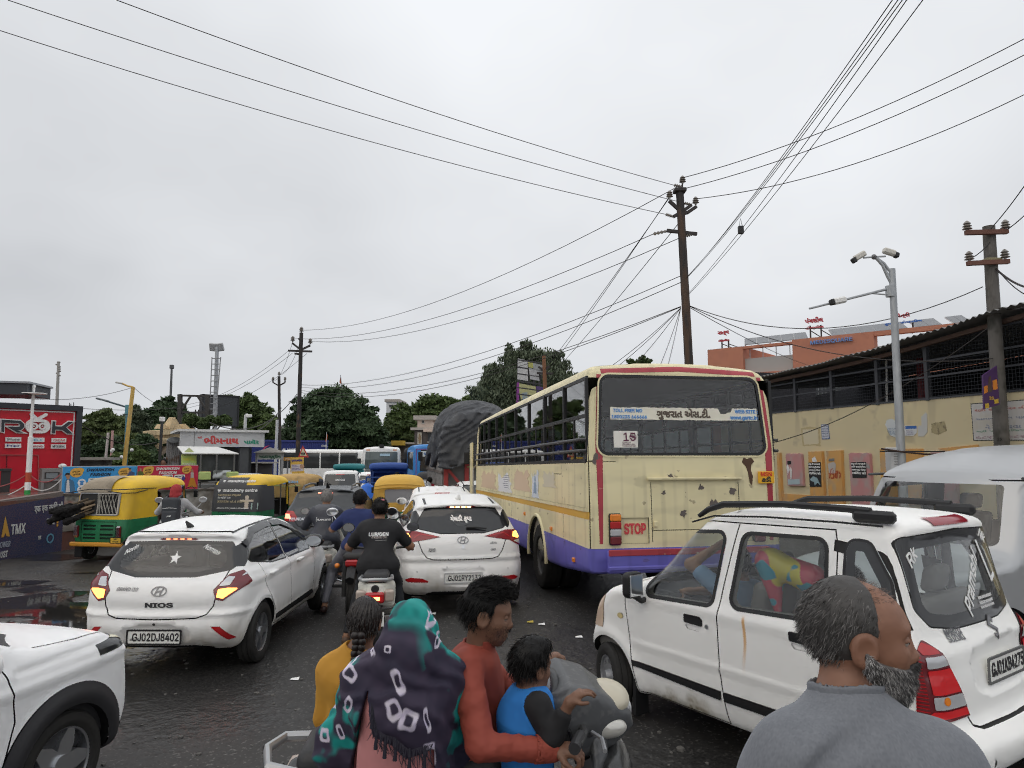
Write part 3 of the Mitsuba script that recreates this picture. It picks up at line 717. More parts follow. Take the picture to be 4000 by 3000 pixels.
T.add('glass_case',I.box(a[0]+.05,b[0]-.05,gz(30)+.55,gz(30)+1.25,-1.5,-.1),mat((.10,.11,.11),.1))
T.add('cart_body',I.box(a[0],b[0],gz(30)+.1,gz(30)+.85,-1.6,0),mat((.45,.47,.48),.5))
for i,x in enumerate(np.linspace(a[0]+.2,b[0]-.2,5)):
 T.add('jar',xf(tube([(x,gz(30)+.86,-.05),(x,gz(30)+1.05,-.05)],.07,8),I.M),mat([(.5,.3,.1),(.4,.4,.42),(.5,.1,.1),(.55,.5,.3),(.2,.3,.2)][i],.4))
for(nm,u0,v0,u1,v1,Yb,t,m,lc)in(('poster_board',1135,1846,1186,1787,29.2,'દ્વારકાધીશ',mat((.72,.45,.08),.5),mat((.05,.04,.25),.5)),('poster_board',1141,1862,1188,1842,29.0,'પરદેશ',mat((.75,.45,.06),.5),INK),('poster_board',1108,1800,1140,1787,30.4,'STALL',mat((.65,.32,.06),.5),WHITE)):
 Q=Plane(at(u0,v0,Yb),at(u1,v0,Yb+.1))
 TT=Thing(nm,{'દ્વારકાધીશ':'tall orange yellow advertising board with white centre standing by the ice cream cart','પરદેશ':'small yellow board below the tall orange advertising board','STALL':'orange strip of board behind the man in the pale green shirt'}[t],'board')
 TT.add('panel',Q.sheet([(u0,v0),(u1,v0-3),(u1+1,v1-2),(u0,v1)],0,.03),m)
 TT.add('panel_post',tube([at((u0+u1)/2,v0,Yb+.1)*[1,1,0]+[0,0,gz(Yb)],at((u0+u1)/2,v1,Yb+.1)],.03,6),STEEL)
 if u1-u0>45 and v0-v1>40:
  TT.add('pale_panel',Q.sheet([(u0+3,v0-3),(u1-2,v0-6),(u1-2,v1+26),(u0+3,v1+28)],.034,.004),mat((.62,.58,.60),.5))
  TT.add('roundel',Q.at(flat(Point(*Q.uv(1180,1822)).buffer(.09),.004),0,0,.04),mat((.45,.28,.2),.5))
  TT.add('board_lettering',Q.text(t,u0+4,v1+18,u1-4,v1+5,GUJ,3,off=.04),lc)
  for i in range(4):
   TT.add('board_lettering',Q.at(flat(sbox(0,0,.35-.05*i,.02),.003),*(Q.uv(u0+6,v0-10-i*6)),.042),mat((.2,.15,.35),.5))
 else:
  TT.add('board_lettering',Q.text(t,u0+5,v0-5,u1-5,v1+4,GUJ if ord(t[0])>500 else 'Inter.woff2',2,off=.036),lc)
T=Thing('warning_sign','red edged triangular level crossing sign on a post','sign')
Yb=29.6
Q=Plane(at(1165,1785,Yb),at(1206,1785,Yb))
T.add('triangle_border',Q.sheet([(1165,1785),(1207,1787),(1183,1740)],0,.02),mat((.50,.05,.04),.5))
T.add('triangle_face',Q.sheet([(1172,1780),(1199,1781),(1183.5,1751)],.022,.004),mat((.70,.65,.45),.5))
for x in(1177,1181,1185,1189):
 T.add('gate_symbol',Q.sheet([(x,1778),(x+2.4,1778),(x+2.4,1768),(x+1.2,1766),(x,1768)],.03,.003),INK)
T.add('gate_symbol',Q.sheet([(1175,1772),(1193,1772),(1193,1770),(1175,1770)],.034,.003),INK)
T.add('sign_post',tube([at(1184,1785,Yb+.06)*[1,1,0]+[0,0,gz(Yb)],at(1184,1750,Yb+.06)],.035,8),GALV)
Cn=Plane(at(930,1800,56),at(1285,1800,60))
T=Thing('shipping_container','long dark blue shipping container with large white letters','container')
a,b=Cn.uv(940,1830),Cn.uv(1283,1722)
zig=[]
n=90
for i in range(n+1):
 zig+=[(a[0]+(b[0]-a[0])*i/n,-.0 if i%2 else-.06)]
pz=np.array(zig+[(b[0],-2.4),(a[0],-2.4)])
T.add('corrugated_body',xf(prism(pz,0,b[1]-gz(56)-.6,'z'),Cn.M@np.array([[1,0,0,0],[0,0,1,gz(56)+.6],[0,1,0,0],[0,0,0,1.0]])),mat((.03,.045,.20),.5))
T.add('top_rail',Cn.box(a[0],b[0],b[1]-.12,b[1]+.03,-.1,.04),mat((.035,.05,.22),.5))
T.add('container_lettering',Cn.text('& 2.WO',1082,1770,1158,1752,bold=5,off=.05),WHITE)
T.add('painted_swoosh',Cn.sheet([(1022,1760),(1034,1744),(1055,1739),(1038,1748),(1028,1760)],.05,.01),mat((.55,.06,.15),.5))
T.add('container_lettering',Cn.text('CMA',1255,1745,1278,1738,bold=2,off=.05),WHITE)
T=Thing('flag','small orange pennant on a thin pole in front of the big round tree','flag')
T.add('flag_staff',tube([at(1272,1800,52),at(1276,1688,52)],.03,5),STEEL)
T.add('cloth',(np.array([at(1276,1690,52),at(1271,1726,52),at(1277,1722,52.2),at(1279,1700,52.3)]),np.array([[0,1,2],[0,2,3]])),mat((.55,.10,.03),.7))
T=Thing('flag','orange pennant sticking out of the crown of the big round tree','flag')
T.add('flag_staff',tube([at(1337,1520,66),at(1330,1465,66)],.04,5),STEEL)
T.add('cloth',(np.array([at(1330,1466,66),at(1326,1495,66),at(1337,1503,66.3),at(1333,1480,66.3)]),np.array([[0,1,2],[0,2,3]])),mat((.60,.12,.04),.7))
T=Thing('display_screen','large blank dark display screen seen from behind on legs','screen')
Q=Plane(at(790,1660,44),at(930,1660,45.5))
a,b=Q.uv(790,1650),Q.uv(930,1552)
T.add('panel',Q.box(a[0],b[0],a[1]-.2,b[1],-.4,0),mat((.055,.06,.065),.6))
T.add('border',cat(Q.box(a[0]-.08,b[0]+.08,b[1],b[1]+.09,-.45,.05),Q.box(b[0],b[0]+.09,a[1]-.2,b[1],-.45,.05),Q.box(a[0]-.08,a[0],a[1]-.2,b[1],-.45,.05)),mat((.02,.02,.022),.5))
for x in(a[0]+.2,b[0]-.25):
 T.add('leg',Q.box(x,x+.22,gz(44),a[1]-.2,-.3,-.1),mat((.05,.05,.05),.6))
T=Thing('steel_gantry','black steel frame with diagonal braces and wires, grown over with weeds','frame')
Y=38
fr=lambda u,v:at(u,v,Y)
for n,p,q,w in(('post',fr(704,1850),fr(703,1540),.20),('post',fr(809,1850),fr(812,1545),.20),('beam',fr(694,1545),fr(822,1548),.10),('beam',fr(694,1610),fr(826,1614),.10),('brace',fr(705,1608),fr(745,1547),.09),('brace',fr(810,1606),fr(772,1548),.09),('cross_arm',fr(785,1612),fr(830,1605),.09),('ladder_rail',fr(760,1690),fr(764,1600),.05),('ladder_rail',fr(772,1690),fr(776,1600),.05)):
 T.add(n,beam(p,q,w),mat((.045,.042,.04),.7))
for i in range(9):
 T.add('ladder_rung',beam(fr(760+i*.4,1688-i*10),fr(772+i*.4,1688-i*10),.04),mat((.25,.25,.25),.6))
T=Thing('lighting_mast','grey lighting mast with a caged ladder and twin lamps','mast')
Y=43
T.add('shaft',tube([at(832,1900,Y),at(848,1355,Y)],[.16,.11],10),GALV,smooth=40)
for du in(-17,17):
 T.add('cage_rail',tube([at(829+du*.7,1640,Y-.3),at(845+du,1395,Y-.3)],.035,6),mat((.35,.36,.37),.5,.4))
for i in range(11):
 v=1400+i*22
 c=845-(v-1395)*.0653
 T.add('cage_rung',tube([at(c-16,v,Y-.3),at(c+16,v,Y-.3)],.028,5),mat((.30,.31,.32),.5,.4))
for du in(-14,14):
 k=T.add('floodlight',xf(bbox(0,0,0,.42,.5,.16,.03),frame(at(846+du,1356,Y),[1,0,.1*du/14],[0,-.5,1])),mat((.42,.43,.44),.4))
T.add('head_arm',tube([at(828,1353,Y),at(866,1353,Y)],.04,6),GALV)
def simple_mast(name,label,u0,v0,u1,v1,Y,r0,r1,m,extra=None):
 a,b,me=pole(u0,v0,u1,v1,Y,r0,r1)
 T=Thing(name,label,'mast')
 T.add('shaft',me,m,smooth=40)
 return T,a,b
T,a,b=simple_mast('antenna_mast','slim grey antenna mast behind the red shop with a rusty top',222,1582,229,1412,58,.17,.10,mat((.35,.34,.32),.6))
for t in np.linspace(.55,.97,7):
 P=a+(b-a)*(1-(1-t)*.25)
 T.add('bracket',mv(bbox(rng.uniform(-.1,.1),0,0,.2,.2,.12,.02),*P),mat((.3,.28,.26),.6))
T,a,b=simple_mast('antenna_mast','thin dark antenna mast above the trees left of the gantry',666,1560,671,1433,62,.13,.09,mat((.10,.105,.11),.6))
T.add('top_box',mv(bbox(0,0,0,.3,.3,.35,.03),*b),mat((.10,.105,.11),.6))
Y=24
T=Thing('street_lamp','yellow street lamp post with a short arm above the crimson banner','street lamp')
a,b,me=pole(485,1820,520,1512,Y,.075,.062)
YEL=pmat('m_yellow_post',dirty((.62,.40,.09),(.40,.33,.22),2,.5),.5)
T.add('post',me,YEL,smooth=40)
T.add('arm',tube([b,at(500,1508,Y),at(474,1497,Y)],.03,6),YEL)
T.add('lamp_head',xf(bbox(0,0,0,.24,.11,.06,.02),frame(at(466,1496,Y),[1,0,-.2],[0,1,0])),mat((.5,.5,.48),.4))
Y=27
T=Thing('street_lamp','slim teal street lamp beside the yellow lamp post','street lamp')
a,b,me=pole(490,1810,500,1592,Y,.09,.07)
T.add('post',me,mat((.08,.20,.24),.5),smooth=40)
T.add('collar',tube([b-[0,0,.25],b+[0,0,.1]],.1,8),mat((.10,.26,.30),.5))
T.add('arm',tube([b,at(460,1580,Y),at(410,1565,Y)],.035,6),mat((.07,.10,.12),.5))
T.add('lamp_head',xf(bbox(0,0,0,.5,.14,.07,.02),frame(at(401,1562,Y),[1,0,-.25],[0,1,0])),mat((.12,.14,.15),.4))
Y=26
T=Thing('lamp_post','black post carrying a white box lamp in front of the temple gateway','street lamp')
a,b,me=pole(625,1780,633,1645,Y,.06,.05)
T.add('post',me,mat((.04,.04,.04),.5))
T.add('box_lamp',mv(bbox(0,0,.07,.16,.16,.17,.02),*b),mat((.72,.72,.70),.4))
for(lb,u0,v0,u1,v1,Y,cam)in(('white surveillance camera post by the kiosk roof',956,1700,960,1620,36,972),('white surveillance post left of the dark power poles',1078,1760,1083,1640,40,None)):
 T=Thing('camera_post',lb,'camera post')
 a,b,me=pole(u0,v0,u1,v1,Y,.09,.08)
 T.add('post',me,mat((.60,.61,.62),.5),smooth=40)
 if cam:
  T.add('arm',tube([b,at(cam-4,v1-1,Y)],.05,6),mat((.60,.61,.62),.5))
  T.add('camera',mv(bbox(0,0,0,.30,.16,.16,.03),*at(cam,v1+5,Y)),WHITE)
for u0,u1,v0,v1,nm in((418,423,1740,1690,'white'),(437,440,1740,1682,'pink and white')):
 T=Thing('bollard_post',f'thin {nm} post before the hedge left of the yellow lamp post','post')
 a,b,me=pole(u0,v0,u1,v1,30,.06,.05,to_ground=True)
 T.add('shaft',me,mat((.55,.50,.48),.6)if nm=='white' else mat((.5,.3,.28),.6))
RUSTY=pmat('m_rusty_pole',lambda p,n,uv:mix((.085,.050,.032),(.028,.025,.025),smoothstep(.35,.7,fbm(p.x*9,p.y*9,p.z*1.3,4))),.7)
DKP=pmat('m_dark_pole',lambda p,n,uv:mix((.030,.026,.025),(.10,.06,.035),smoothstep(.6,.75,fbm(p.x*6,p.y*6,p.z*2.2,4))),.7)
IRON=mat((.035,.03,.03),.6)
PORC=mat((.20,.18,.16),.25,coat=1)
def insulator(T,P,up=(0,0,1),s=1.0):
 M=frame(P,np.cross(up,[0.3,.8,.1]),np.cross(up,np.cross(up,[0.3,.8,.1])))
 z=np.asarray(up,float)/np.linalg.norm(up)
 prof=[(.02,0),(.02,.03),(.07,.04),(.03,.07),(.065,.08),(.03,.11),(.055,.12),(.02,.16),(.0,.17)]
 a=np.cross(z,[1,0,0])if abs(z[0])<.9 else np.cross(z,[0,1,0])
 a/=np.linalg.norm(a)
 M=np.eye(4)
 M[:3,0],M[:3,1],M[:3,2],M[:3,3]=a*s,np.cross(z,a)*s,z*s,P
 T.add('insulator',xf(lathe(prof,10),M),PORC,smooth=40)
def power_pole(label,u0,v0,u1,v1,Y,r0,r1,m):
 T=Thing('power_pole',label,'power pole')
 a,b,me=pole(u0,v0,u1,v1,Y,r0,r1,12)
 T.add('shaft',me,m,smooth=40)
 return T,a,b
Y=17.0
T,a,b=power_pole('tall brown power pole with crossarms rising behind the bus',2690,1400,2655,745,Y,.115,.095,RUSTY)
Z2=lambda x,y:(2300+x/2.0743,650+y/2.0743)
pp=lambda x,y,d=0:at(*Z2(x,y),Y+d)
T.add('pole_cap',mv(bbox(0,0,0,.30,.26,.10,.02),*b),IRON)
T.add('top_spike',tube([pp(752,230),pp(762,90)],.02,6),IRON)
for p,q in(((740,360),(650,278)),((745,372),(795,378)),((795,378),(872,325)),((760,365),(832,312)),((740,378),(685,408)),((632,520),(876,548))):
 T.add('crossarm',beam(pp(*p),pp(*q),.075),IRON)
for p in((760,140),(655,260),(866,310)):
 insulator(T,pp(*p),s=1.25)
for p,q in(((690,152),(755,165)),((775,298),(835,312)),((622,388),(685,408)),((522,548),(632,524)),((772,566),(840,550))):
 d=pp(*q)-pp(*p)
 T.add('strain_insulator',tube([pp(*p)+d*t for t in np.linspace(0,1,9)],[.015,.05,.02,.05,.02,.05,.02,.04,.015],7),PORC)
Y=38.0
T,a,b=power_pole('dark power pole with a crossarm in front of the big round tree',1163,1780,1177,1300,Y,.13,.10,DKP)
Z3=lambda x,y:(900+x/2.212,1250+y/2.212)
pq=lambda x,y,d=0:at(*Z3(x,y),Y+d)
for p,q in(((605,255),(535,200)),((610,258),(690,220)),((500,265),(705,272)),((588,165),(625,165)),((555,290),(590,295))):
 T.add('crossarm',beam(pq(*p),pq(*q),.10),IRON)
T.add('top_spike',tube([pq(612,125),pq(614,90)],.03,6),IRON)
for p in((538,190),(690,210),(613,110)):
 insulator(T,pq(*p),s=2.0)
Y=52.0
T,a,b=power_pole('slender dark power pole with a forked top left of the dark pole with a crossarm',1093,1760,1090,1470,Y,.12,.10,DKP)
for p,q in(((418,568),(368,540)),((420,568),(472,540)),((368,540),(368,520)),((472,540),(472,522))):
 T.add('crossarm',beam(pq(*p),pq(*q),.09),IRON)
for p in((368,525),(472,525),(420,480)):
 insulator(T,pq(*p),s=1.8)
Y=13.5
T,a,b=power_pole('square grey concrete power pole with two crossarms near the right edge',3915,1760,3862,885,Y,.145,.11,pmat('m_concrete_pole',dirty((.15,.14,.13),(.06,.058,.05),2.5),.85))
Z4=lambda x,y:(2700+x/1.6592,900+y/1.6592)
pr=lambda x,y,d=0:at(*Z4(x,y),Y+d)
for p,q in(((1778,15),(2050,8)),((1790,214),(2058,202))):
 T.add('crossarm',beam(pr(*p,-.15),pr(*q,-.15),.085),mat((.16,.07,.05),.7))
for p in((1803,205),(2035,192),(1790,8),(2038,0)):
 insulator(T,pr(*p,-.15),s=1.3)
T.add('clamp_band',mv(bbox(0,0,0,.30,.30,.07,.01),*pr(1936,200)),mat((.25,.22,.12),.6))
T.add('stencil_number',xf(ctext('28',.10,None,bold=2),frame(pr(2000,1365,-.16),[1,0,0],[0,0,1])),INK)
q=Plane(pr(1880,1140,-.35),pr(1985,1120,-.25))
TP=Thing('pole_poster','purple and gold advertising board tied to the grey concrete pole','poster')
c4=lambda*a:Z4(*a)
TP.add('board',q.sheet([c4(1890,1160),(c4(1990,1130)),c4(1972,878),c4(1882,940)],0,.03),mat((.075,.03,.12),.4))
for pts,m in(([(1888,1060),(1912,1050),(1910,1005),(1886,1012)],(.65,.22,.03)),([(1945,1035),(1975,1030),(1970,965),(1942,975)],(.7,.25,.04)),([(1895,1155),(1920,1148),(1918,1120),(1893,1125)],(.6,.4,.05)),([(1955,1125),(1982,1120),(1980,1092),(1952,1098)],(.6,.4,.05)),([(1910,1050),(1918,950),(1930,945),(1940,1045)],(.10,.06,.05))):
 TP.add('poster_print',q.sheet([c4(*p)for p in pts],.034,.003),mat(m,.5))
TP.add('poster_lettering',q.text('20',*c4(1922,1098),*c4(1948,1078),bold=2,off=.036),mat((.65,.4,.06),.5))
Y=14.0
T=Thing('camera_post','tall galvanised camera post with two cameras at its top and a long lower arm','camera post')
a,b,me=pole(3521,1800,3484,1050,Y,.095,.062,14)
T.add('post',me,GALV,smooth=40)
pc=lambda x,y,d=0:at(*Z4(x,y),Y+d)
T.add('curved_arm',tube([pc(1300,345),pc(1275,300),pc(1240,225),pc(1190,170)],[.035,.035,.03,.03],8),GALV,smooth=40)
T.add('curved_arm',tube([pc(1285,262),pc(1250,215),pc(1195,175)],.028,8),GALV,smooth=40)
T.add('bracket',tube([pc(1115,178),pc(1175,172),pc(1260,168)],.018,6),GALV)
T.add('junction',mv(Manifold.sphere(.06,8),*pc(1185,172)),mat((.15,.15,.16),.5))
for x,y,r,hd in((1092,165,-30,1),(1284,140,18,-1)):
 k=T.add('camera',xf(bbox(0,0,0,.26,.12,.12,.025),frame(pc(x,y),[math.cos(math.radians(-r)),0,math.sin(math.radians(-r))],[0,1,.0])),mat((.62,.60,.55),.4))
 T.add('camera_lens',xf(bbox(-.15 if hd>0 else .15,-.0,-.02,.10,.11,.11,.02),frame(pc(x,y),[math.cos(math.radians(-r)),0,math.sin(math.radians(-r))],[0,1,.0])),INK,up=k)
T.add('arm_sleeve',tube([pc(1292,430),pc(1288,360)],.09,8),GALV)
T.add('long_arm',tube([pc(1280,378),pc(765,507)],[.028,.022],8),GALV)
T.add('arm_stay',tube([pc(1282,418),pc(1165,408)],.015,6),GALV)
k=T.add('camera',xf(bbox(0,0,0,.28,.12,.13,.03),frame(pc(960,455,-.05),[1,0,.22],[0,1,0])),WHITE)
T.add('camera_lens',xf(bbox(-.15,0,0,.09,.13,.12,.02),frame(pc(960,455,-.05),[1,0,.22],[0,1,0])),INK,up=k)
T=Thing('junction_cabinet','small grey louvred cabinet fixed beside the galvanised camera post','cabinet')
T.add('case',mv(bbox(0,0,0,.30,.22,.48,.01),*at(3498,1795,14.1)),mat((.55,.56,.57),.5))
for i in range(6):
 T.add('louvre',mv(bbox(0,-.115,.16-i*.05,.14,.012,.02,.004),*at(3494,1795,14.1)),mat((.3,.3,.3),.5))
 # right: cream wall with the netted shed above it
W1,W2=at(3010,1612,21.0),at(4000,1525,13.3)
ZW=3.30
W1[2]=W2[2]=0
WP=Plane(W1-(W2-W1)*.35,W2+(W2-W1)*.6)
T=Thing('compound_wall','long cream compound wall with torn bills and painted panels','wall')
T.add('wall',WP.box(0,WP.len,-.6,ZW,-.25,0),pmat('m_cream_wall',lambda p,n,uv:mix(mix((.70,.60,.36),(.62,.54,.36),fbm(p.x*.8,p.y*.8,p.z*.8,4)),(.34,.29,.20),smoothstep(.66,.8,fbm(p.x*2,p.y*2,p.z*2,4))*.5+.35*smoothstep(.62,.8,noise(p.x*5,p.y*5,p.z*.5))*smoothstep(2.2,3.3,p.z)),.8,bump=lambda p,n,uv:fbm(p.x*4,p.y*4,p.z*4,3),bscale=.015,eps=.01))
c5=lambda x,y:(3000+x/3.16,1550+y/3.16)
def pil(pts,m,d,nm='pilaster'):
 T.add(nm,WP.sheet(pts,.002,d),m)
ORG=pmat('m_orange_paint',dirty((.68,.36,.10),(.45,.36,.25),2.5,.7),.8)
PNK=pmat('m_pink_paint',dirty((.55,.25,.25),(.42,.36,.34),2.5,.8),.8)
scal=lambda x0,x1,y:[(x0+(x1-x0)*t,y-14*abs(math.sin(t*9.4)))for t in np.linspace(0,1,25)]
pil([c5(*p)for p in scal(242,440,712)+[(465,1100),(270,1095)]],PNK,.07)
pil([c5(*p)for p in((530,678),(695,672),(730,1330),(565,1330))],ORG,.09)
pil([c5(*p)for p in((755,670),(935,660),(960,1330),(790,1330))],ORG,.09)
pil([c5(*p)for p in scal(1030,1285,705)+[(1320,1330),(1070,1330)]],PNK,.08)
pil([c5(*p)for p in((1400,645),(1920,640),(1960,1330),(1430,1330))],ORG,.05)
pil([c5(*p)for p in scal(2040,2330,690)+[(2380,1330),(2080,1330)]],PNK,.08)
pil([c5(*p)for p in((2110,640),(2600,590),(2640,700),(2380,720),(2350,690))],ORG,.03)
pil([c5(*p)for p in((140,690),(170,690),(200,1330),(170,1330))],ORG,.09)
pil([c5(*p)for p in((180,1195),(530,1215),(530,1330),(190,1330))],ORG,.03)
def stick(name,label,pts,m,off=.10,**k):
 return T.add(name,WP.sheet([c5(*p)for p in pts],off,.003),m,**k)
BK=mat((.018,.018,.02),.5)
for x0,y0,x1,y1,off in((535,812,690,1110,.10),(1062,808,1248,1000,.09)):
 stick('handbill',None,[(x0,y0),(x1,y0-6),(x1+10,y1),(x0+22,y1)],BK,off)
 for i in range(4):
  T.add('handbill_lettering',WP.text(('सर्व की जानकारी','किंग एक्वेरियम','आनन्द मेला','रविवार को')[i],*c5(x0+4+i*4,y0+34+i*37),*c5(x1-4+i*2,y0+6+i*37),DEV,2,off=off+.008),WHITE)
stick('fish_print',None,[(560,1020),(600,980),(650,1000),(690,1090),(655,1060),(620,1095),(612,1050),(575,1040)],mat((.30,.42,.46),.5),.11)
for pts,m,off in(([(268,792),(312,790),(316,830),(270,840)],BK,.08),([(275,1020),(420,1015),(425,1078),(280,1085)],mat((.42,.52,.56),.6),.08),([(258,860),(275,830),(300,905),(275,960)],WHITE,.08),([(300,860),(325,900),(322,1015),(308,1015)],WHITE,.08),([(790,765),(858,758),(858,790),(792,795)],mat((.2,.2,.2),.6),.10),([(775,830),(850,800),(880,830),(870,940),(800,960)],mat((.50,.46,.42),.7),.10),([(580,760),(620,738),(645,800),(590,805)],WHITE,.10),([(1250,810),(1290,850),(1300,890),(1255,880)],mat((.36,.34,.33),.7),.09)):
 stick('torn_bill',None,pts,m,off)
T.add('graffiti',WP.at(flat(union_all([LineString([WP.uv(*c5(*p))for p in q]).buffer(.02)for q in([(800,1000),(820,900),(840,890),(850,930),(830,945),(855,960),(850,1000),(825,1005)],[(795,950),(830,945)],[(880,920),(872,990),(890,1000),(900,920)],[(920,930),(935,960),(925,1000)])]),.003),0,0,.10),mat((.42,.08,.03),.6))
stick('faded_patch',None,[(405,390),(500,368),(640,380),(650,615),(560,600),(430,610)],mat((.52,.43,.24),.8),.003)
stick('faded_patch',None,[(430,405),(620,400),(628,580),(450,590)],mat((.64,.57,.40),.8),.007)
k=stick('notice',None,[(655,343),(748,336),(765,522),(668,526)],mat((.05,.10,.28),.5),.004)
stick('notice_sheet',None,[(662,350),(742,344),(757,512),(674,516)],mat((.55,.57,.62),.5),.008)
for i in range(5):
 T.add('notice_text',WP.text('નોટિસ બોર્ડ' if i==0 else 'જાહેર ખબર ૯૮૨૫',*c5(668+2*i,372+i*30),*c5(742+i,356+i*30),GUJ,1,off=.012),mat((.06,.09,.25),.5))
stick('torn_bill',None,[(1450,340),(1470,285),(1525,270),(1570,290),(1600,370),(1612,480),(1580,500),(1520,480),(1490,430)],mat((.62,.65,.66),.6),.006)
stick('torn_bill',None,[(1670,370),(1700,355),(1840,360),(1840,440),(1800,485),(1690,480)],mat((.64,.65,.66),.6),.006)
stick('torn_bill',None,[(1850,365),(1900,350),(1895,250),(1945,195),(1970,210),(1970,440),(1925,490),(1855,488)],mat((.56,.56,.54),.6),.006)
stick('bill_heading',None,[(1700,362),(1838,358),(1838,392),(1702,398)],mat((.05,.14,.42),.5),.011)
for i in range(6):
 stick('bill_line',None,[(1470+i*6,395+i*14),(1600,388+i*16),(1600,392+i*16),(1470+i*6,400+i*14)],mat((.12,.2,.3),.6),.011)
 stick('bill_line',None,[(1710,415+i*11),(1800,413+i*11),(1800,416+i*11),(1710,418+i*11)],mat((.3,.3,.4),.6),.011)
stick('soot_stain',None,[(2020,330),(2180,300),(2210,420),(2100,470),(2020,440)],pmat('m_soot',dirty((.45,.38,.22),(.18,.15,.10),6),.9),.003)
q4=lambda x,y:Z4(x,y)
T.add('painted_sign_edge',WP.sheet([q4(1812,1122),q4(2300,1085),q4(2320,1362),q4(1830,1364)],.003,.003),mat((.10,.10,.10),.7))
T.add('painted_sign',WP.sheet([q4(1818,1128),q4(2296,1092),q4(2314,1356),q4(1836,1358)],.007,.003),pmat('m_sign_white',dirty((.58,.57,.56),(.50,.45,.35),2,.6),.8))
for t,x0,y0,x1,y1,c in(('શ્રી શંખેશ્વર તીર્થ',1840,1180,2240,1128,(.50,.22,.20)),('આપનો શુભ પ્રસંગ',1848,1236,2250,1192,(.26,.29,.38)),('ને ઉજવવા માટે',1910,1290,2250,1246,(.26,.29,.38)),('શ્રી પ.પૂ. વિજયસંઘ',1850,1312,2250,1282,(.20,.33,.24)),('૯૮૨૪૭ ૯૮૨૪૬',1850,1352,2250,1324,(.40,.28,.30))):
 T.add('sign_lettering',WP.text(t,*q4(x0,y0),*q4(x1,y1),GUJ,1,off=.012),mat(c,.7))
T=Thing('market_shed','large dark shed with wire netting sides and a corrugated sheet roof above the cream wall','shed')
e0,e1=WP.uv(3012,1475)[1],WP.uv(3990,1212)[1]
s_0,s_1=WP.uv(3012,1475)[0],WP.uv(3990,1212)[0]
ze=lambda s:e0+(e1-e0)*(s-s_0)/(s_1-s_0)-.10*math.sin(PI*np.clip((s-s_0)/(s_1-s_0),0,1))
ss=np.arange(max(s_0-5,.1),WP.len,.08)
rows=[]
for d in(.55,.0,-2.0,-5.5):
 rows.append([(s,ze(s)+.015+(.025 if i%2 else-.025)-.04*(d<.5)*d*0+.09*(-d)*.6,d+(.05*math.sin(s*3.1)if d>.5 else 0))for i,s in enumerate(ss)])
rv=np.array(rows)
gi=np.arange(rv.shape[0]*rv.shape[1]).reshape(rv.shape[:2])
T.add('corrugated_roof',xf((rv.reshape(-1,3),np.stack([gi[:-1,:-1],gi[1:,:-1],gi[1:,1:],gi[:-1,1:]],-1).reshape(-1,4)),WP.M),mat((.22,.22,.22),.6,.3))
T.add('eave_beam',xf(tube([(s,ze(s)-.12,.05)for s in ss[::20]],.06,4),WP.M),mat((.16,.10,.08),.7))
T.add('back_wall',xf(prism([(-3,ZW-.2),(WP.len,ZW-.2)]+[(s,ze(s)+.285)for s in np.linspace(WP.len,-3,12)],-5.6,-5.5,'z'),WP.M),mat((.022,.024,.03),.9))
T.add('floor_slab',WP.box(0,WP.len,ZW-.06,ZW-.02,-5.5,-.26),mat((.05,.05,.05),.9))
T.add('end_wall',WP.box(s_0-5.2,s_0-5.1,ZW,5.2,-5.5,0),mat((.03,.03,.035),.9))
posts=[WP.uv(x,1500)[0]for x in(3105,3248,3427,3622,3905)]+[WP.len-.3,s_0-1.5,s_0-3.2]
MET=mat((.055,.058,.068),.5)
for s in posts:
 T.add('post',WP.box(s-.045,s+.045,ZW-.02,ze(s)-.02,-.06,.03),MET)
zz=[ZW+.02,ZW+(4.4-ZW)*.40,ZW+(4.4-ZW)*.72]
for i,z in enumerate(zz):
 T.add('rail',xf(tube([(s_0-5,z,0),(WP.len,z+(.10 if i else 0),0)],.028,4),WP.M),MET)
T.add('rail',xf(tube([(s_0+3,ZW+1.22,0),(WP.len,ZW+1.42,0)],.028,4),WP.M),MET)
T.add('inner_post',WP.box(WP.uv(3330,1500)[0]-.06,WP.uv(3330,1500)[0]+.06,ZW,5.2,-2.2,-2.05),mat((.25,.04,.05),.6))
T.add('inner_post',xf(tube([(WP.uv(3410,1560)[0],ZW,-.4),(WP.uv(3408,1400)[0],ze(WP.uv(3408,1400)[0])-.1,-.4)],.025,6),WP.M),WHITE)
so=sorted([s_0-5.0]+posts)
for s0,s1 in zip(so[:-1],so[1:]):
 if s1-s0<.2:
  continue
 ws=[]
 for x in np.arange(s0+.05,s1,.075):
  ws.append(tube([(x,ZW,.0),(x,ze(x)-.05,.0)],.0045,3,False))
 for z in np.arange(ZW+.06,max(ze(s0),ze(s1))-.06,.075):
  ok=[x for x in np.linspace(s0,s1,9)if ze(x)-.05>z]
  if len(ok)>1:
   ws.append(tube([(min(ok),z,.004),(max(ok),z,.004)],.0045,3,False))
 T.add('wire_netting',xf(cat(*ws),WP.M),mat((.05,.055,.065),.5,.3),kind='stuff')
HB=Plane(at(2767,1400,62),at(3712,1400,50))
T=Thing('hospital_building','salmon coloured medical building with louvred windows and blue lettering on its parapet','building')
SAL=pmat('m_salmon',dirty((.52,.21,.13),(.44,.18,.12),.5,.6),.7)
GRYC=mat((.42,.40,.38),.8)
ztop=HB.uv(2767,1367)[1]
def hb(x0,x1,y0,y1,d0,d1,m,n):
 a,b=HB.uv(*Z4(x0,(y0+y1)/2)),HB.uv(*Z4(x1,(y0+y1)/2))
 za,zb=HB.uv(*Z4((x0+x1)/2,y1))[1],HB.uv(*Z4((x0+x1)/2,y0))[1]
 return T.add(n,HB.box(a[0],b[0],min(za,zb),max(za,zb),d0,d1),m)
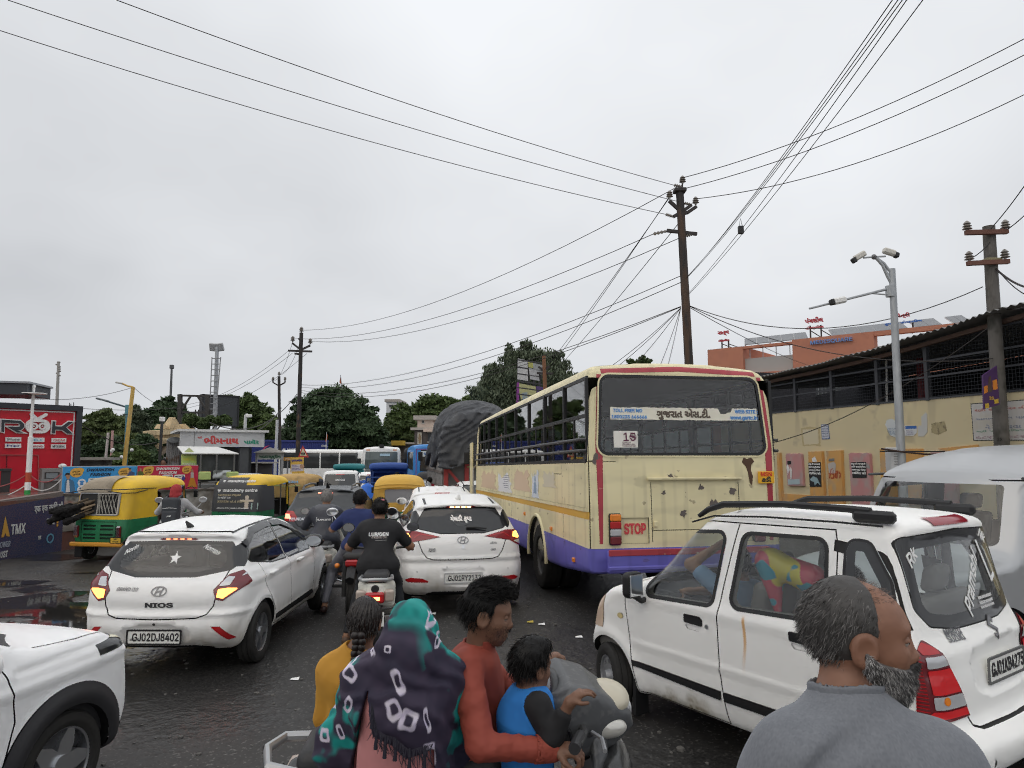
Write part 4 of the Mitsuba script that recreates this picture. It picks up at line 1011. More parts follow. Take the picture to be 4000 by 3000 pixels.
sx=lambda x:HB.uv(*Z4(x,800))[0]
L1=HB.len
T.add('main_block',HB.box(0,L1+6,-1,ztop-2.35,-14,-.02),SAL)
T.add('corner_block',HB.box(0,sx(338),ztop-2.35,ztop,-14,.12),SAL)
T.add('parapet',HB.box(sx(660),sx(1190),ztop-2.35,ztop+.12,-1.0,.12),SAL)
T.add('roof_beam',HB.box(sx(338),sx(660),ztop-.22,ztop,-.5,.05),SAL)
T.add('roof_beam',HB.box(sx(1190),L1+6,ztop-.22,ztop+.12,-.5,.05),SAL)
T.add('terrace_wall',HB.box(sx(338),sx(660),ztop-2.35,ztop-1.05,-.6,-.3),GRYC)
T.add('terrace_wall',HB.box(sx(1190),L1+6,ztop-2.35,ztop-1.0,-.6,-.3),GRYC)
T.add('band',HB.box(sx(338),sx(1190),ztop-2.95,ztop-2.35,-.02,.10),SAL)
for x0,x1 in((150,275),(345,660),(735,1020),(1080,1400)):
 T.add('window_recess',HB.box(sx(x0),sx(x1),ztop-4.6,ztop-3.0,-.02,.02),mat((.05,.055,.06),.3))
 for s in np.arange(sx(x0)+.1,sx(x1)-.1,.28):
  T.add('louvre',HB.box(s,s+.07,ztop-4.6,ztop-3.02,.03,.09),mat((.15,.16,.17),.5))
for x in np.linspace(sx(338)+.4,sx(660)-.4,4):
 T.add('rail_post',HB.box(x,x+.05,ztop-1.05,ztop-.22,-.42,-.36),mat((.35,.35,.35),.5))
ms=T.add('wall_lettering',HB.text('MEDISQUARE',*Z4(780,746),*Z4(1050,692),bold=1,off=.2,depth=.12),mat((.16,.30,.62),.5))
def roof_sign(label,rows,legs):
 S_=Thing('roof_sign',label,'sign')
 for t,x0,y0,x1,y1,m in rows:
  S_.add('sign_lettering',HB.text(t,*Z4(x0,y0),*Z4(x1,y1),GUJ,2,off=-.6,depth=.15),m)
 for x,yb,yt in legs:
  a,b=HB.uv(*Z4(x,yb)),HB.uv(*Z4(x,yt))
  S_.add('leg',HB.box(a[0],a[0]+.1,ztop-.05,b[1],-.75,-.65),mat((.05,.05,.05),.6))
  S_.add('stay',xf(beam((a[0]+.05,b[1]-.4,-.7),(a[0]+1.0,ztop,-2.0),.07),HB.M),mat((.05,.05,.05),.6))
REDS,BLUS=mat((.50,.06,.08),.5),mat((.05,.17,.55),.5)
roof_sign('red two line hospital roof sign at the left corner of the salmon building',(('સત્વ',157,682,228,642,REDS),('હોસ્પિટલ',160,722,230,696,REDS)),((175,765,700),(218,760,700)))
roof_sign('red two line hospital roof sign in the middle between the solar panels',(('પંચશીલ',724,600,840,548,REDS),('હોસ્પિટલ',728,643,844,606,REDS)),((752,705,610),(822,700,605)))
roof_sign('red and blue hospital roof sign on the right, partly behind the camera post',(('મૈત્રી',1318,568,1406,522,REDS),('વુમન્સ હોસ્પિટલ',1243,614,1486,566,BLUS)),((1300,650,600),(1420,640,590)))
for i,(x0,x1,yl0,yl1,yh0,yh1,lb)in enumerate(((278,735,748,700,692,655,'solar panel array on the left of the hospital roof'),(850,1390,695,665,622,582,'long solar panel array right of the middle roof sign'),(1400,1615,660,640,585,548,'solar panel array behind the blue hospital lettering'),(1648,1805,590,580,560,540,'small solar panel array at the right end of the hospital roof'))):
 S_=Thing('solar_array',lb,'solar panel')
 a,b=HB.uv(*Z4(x0+40,yl0)),HB.uv(*Z4(x1,yl1))
 c=HB.uv(*Z4(x0,yh0))
 n=max(2,int((b[0]-a[0])/1.05))
 zl=max(a[1],ztop+.3)
 zh=c[1]if i else c[1]
 zh=max(zh,zl+.9)
 for j in range(n):
  s0,s1=a[0]+(b[0]-a[0])*j/n,a[0]+(b[0]-a[0])*(j+.96)/n
  q=np.array([[s0,zl,-1.0],[s1,zl,-1.0],[s1-.9,zh,-3.2],[s0-.9,zh,-3.2]])
  S_.add('panel',xf((np.vstack([q,q-[0,.05,0]]),np.array([[0,1,2],[0,2,3],[4,6,5],[4,7,6],[0,4,5],[0,5,1],[1,5,6],[1,6,2],[2,6,7],[2,7,3],[3,7,4],[3,4,0]])),HB.M),mat((.12,.125,.135),.35))
  S_.add('support',xf(beam(q[0]-[0,.06,0],q[3]-[0,.06,0],.06),HB.M),mat((.5,.5,.5),.5))
  if j%2==0:
   S_.add('leg',xf(beam((s0,ztop-.1,-1.3),(s0-.1,zl+.1,-1.3),.07),HB.M),mat((.5,.5,.5),.5))
Q=Plane(at(2018,1575,34),at(2128,1560,33))
T=Thing('hoarding','tall steel hoarding frame with torn grey, yellow and purple sheets','billboard')
c6=lambda x,y:(1600+x/2.765,1300+y/2.765)
ez=lambda x,y:Q.uv(*c6(x,y))
for x0,x1 in((1160,1168),(1205,1210),(1270,1276),(1330,1335),(1395,1400),(1440,1446)):
 k0,k1=ez(x0,760),ez(x0,285+(x0-1160)*.21)
 T.add('upright',xf(beam((k0[0],gz(34),-.1),(k0[0],k1[1],-.1),.08),Q.M),mat((.04,.04,.045),.6))
for y in(300,380,450,530,600,670,740):
 T.add('cross_bar',xf(beam((*ez(1160,y-10),-.05),(*ez(1446,y+30),-.05),.06),Q.M),mat((.04,.04,.045),.6))
for pts,m in(([(1166,275),(1270,300),(1275,520),(1160,500)],(.48,.49,.50)),([(1330,325),(1440,350),(1445,460),(1335,430)],(.30,.32,.33)),([(1180,545),(1360,580),(1365,660),(1200,720),(1180,640)],(.40,.40,.20)),([(1155,535),(1182,538),(1178,750),(1150,758)],(.22,.04,.25)),([(1365,575),(1455,590),(1460,630),(1370,665)],(.09,.05,.18)),([(1275,310),(1330,325),(1330,380),(1280,370)],(.40,.40,.12)),([(1285,380),(1390,400),(1400,520),(1300,500)],(.42,.43,.45)),([(1210,650),(1270,640),(1270,720),(1220,730)],(.16,.24,.36))):
 T.add('torn_sheet',Q.sheet([c6(*p)for p in pts],-.04+.004*len(scene)%.01,.01),mat(m,.6))
Y=33
T,a,b=power_pole('rusty brown pole with dark crossarms beside the hoarding',*c6(1470,800),*c6(1450,250),Y,.12,.09,mat((.22,.10,.05),.7))
for p,q in(((1375,435),(1550,440)),((1390,365),(1450,410)),((1450,410),(1510,360))):
 T.add('crossarm',beam(at(*c6(*p),Y),at(*c6(*q),Y),.09),IRON)
def house(name,label,u0,v0,u1,v1,Y,m,roof=.25,wins=(),depth=8,extra=None):
 Q=Plane(at(u0,v0,Y),at(u1,v0,Y))
 T=Thing(name,label,'building')
 a,b=Q.uv(u0,v0),Q.uv(u1,v1)
 T.add('walls',Q.box(a[0],b[0],gz(Y),b[1],-depth,0),m)
 T.add('roof_slab',Q.box(a[0]-.3,b[0]+.3,b[1],b[1]+roof,-depth,.3),mat((.40,.37,.34),.8))
 for(x0,y0,x1,y1,mm)in wins:
  p,q=Q.uv(x0,y0),Q.uv(x1,y1)
  k=T.add('window',Q.box(p[0],q[0],p[1],q[1],.0,.04),mm)
  T.add('window_frame',cat(Q.box(p[0]-.06,q[0]+.06,q[1],q[1]+.08,.0,.08),Q.box(p[0]-.06,q[0]+.06,p[1]-.08,p[1],.0,.08)),mat((.45,.43,.4),.7),up=k)
 return T,Q
DW=mat((.05,.055,.06),.3)
house('town_house','pale pink two storey house left of the tarpaulin truck',1630,1680,1690,1640,58,mat((.58,.48,.41),.8),.35,((1649,1652,1657,1643,DW),))
T,Q=house('town_house','dark brown house front with a figure poster and balcony below the pale pink house',1618,1790,1694,1680,56,mat((.10,.085,.08),.7),.2,((1672,1725,1690,1690,DW),))
T.add('poster',Q.sheet([(1631,1735),(1648,1735),(1648,1689),(1631,1689)],.05,.03),mat((.50,.47,.40),.6))
T.add('poster_figure',Q.sheet([(1637,1732),(1643,1732),(1646,1710),(1642,1697),(1640,1692),(1637,1697),(1634,1712)],.09,.01),mat((.28,.20,.12),.6))
T.add('balcony_slab',Q.box(Q.uv(1660,1690)[0],Q.uv(1694,1690)[0],Q.uv(1660,1688)[1],Q.uv(1660,1676)[1],0,1.2),mat((.62,.50,.42),.8))
house('apartment_block','distant white block with a red roof sign beyond the round tree',1508,1650,1557,1570,130,mat((.58,.60,.62),.8),.5,((1520,1590,1532,1582,DW),(1538,1590,1550,1582,DW)))
T,Q=house('town_house','pale house with a satellite dish behind the blue container',1048,1760,1125,1700,66,mat((.42,.36,.34),.8),.3,((1060,1735,1072,1722,DW),(1082,1740,1095,1725,DW)))
T.add('satellite_dish',xf(lathe([(.01,0),(.3,.05),(.55,.18),(.56,.17),(.3,.03),(.01,-.03)],18),frame(at(1057,1672,66),[1,.3,0],[0,.4,1])),mat((.55,.52,.48),.6),smooth=40)
T.add('balcony_rail',cat(*[Q.box(Q.uv(u,1700)[0],Q.uv(u,1700)[0]+.06,Q.uv(u,1698)[1],Q.uv(u,1672)[1],0,.1)for u in range(1062,1124,6)]),mat((.55,.55,.55),.6),kind='stuff')
T.add('upper_wall',Q.box(Q.uv(1072,1700)[0],Q.uv(1116,1700)[0],Q.uv(1072,1698)[1],Q.uv(1072,1665)[1],-4,-.6),mat((.42,.42,.43),.8))
T,Q=house('roadside_shop','row of low dark shops under yellow awnings below the far trees',1390,1830,1630,1735,72,mat((.10,.085,.075),.85),.2)
T.add('awning',Q.box(Q.uv(1535,1735)[0],Q.uv(1585,1735)[0],Q.uv(1535,1740)[1],Q.uv(1535,1722)[1],.2,1.2),mat((.52,.34,.05),.7))
T.add('awning',Q.box(Q.uv(1500,1740)[0],Q.uv(1532,1740)[0],Q.uv(1500,1742)[1],Q.uv(1500,1732)[1],.2,1.2),mat((.20,.10,.14),.7))
for u,m in((1400,(.25,.3,.35)),(1425,(.35,.12,.1)),(1452,(.3,.3,.3)),(1600,(.12,.2,.3))):
 T.add('shop_board',Q.box(Q.uv(u,1760)[0],Q.uv(u+18,1760)[0],Q.uv(u,1765)[1],Q.uv(u,1752)[1],.02,.1),mat(m,.6))
house('garden_wall_block','grey plastered wall beside the red shop under the hedge',305,1860,415,1797,27,pmat('m_grey_plaster',dirty((.30,.28,.26),(.12,.11,.10),1.6),.9),.1,(),.4)
T,Q=house('green_canopy_stall','stall with a green awning and red cloth between kiosk and ice cream cart',945,1860,1005,1812,31,mat((.06,.05,.05),.8),.06,(),2)
T.add('awning',xf((np.array([[*Q.uv(945,1800),.9],[*Q.uv(945,1778),.9],[*Q.uv(1003,1766),.6],[*Q.uv(1003,1782),.6]]),np.array([[0,1,2],[0,2,3]])),Q.M),mat((.02,.17,.12),.7))
T.add('red_cloth',xf((np.array([[*Q.uv(948,1812),.95],[*Q.uv(955,1800),.95],[*Q.uv(1003,1798),.9],[*Q.uv(1003,1808),.9]]),np.array([[0,1,2],[0,2,3]])),Q.M),mat((.40,.06,.06),.7))
# trees
LEAF={}
def leaf_mat(k,a,b):
 key='m_leaf_'+k
 pmat(key,lambda p,n,uv:mix(a,b,dr.clip(fbm(p.x*.55,p.y*.55,p.z*.6,3)*.9+.45*noise(p.x*5,p.y*5,p.z*5)-.2,0,1)),.55,spec=.35)
 LEAF[k]=key
leaf_mat('dark',(.022,.042,.022),(.095,.150,.068))
leaf_mat('mid',(.032,.058,.022),(.150,.210,.070))
leaf_mat('pale',(.04,.065,.024),(.19,.235,.085))
leaf_mat('grey',(.038,.058,.034),(.18,.215,.135))
BARK=mat((.07,.055,.042),.9)
rng=np.random.default_rng(77)
def tree(label,lumps,Y,kind,n=5000,leaf=.32,trunk=None,squash=1.0,group=None,droop=0.0,name='tree',cat_='tree'):
 T=Thing(name,label,cat_,group=group)
 pts=[]
 A=sum(r*r for _,_,r in lumps)
 inner=[]
 n=int(n*1.7)
 leaf=leaf*.78
 for(u,v,r)in lumps:
  dy=rng.uniform(-.6,.6)*r/FPX*Y
  c=at(u,v,Y+dy)
  R=r/FPX*Y
  k=max(5,int(16*r*r/(A/len(lumps))))
  d=rng.normal(size=(k,3));d/=np.linalg.norm(d,axis=1,keepdims=True)
  cc=c+d*R*(.25+.72*rng.random((k,1))**.6)*[1,1,squash]
  rr=R*rng.uniform(.22,.42,k)
  m=max(8,int(n*r*r/A/k))
  for q,s in zip(cc,rr):
   e=rng.normal(size=(m,3));e/=np.linalg.norm(e,axis=1,keepdims=True)
   e[:,2]=np.abs(e[:,2])*.9-.35
   p=q+e*s*(.35+.75*rng.random((m,1))**.5)*[1.25,1.25,.8*squash]
   p[:,2]-=droop*rng.random(m)**1.5*R*.8
   pts.append(p)
  m2=max(10,int(n*r*r/A*.35))
  e=rng.normal(size=(m2,3));e/=np.linalg.norm(e,axis=1,keepdims=True)
  pts.append(c+e*R*rng.random((m2,1))**.45*.95*[1,1,squash])
  v0,f0=vf(trimesh.creation.icosphere(2))
  b=1+1.1*(meshkit.fbm(v0*2.2+c,3)-.5)
  inner.append((c+v0*(R*.52*b)[:,None]*[1,1,squash],f0))
 p=np.vstack(pts)
 p=p[p[:,2]>gz(Y)+.05]
 m=len(p)
 s=leaf*rng.uniform(.5,1.3,m)
 a=rng.normal(size=(m,3));a/=np.linalg.norm(a,axis=1,keepdims=True)
 b=np.cross(a,rng.normal(size=(m,3)));b/=np.linalg.norm(b,axis=1,keepdims=True)
 if droop:
  a[:,2]-=1.2;a/=np.linalg.norm(a,axis=1,keepdims=True)
 w=.42
 V=np.stack([p-a*s[:,None],p+b*(s*w)[:,None],p+a*s[:,None],p-b*(s*w)[:,None]],1).reshape(-1,3)
 i=np.arange(m)[:,None]*4
 F=np.vstack([i+[0,1,2],i+[0,2,3]])
 T.add('crown',(V,F),LEAF[kind],kind='stuff')
 T.add('inner_foliage',cat(*inner),LEAF[kind],smooth=True,kind='stuff')
 cx=np.mean([q[0]for q in lumps])
 base=at(trunk[0]if trunk else cx,1772,Y)
 base[2]=gz(Y)-.1
 hi=max(lumps,key=lambda q:q[2])
 top=at(hi[0],hi[1],Y)
 mid=(base+top)/2+[rng.uniform(-.3,.3),0,0]
 r=.10+.012*(top[2]-base[2])
 T.add('trunk',tube([base,mid,top],[r*1.5,r,r*.5],8),BARK,smooth=True)
 for(u,v,rr)in lumps[:8]:
  q=at(u,v,Y)
  T.add('limb',tube([mid,(mid+q)/2+[0,0,.3],q],[r*.55,r*.35,r*.1],6),BARK,smooth=True)
 return T
tree('big round dark green tree behind the power pole in the middle distance',[(1310,1570,75),(1240,1600,80),(1370,1600,75),(1290,1650,110),(1180,1660,75),(1420,1660,75),(1130,1720,60),(1230,1720,90),(1350,1725,95),(1460,1710,60),(1490,1745,40),(1330,1540,40),(1275,1545,38)],66,'dark',17000,.34)
tree('tall feathery tree behind the hoarding frame',[(2060,1400,65),(2000,1420,55),(2130,1410,60),(2190,1440,50),(1935,1480,65),(2020,1490,90),(2120,1500,85),(2215,1480,40),(1890,1540,55),(1960,1560,70),(2060,1350,28),(2180,1390,25),(1900,1600,40),(2000,1590,60),(1990,1360,20),(2245,1480,22)],44,'grey',15000,.17,droop=.5)
tree('bright green bushy tree above the white truck tarpaulin far right of the round tree',[(1660,1575,40),(1705,1570,38),(1755,1585,40),(1620,1610,40),(1690,1630,60),(1570,1625,45),(1760,1640,50),(1800,1590,26),(1540,1660,45),(1620,1680,50)],74,'mid',7000,.34)
tree('dark tree under the distant white block',[(1530,1690,50),(1560,1730,50),(1600,1720,50),(1500,1700,40),(1590,1650,30)],78,'dark',5000,.36)
tree('rounded green tree behind the display screen',[(975,1580,42),(930,1600,40),(1020,1610,40),(985,1650,60),(1050,1660,40),(900,1570,30),(1060,1700,40),(950,1700,50)],62,'mid',8000,.32)
tree('dark leafed tree left of the steel frame',[(650,1590,40),(690,1605,35),(615,1620,40),(660,1640,55),(600,1660,40),(720,1640,32),(640,1690,50)],52,'dark',7000,.26)
tree('small rounded tree in front of the dark leafed tree, beside the teal lamp',[(525,1612,28),(545,1635,30),(510,1640,28),(560,1665,32),(535,1680,40)],46,'grey',4000,.22)
tree('spreading yellow green tree right of the red shop',[(420,1650,50),(380,1640,40),(460,1660,45),(350,1680,45),(400,1710,60),(470,1720,55),(330,1730,40),(540,1730,45),(415,1615,26)],38,'pale',9000,.20,squash=.8)
tree('dark bushy hedge tree behind the blue banner',[(340,1790,45),(400,1780,50),(460,1775,50),(520,1770,50),(570,1740,45),(590,1790,35),(480,1810,45),(430,1740,40)],33,'dark',9000,.17)
tree('flowering shrub with glossy leaves behind the crimson banner',[(500,1800,35),(540,1795,38),(460,1800,32),(530,1765,30)],29,'mid',5000,.12,name='flowering_shrub',cat_='shrub')
for i,(u,v)in enumerate(((437,1762),(475,1785),(515,1758),(482,1788),(441,1757))):
 single('white_blossom','white blossoms on the shrub behind the banners','flower',mv(trimesh.creation.icosphere(1,.07),*at(u,v,27.9)),WHITE,group='white blossoms on the shrub')
tree('weedy growth hanging on the steel frame by the kiosk',[(745,1640,26),(775,1650,22),(800,1655,24),(850,1645,20),(880,1640,22),(820,1640,18),(730,1660,18)],37,'mid',3500,.15,name='creeper',cat_='creeper')
tree('low dark tree line between the round tree and the container',[(1080,1740,35),(1040,1730,38),(1110,1700,40),(1010,1700,40),(1150,1690,35)],70,'dark',5000,.34)
tree('tree tops peeping over the bus roof',[(2465,1415,14),(2510,1405,14),(2530,1412,12),(2490,1425,18)],60,'mid',900,.25)
tree('feathery treetops in the gap left of the tarpaulin truck',[(1830,1560,20),(1850,1600,30),(1800,1640,40)],80,'mid',2500,.34)
tree('grass tuft and weeds by the culvert under the old plaster wall',[(345,2130,9),(352,2150,8),(372,2145,8)],16.4,'mid',500,.05,name='weed_tuft',cat_='weed')
ln=[]
for i in range(46):
 ln.append((250+i*45,1752-22*rng.random(),rng.uniform(22,42)))
far=[]
for(u,v,r)in ln:
 c=at(u,v,112)
 R=r/FPX*112
 e=rng.normal(size=(330,3));e/=np.linalg.norm(e,axis=1,keepdims=True)
 far.append(c+e*R*rng.random((330,1))**.4*[1.3,1,1])
fp=np.vstack(far)
fa=rng.normal(size=fp.shape);fa/=np.linalg.norm(fa,axis=1,keepdims=True)
fb=np.cross(fa,rng.normal(size=fp.shape));fb/=np.linalg.norm(fb,axis=1,keepdims=True)
fv=np.stack([fp-fa*.5,fp+fb*.3,fp+fa*.5,fp-fb*.3],1).reshape(-1,3)
fi=np.arange(len(fp))[:,None]*4
k=entry('tree_belt',(fv,np.vstack([fi+[0,1,2],fi+[0,2,3]])),LEAF['dark'])
labels[k]={'label':'far belt of dark trees closing the view down the road','category':'trees','kind':'stuff'}
# overhead wires
def wire(p,q,sag=.3,r=.010,n=20,label='black overhead wires crossing the grey sky',group='overhead wires'):
 t=np.linspace(0,1,n)[:,None]
 P=p+(q-p)*t-np.array([0,0,1])*4*t*(1-t)*sag
 single('overhead_wire',label,'wire',tube(P,r,5),IRON,group=group)
C=lambda x,y,d=0:at(*Z2(x,y),17+d)
wire(at(455,0,11),C(690,152),.15,.008)
wire(at(30,0,11.5),C(775,298),.15,.008)
wire(at(-60,100,12),C(622,388),.2,.008)
wire(C(762,92),at(4000,152,13),.25)
wire(C(765,182),at(4000,215,13),.25)
wire(C(872,262),at(4000,370,13.5),.35)
wire(C(690,180),at(*Z3(615,88),38),.9)
wire(C(522,548),at(*Z3(540,160),38),.8)
wire(C(725,585),at(*Z3(695,185),38),.8)
for(x,y,u)in((800,890,3508),(795,905,3525),(812,1025,3542),(815,1032,3605),(800,895,3486)):
 wire(C(x,y),at(u,0,6.0),.12,.0055)
wire(C(738,890),at(1170,1503,38),.8);wire(C(745,940),at(1170,1512,38),.9)
wire(C(745,1135),at(1169,1524,38),.9);wire(C(745,1140),at(1168,1532,38),1.0)
wire(C(660,235),at(2050,1560,40),.2);wire(C(655,250),at(2030,1560,40),.2)
wire(C(720,470),at(2060,1560,40),.2)
for u in(2395,2420,2480,2580,2610):
 wire(C(745,1145),at(u,1425,16),.05,.007)
wire(C(805,1125),at(3840,1120,13.5),.7);wire(C(810,1130),at(3880,1400,13.4),.5);wire(C(820,1145),at(3300,1440,60),.6)
wire(at(*Z3(500,268),38),at(700,1585,45),.6);wire(at(*Z3(538,285),38),at(690,1600,45),.6);wire(at(*Z3(660,290),38),at(720,1610,45),.8)
wire(at(*Z3(615,160),38),at(*Z3(420,470),52),.6);wire(at(*Z3(540,180),38),at(*Z3(368,525),52),.6)
wire(at(0,1545,20),at(520,1513,24),.25,.008);wire(at(522,1513,24),at(720,1590,38),.35,.008);wire(at(320,1596,22),at(700,1590,40),.1,.008)
wire(at(0,1510,18),at(128,1508,17.9),.02,.005)
wire(at(3860,905,13.5),at(4060,640,11),.05);wire(at(3930,900,13.5),at(4100,735,11),.05);wire(at(3790,1010,13.5),at(3880,930,13.4),.05)
wire(at(3895,1050,13.5),at(4060,1170,12),.12);wire(at(3890,1200,13.5),at(4060,1170,12),.1)
wire(at(3890,1050,13.4),at(4060,1130,12),.1,.02)
wire(at(2950,1745,17.5),at(3860,1280,13.3),.35,.010)
wire(at(320,1660,22),at(610,1728,26),.3,.016,label='thick pale cables slung between shop and kiosk',group='pale cables')
wire(at(820,1650,27),at(*Z3(575,640),38),.9,.02,label='thick pale cables slung between shop and kiosk',group='pale cables')
wire(at(905,1690,27),at(*Z3(440,760),37),.5,.02,label='thick pale cables slung between shop and kiosk',group='pale cables')
for x,y,Yd,lb in((1232,515,12.5,'small black box hanging on the cables right of the tall brown pole'),):
 P=at(*Z2(x,y),Yd)
 T=Thing('cable_box',lb,'cable box')
 T.add('case',mv(bbox(0,0,0,.10,.06,.15,.01),*P),INK)
 T.add('hanger',tube([P+[-.03,0,.07],P+[.0,0,.22],P+[.03,0,.07]],.006,4),INK)
T=Thing('cable_bracket','dark twisted iron bar bracket on the wall beside the galvanised camera post','bracket')
T.add('bar',tube([at(3443,1753,13.9),at(3525,1765,13.9),at(3610,1774,13.9),at(3735,1776,13.9)],.018,6),mat((.06,.035,.03),.7))
T.add('thin_bar',tube([at(3438,1763,13.9),at(3690,1764,13.9)],.012,6),IRON)
# people
SKIN=pmat('m_skin',lambda p,n,uv:mix((.235,.115,.068),(.31,.165,.10),fbm(p.x*30,p.y*30,p.z*30)),.5,spec=.4)
SKIND=pmat('m_skin_dark',lambda p,n,uv:mix((.15,.075,.048),(.21,.11,.07),fbm(p.x*30,p.y*30,p.z*30)),.5,spec=.4)
HAIR=mat((.007,.0065,.0065),.5,spec=.22)
EYEW=mat((.36,.33,.30),.25)
def cloth(key,c0,c1=None,s=1.0,rough=.85,sheen=.2):
 c1=c1 or tuple(x*.8 for x in c0)
 return pmat(key,lambda p,n,uv:mix(c0,c1,fbm(p.x*9*s,p.y*9*s,p.z*9*s,3)),rough,bump=lambda p,n,uv:noise(p.x*260,p.y*260,p.z*260),bscale=.0006,eps=.001,sheen=sheen)
def head_basis(fwd,up=(0,0,1)):
 f=np.asarray(fwd,float)/np.linalg.norm(fwd)
 u=np.asarray(up,float)
 l=np.cross(u,f);l/=np.linalg.norm(l)
 return np.stack([f,l,np.cross(f,l)],1)
def to_local(x,y,z,c,R):
 x,y,z=x-c[0],y-c[1],z-c[2]
 return(R[0,0]*x+R[1,0]*y+R[2,0]*z,R[0,1]*x+R[1,1]*y+R[2,1]*z,R[0,2]*x+R[1,2]*y+R[2,2]*z)
def head_f(X,Y,Z,detail=True):
 ay=np.abs(Y)
 d=ell(X,Y,Z,(-.010,0,.030),(.096,.077,.096))
 d=smin(d,ell(X,Y,Z,(.040,0,.035),(.054,.060,.055)),.03)
 d=smin(d,ell(X,Y,Z,(.030,0,-.045),(.060,.055,.068)),.04)
 d=smin(d,ell(X,ay,Z,(.054,.036,-.020),(.030,.027,.028)),.03)
 d=smin(d,cone(X,Y,Z,(.066,0,-.098),(.066,0,-.088),.019,.024),.03)
 d=smin(d,ell(X,ay,Z,(.079,.022,.032),(.012,.026,.009)),.022)
 if detail:
  d=smax(d,-(ell(X,ay,Z,(.100,.033,.011),(.016,.019,.012))),.020)
  d=smin(d,cone(X,Y,Z,(.086,0,.020),(.103,0,-.022),.0085,.0125),.020)
  d=smin(d,ell(X,Y,Z,(.104,0,-.025),(.0115,.012,.010)),.010)
  d=smin(d,ell(X,ay,Z,(.094,.0125,-.030),(.012,.008,.008)),.008)
  d=smin(d,ell(X,Y,Z,(.080,0,-.060),(.018,.030,.026)),.02)
  d=smin(d,ell(X,Y,Z,(.092,0,-.055),(.011,.022,.0065)),.006)
  d=smin(d,ell(X,Y,Z,(.090,0,-.068),(.011,.019,.0075)),.006)
  d=smax(d,-ell(X,Y,Z,(.103,0,-.0612),(.012,.022,.0014)),.004)
 e=ell(X,ay,Z,(-.006,.080,-.004),(.027,.011,.037))
 e=smax(e,-ell(X,ay,Z,(-.002,.093,-.002),(.016,.010,.024)),.008)
 return smin(d,e,.010)
def strands(P,N,length,width,droop=.3,bend=.4,seed=0,along=None):
 r=np.random.default_rng(seed)
 n=len(P)
 L=length*r.uniform(.6,1.25,n)[:,None]
 d=N+r.normal(size=(n,3))*bend
 if along is not None:
  d=d+along
 d/=np.linalg.norm(d,axis=1,keepdims=True)
 s=np.cross(d,r.normal(size=(n,3)));s/=np.linalg.norm(s,axis=1,keepdims=True)
 a,b=P,P+d*L*.5
 c=b+(d+[0,0,-droop])*L*.5
 w=width*r.uniform(.6,1.2,n)[:,None]
 V=np.stack([a-s*w,a+s*w,b-s*w*.7,b+s*w*.7,c],1).reshape(-1,3)
 i=np.arange(n)[:,None]*5
 return V,np.vstack([i+[0,1,3],i+[0,3,2],i+[2,3,4]])
def surface_points(mesh,n,seed=0):
 v,f=vf(mesh)
 r=np.random.default_rng(seed)
 t=v[f]
 cr=np.cross(t[:,1]-t[:,0],t[:,2]-t[:,0])
 ar=np.linalg.norm(cr,axis=1)
 k=r.choice(len(f),n,p=ar/ar.sum())
 a,b=r.random(n),r.random(n)
 fl=a+b>1
 a[fl],b[fl]=1-a[fl],1-b[fl]
 return t[k,0]+a[:,None]*(t[k,1]-t[k,0])+b[:,None]*(t[k,2]-t[k,0]),cr[k]/(ar[k][:,None]+1e-12)
def hand_f(x,y,z,wrist,dirn,palm_n,curl=.9,s=1.0,side=1):
 d=np.asarray(dirn,float)/np.linalg.norm(dirn)
 n=np.asarray(palm_n,float)-d*(np.asarray(palm_n,float)@d)
 n/=np.linalg.norm(n)
 t=np.cross(d,n)*side
 w=np.asarray(wrist,float)
 f=None
 k=[(-.030,.072,.80),(-.011,.080,.95),(.010,.080,1.0),(.029,.074,.92)]
 pal=[(w,w+d*.045*s,.024,.026)]
 for o,l,_ in k:
  pal.append((w+d*.012*s+t*o*.5*s,w+d*l*s+t*o*s,.017,.0125))
 for a,b,ra,rb in pal:
  q=cone(x,y,z,a,b,ra*s,rb*s)
  f=q if f is None else smin(f,q,.018*s)
 fing=None
 for o,l,le in k:
  p=w+d*l*s+t*o*s
  ang=0.25+curl*.5
  for seg,rr in((.034,.0098),(.026,.0088),(.020,.0078)):
   dv=d*math.cos(ang)+n*math.sin(ang)
   q=p+dv*seg*le*s
   g=cone(x,y,z,p,q,rr*s,rr*.9*s)
   fing=g if fing is None else np.minimum(fing,g)
   p=q
   ang+=curl*.75
 p=w+d*.028*s-t*-.026*s*1.0
 p=w+d*.025*s+t*.026*s
 p2=p+(d*.55+t*.55+n*.55)*.045*s
 p3=p2+(d*.8+n*(.3+.5*curl))*.032*s
 th=np.minimum(cone(x,y,z,p,p2,.015*s,.0115*s),cone(x,y,z,p2,p3,.011*s,.009*s))
 return smin(f,np.minimum(smin(fing,f+.004,.006),th),.007)
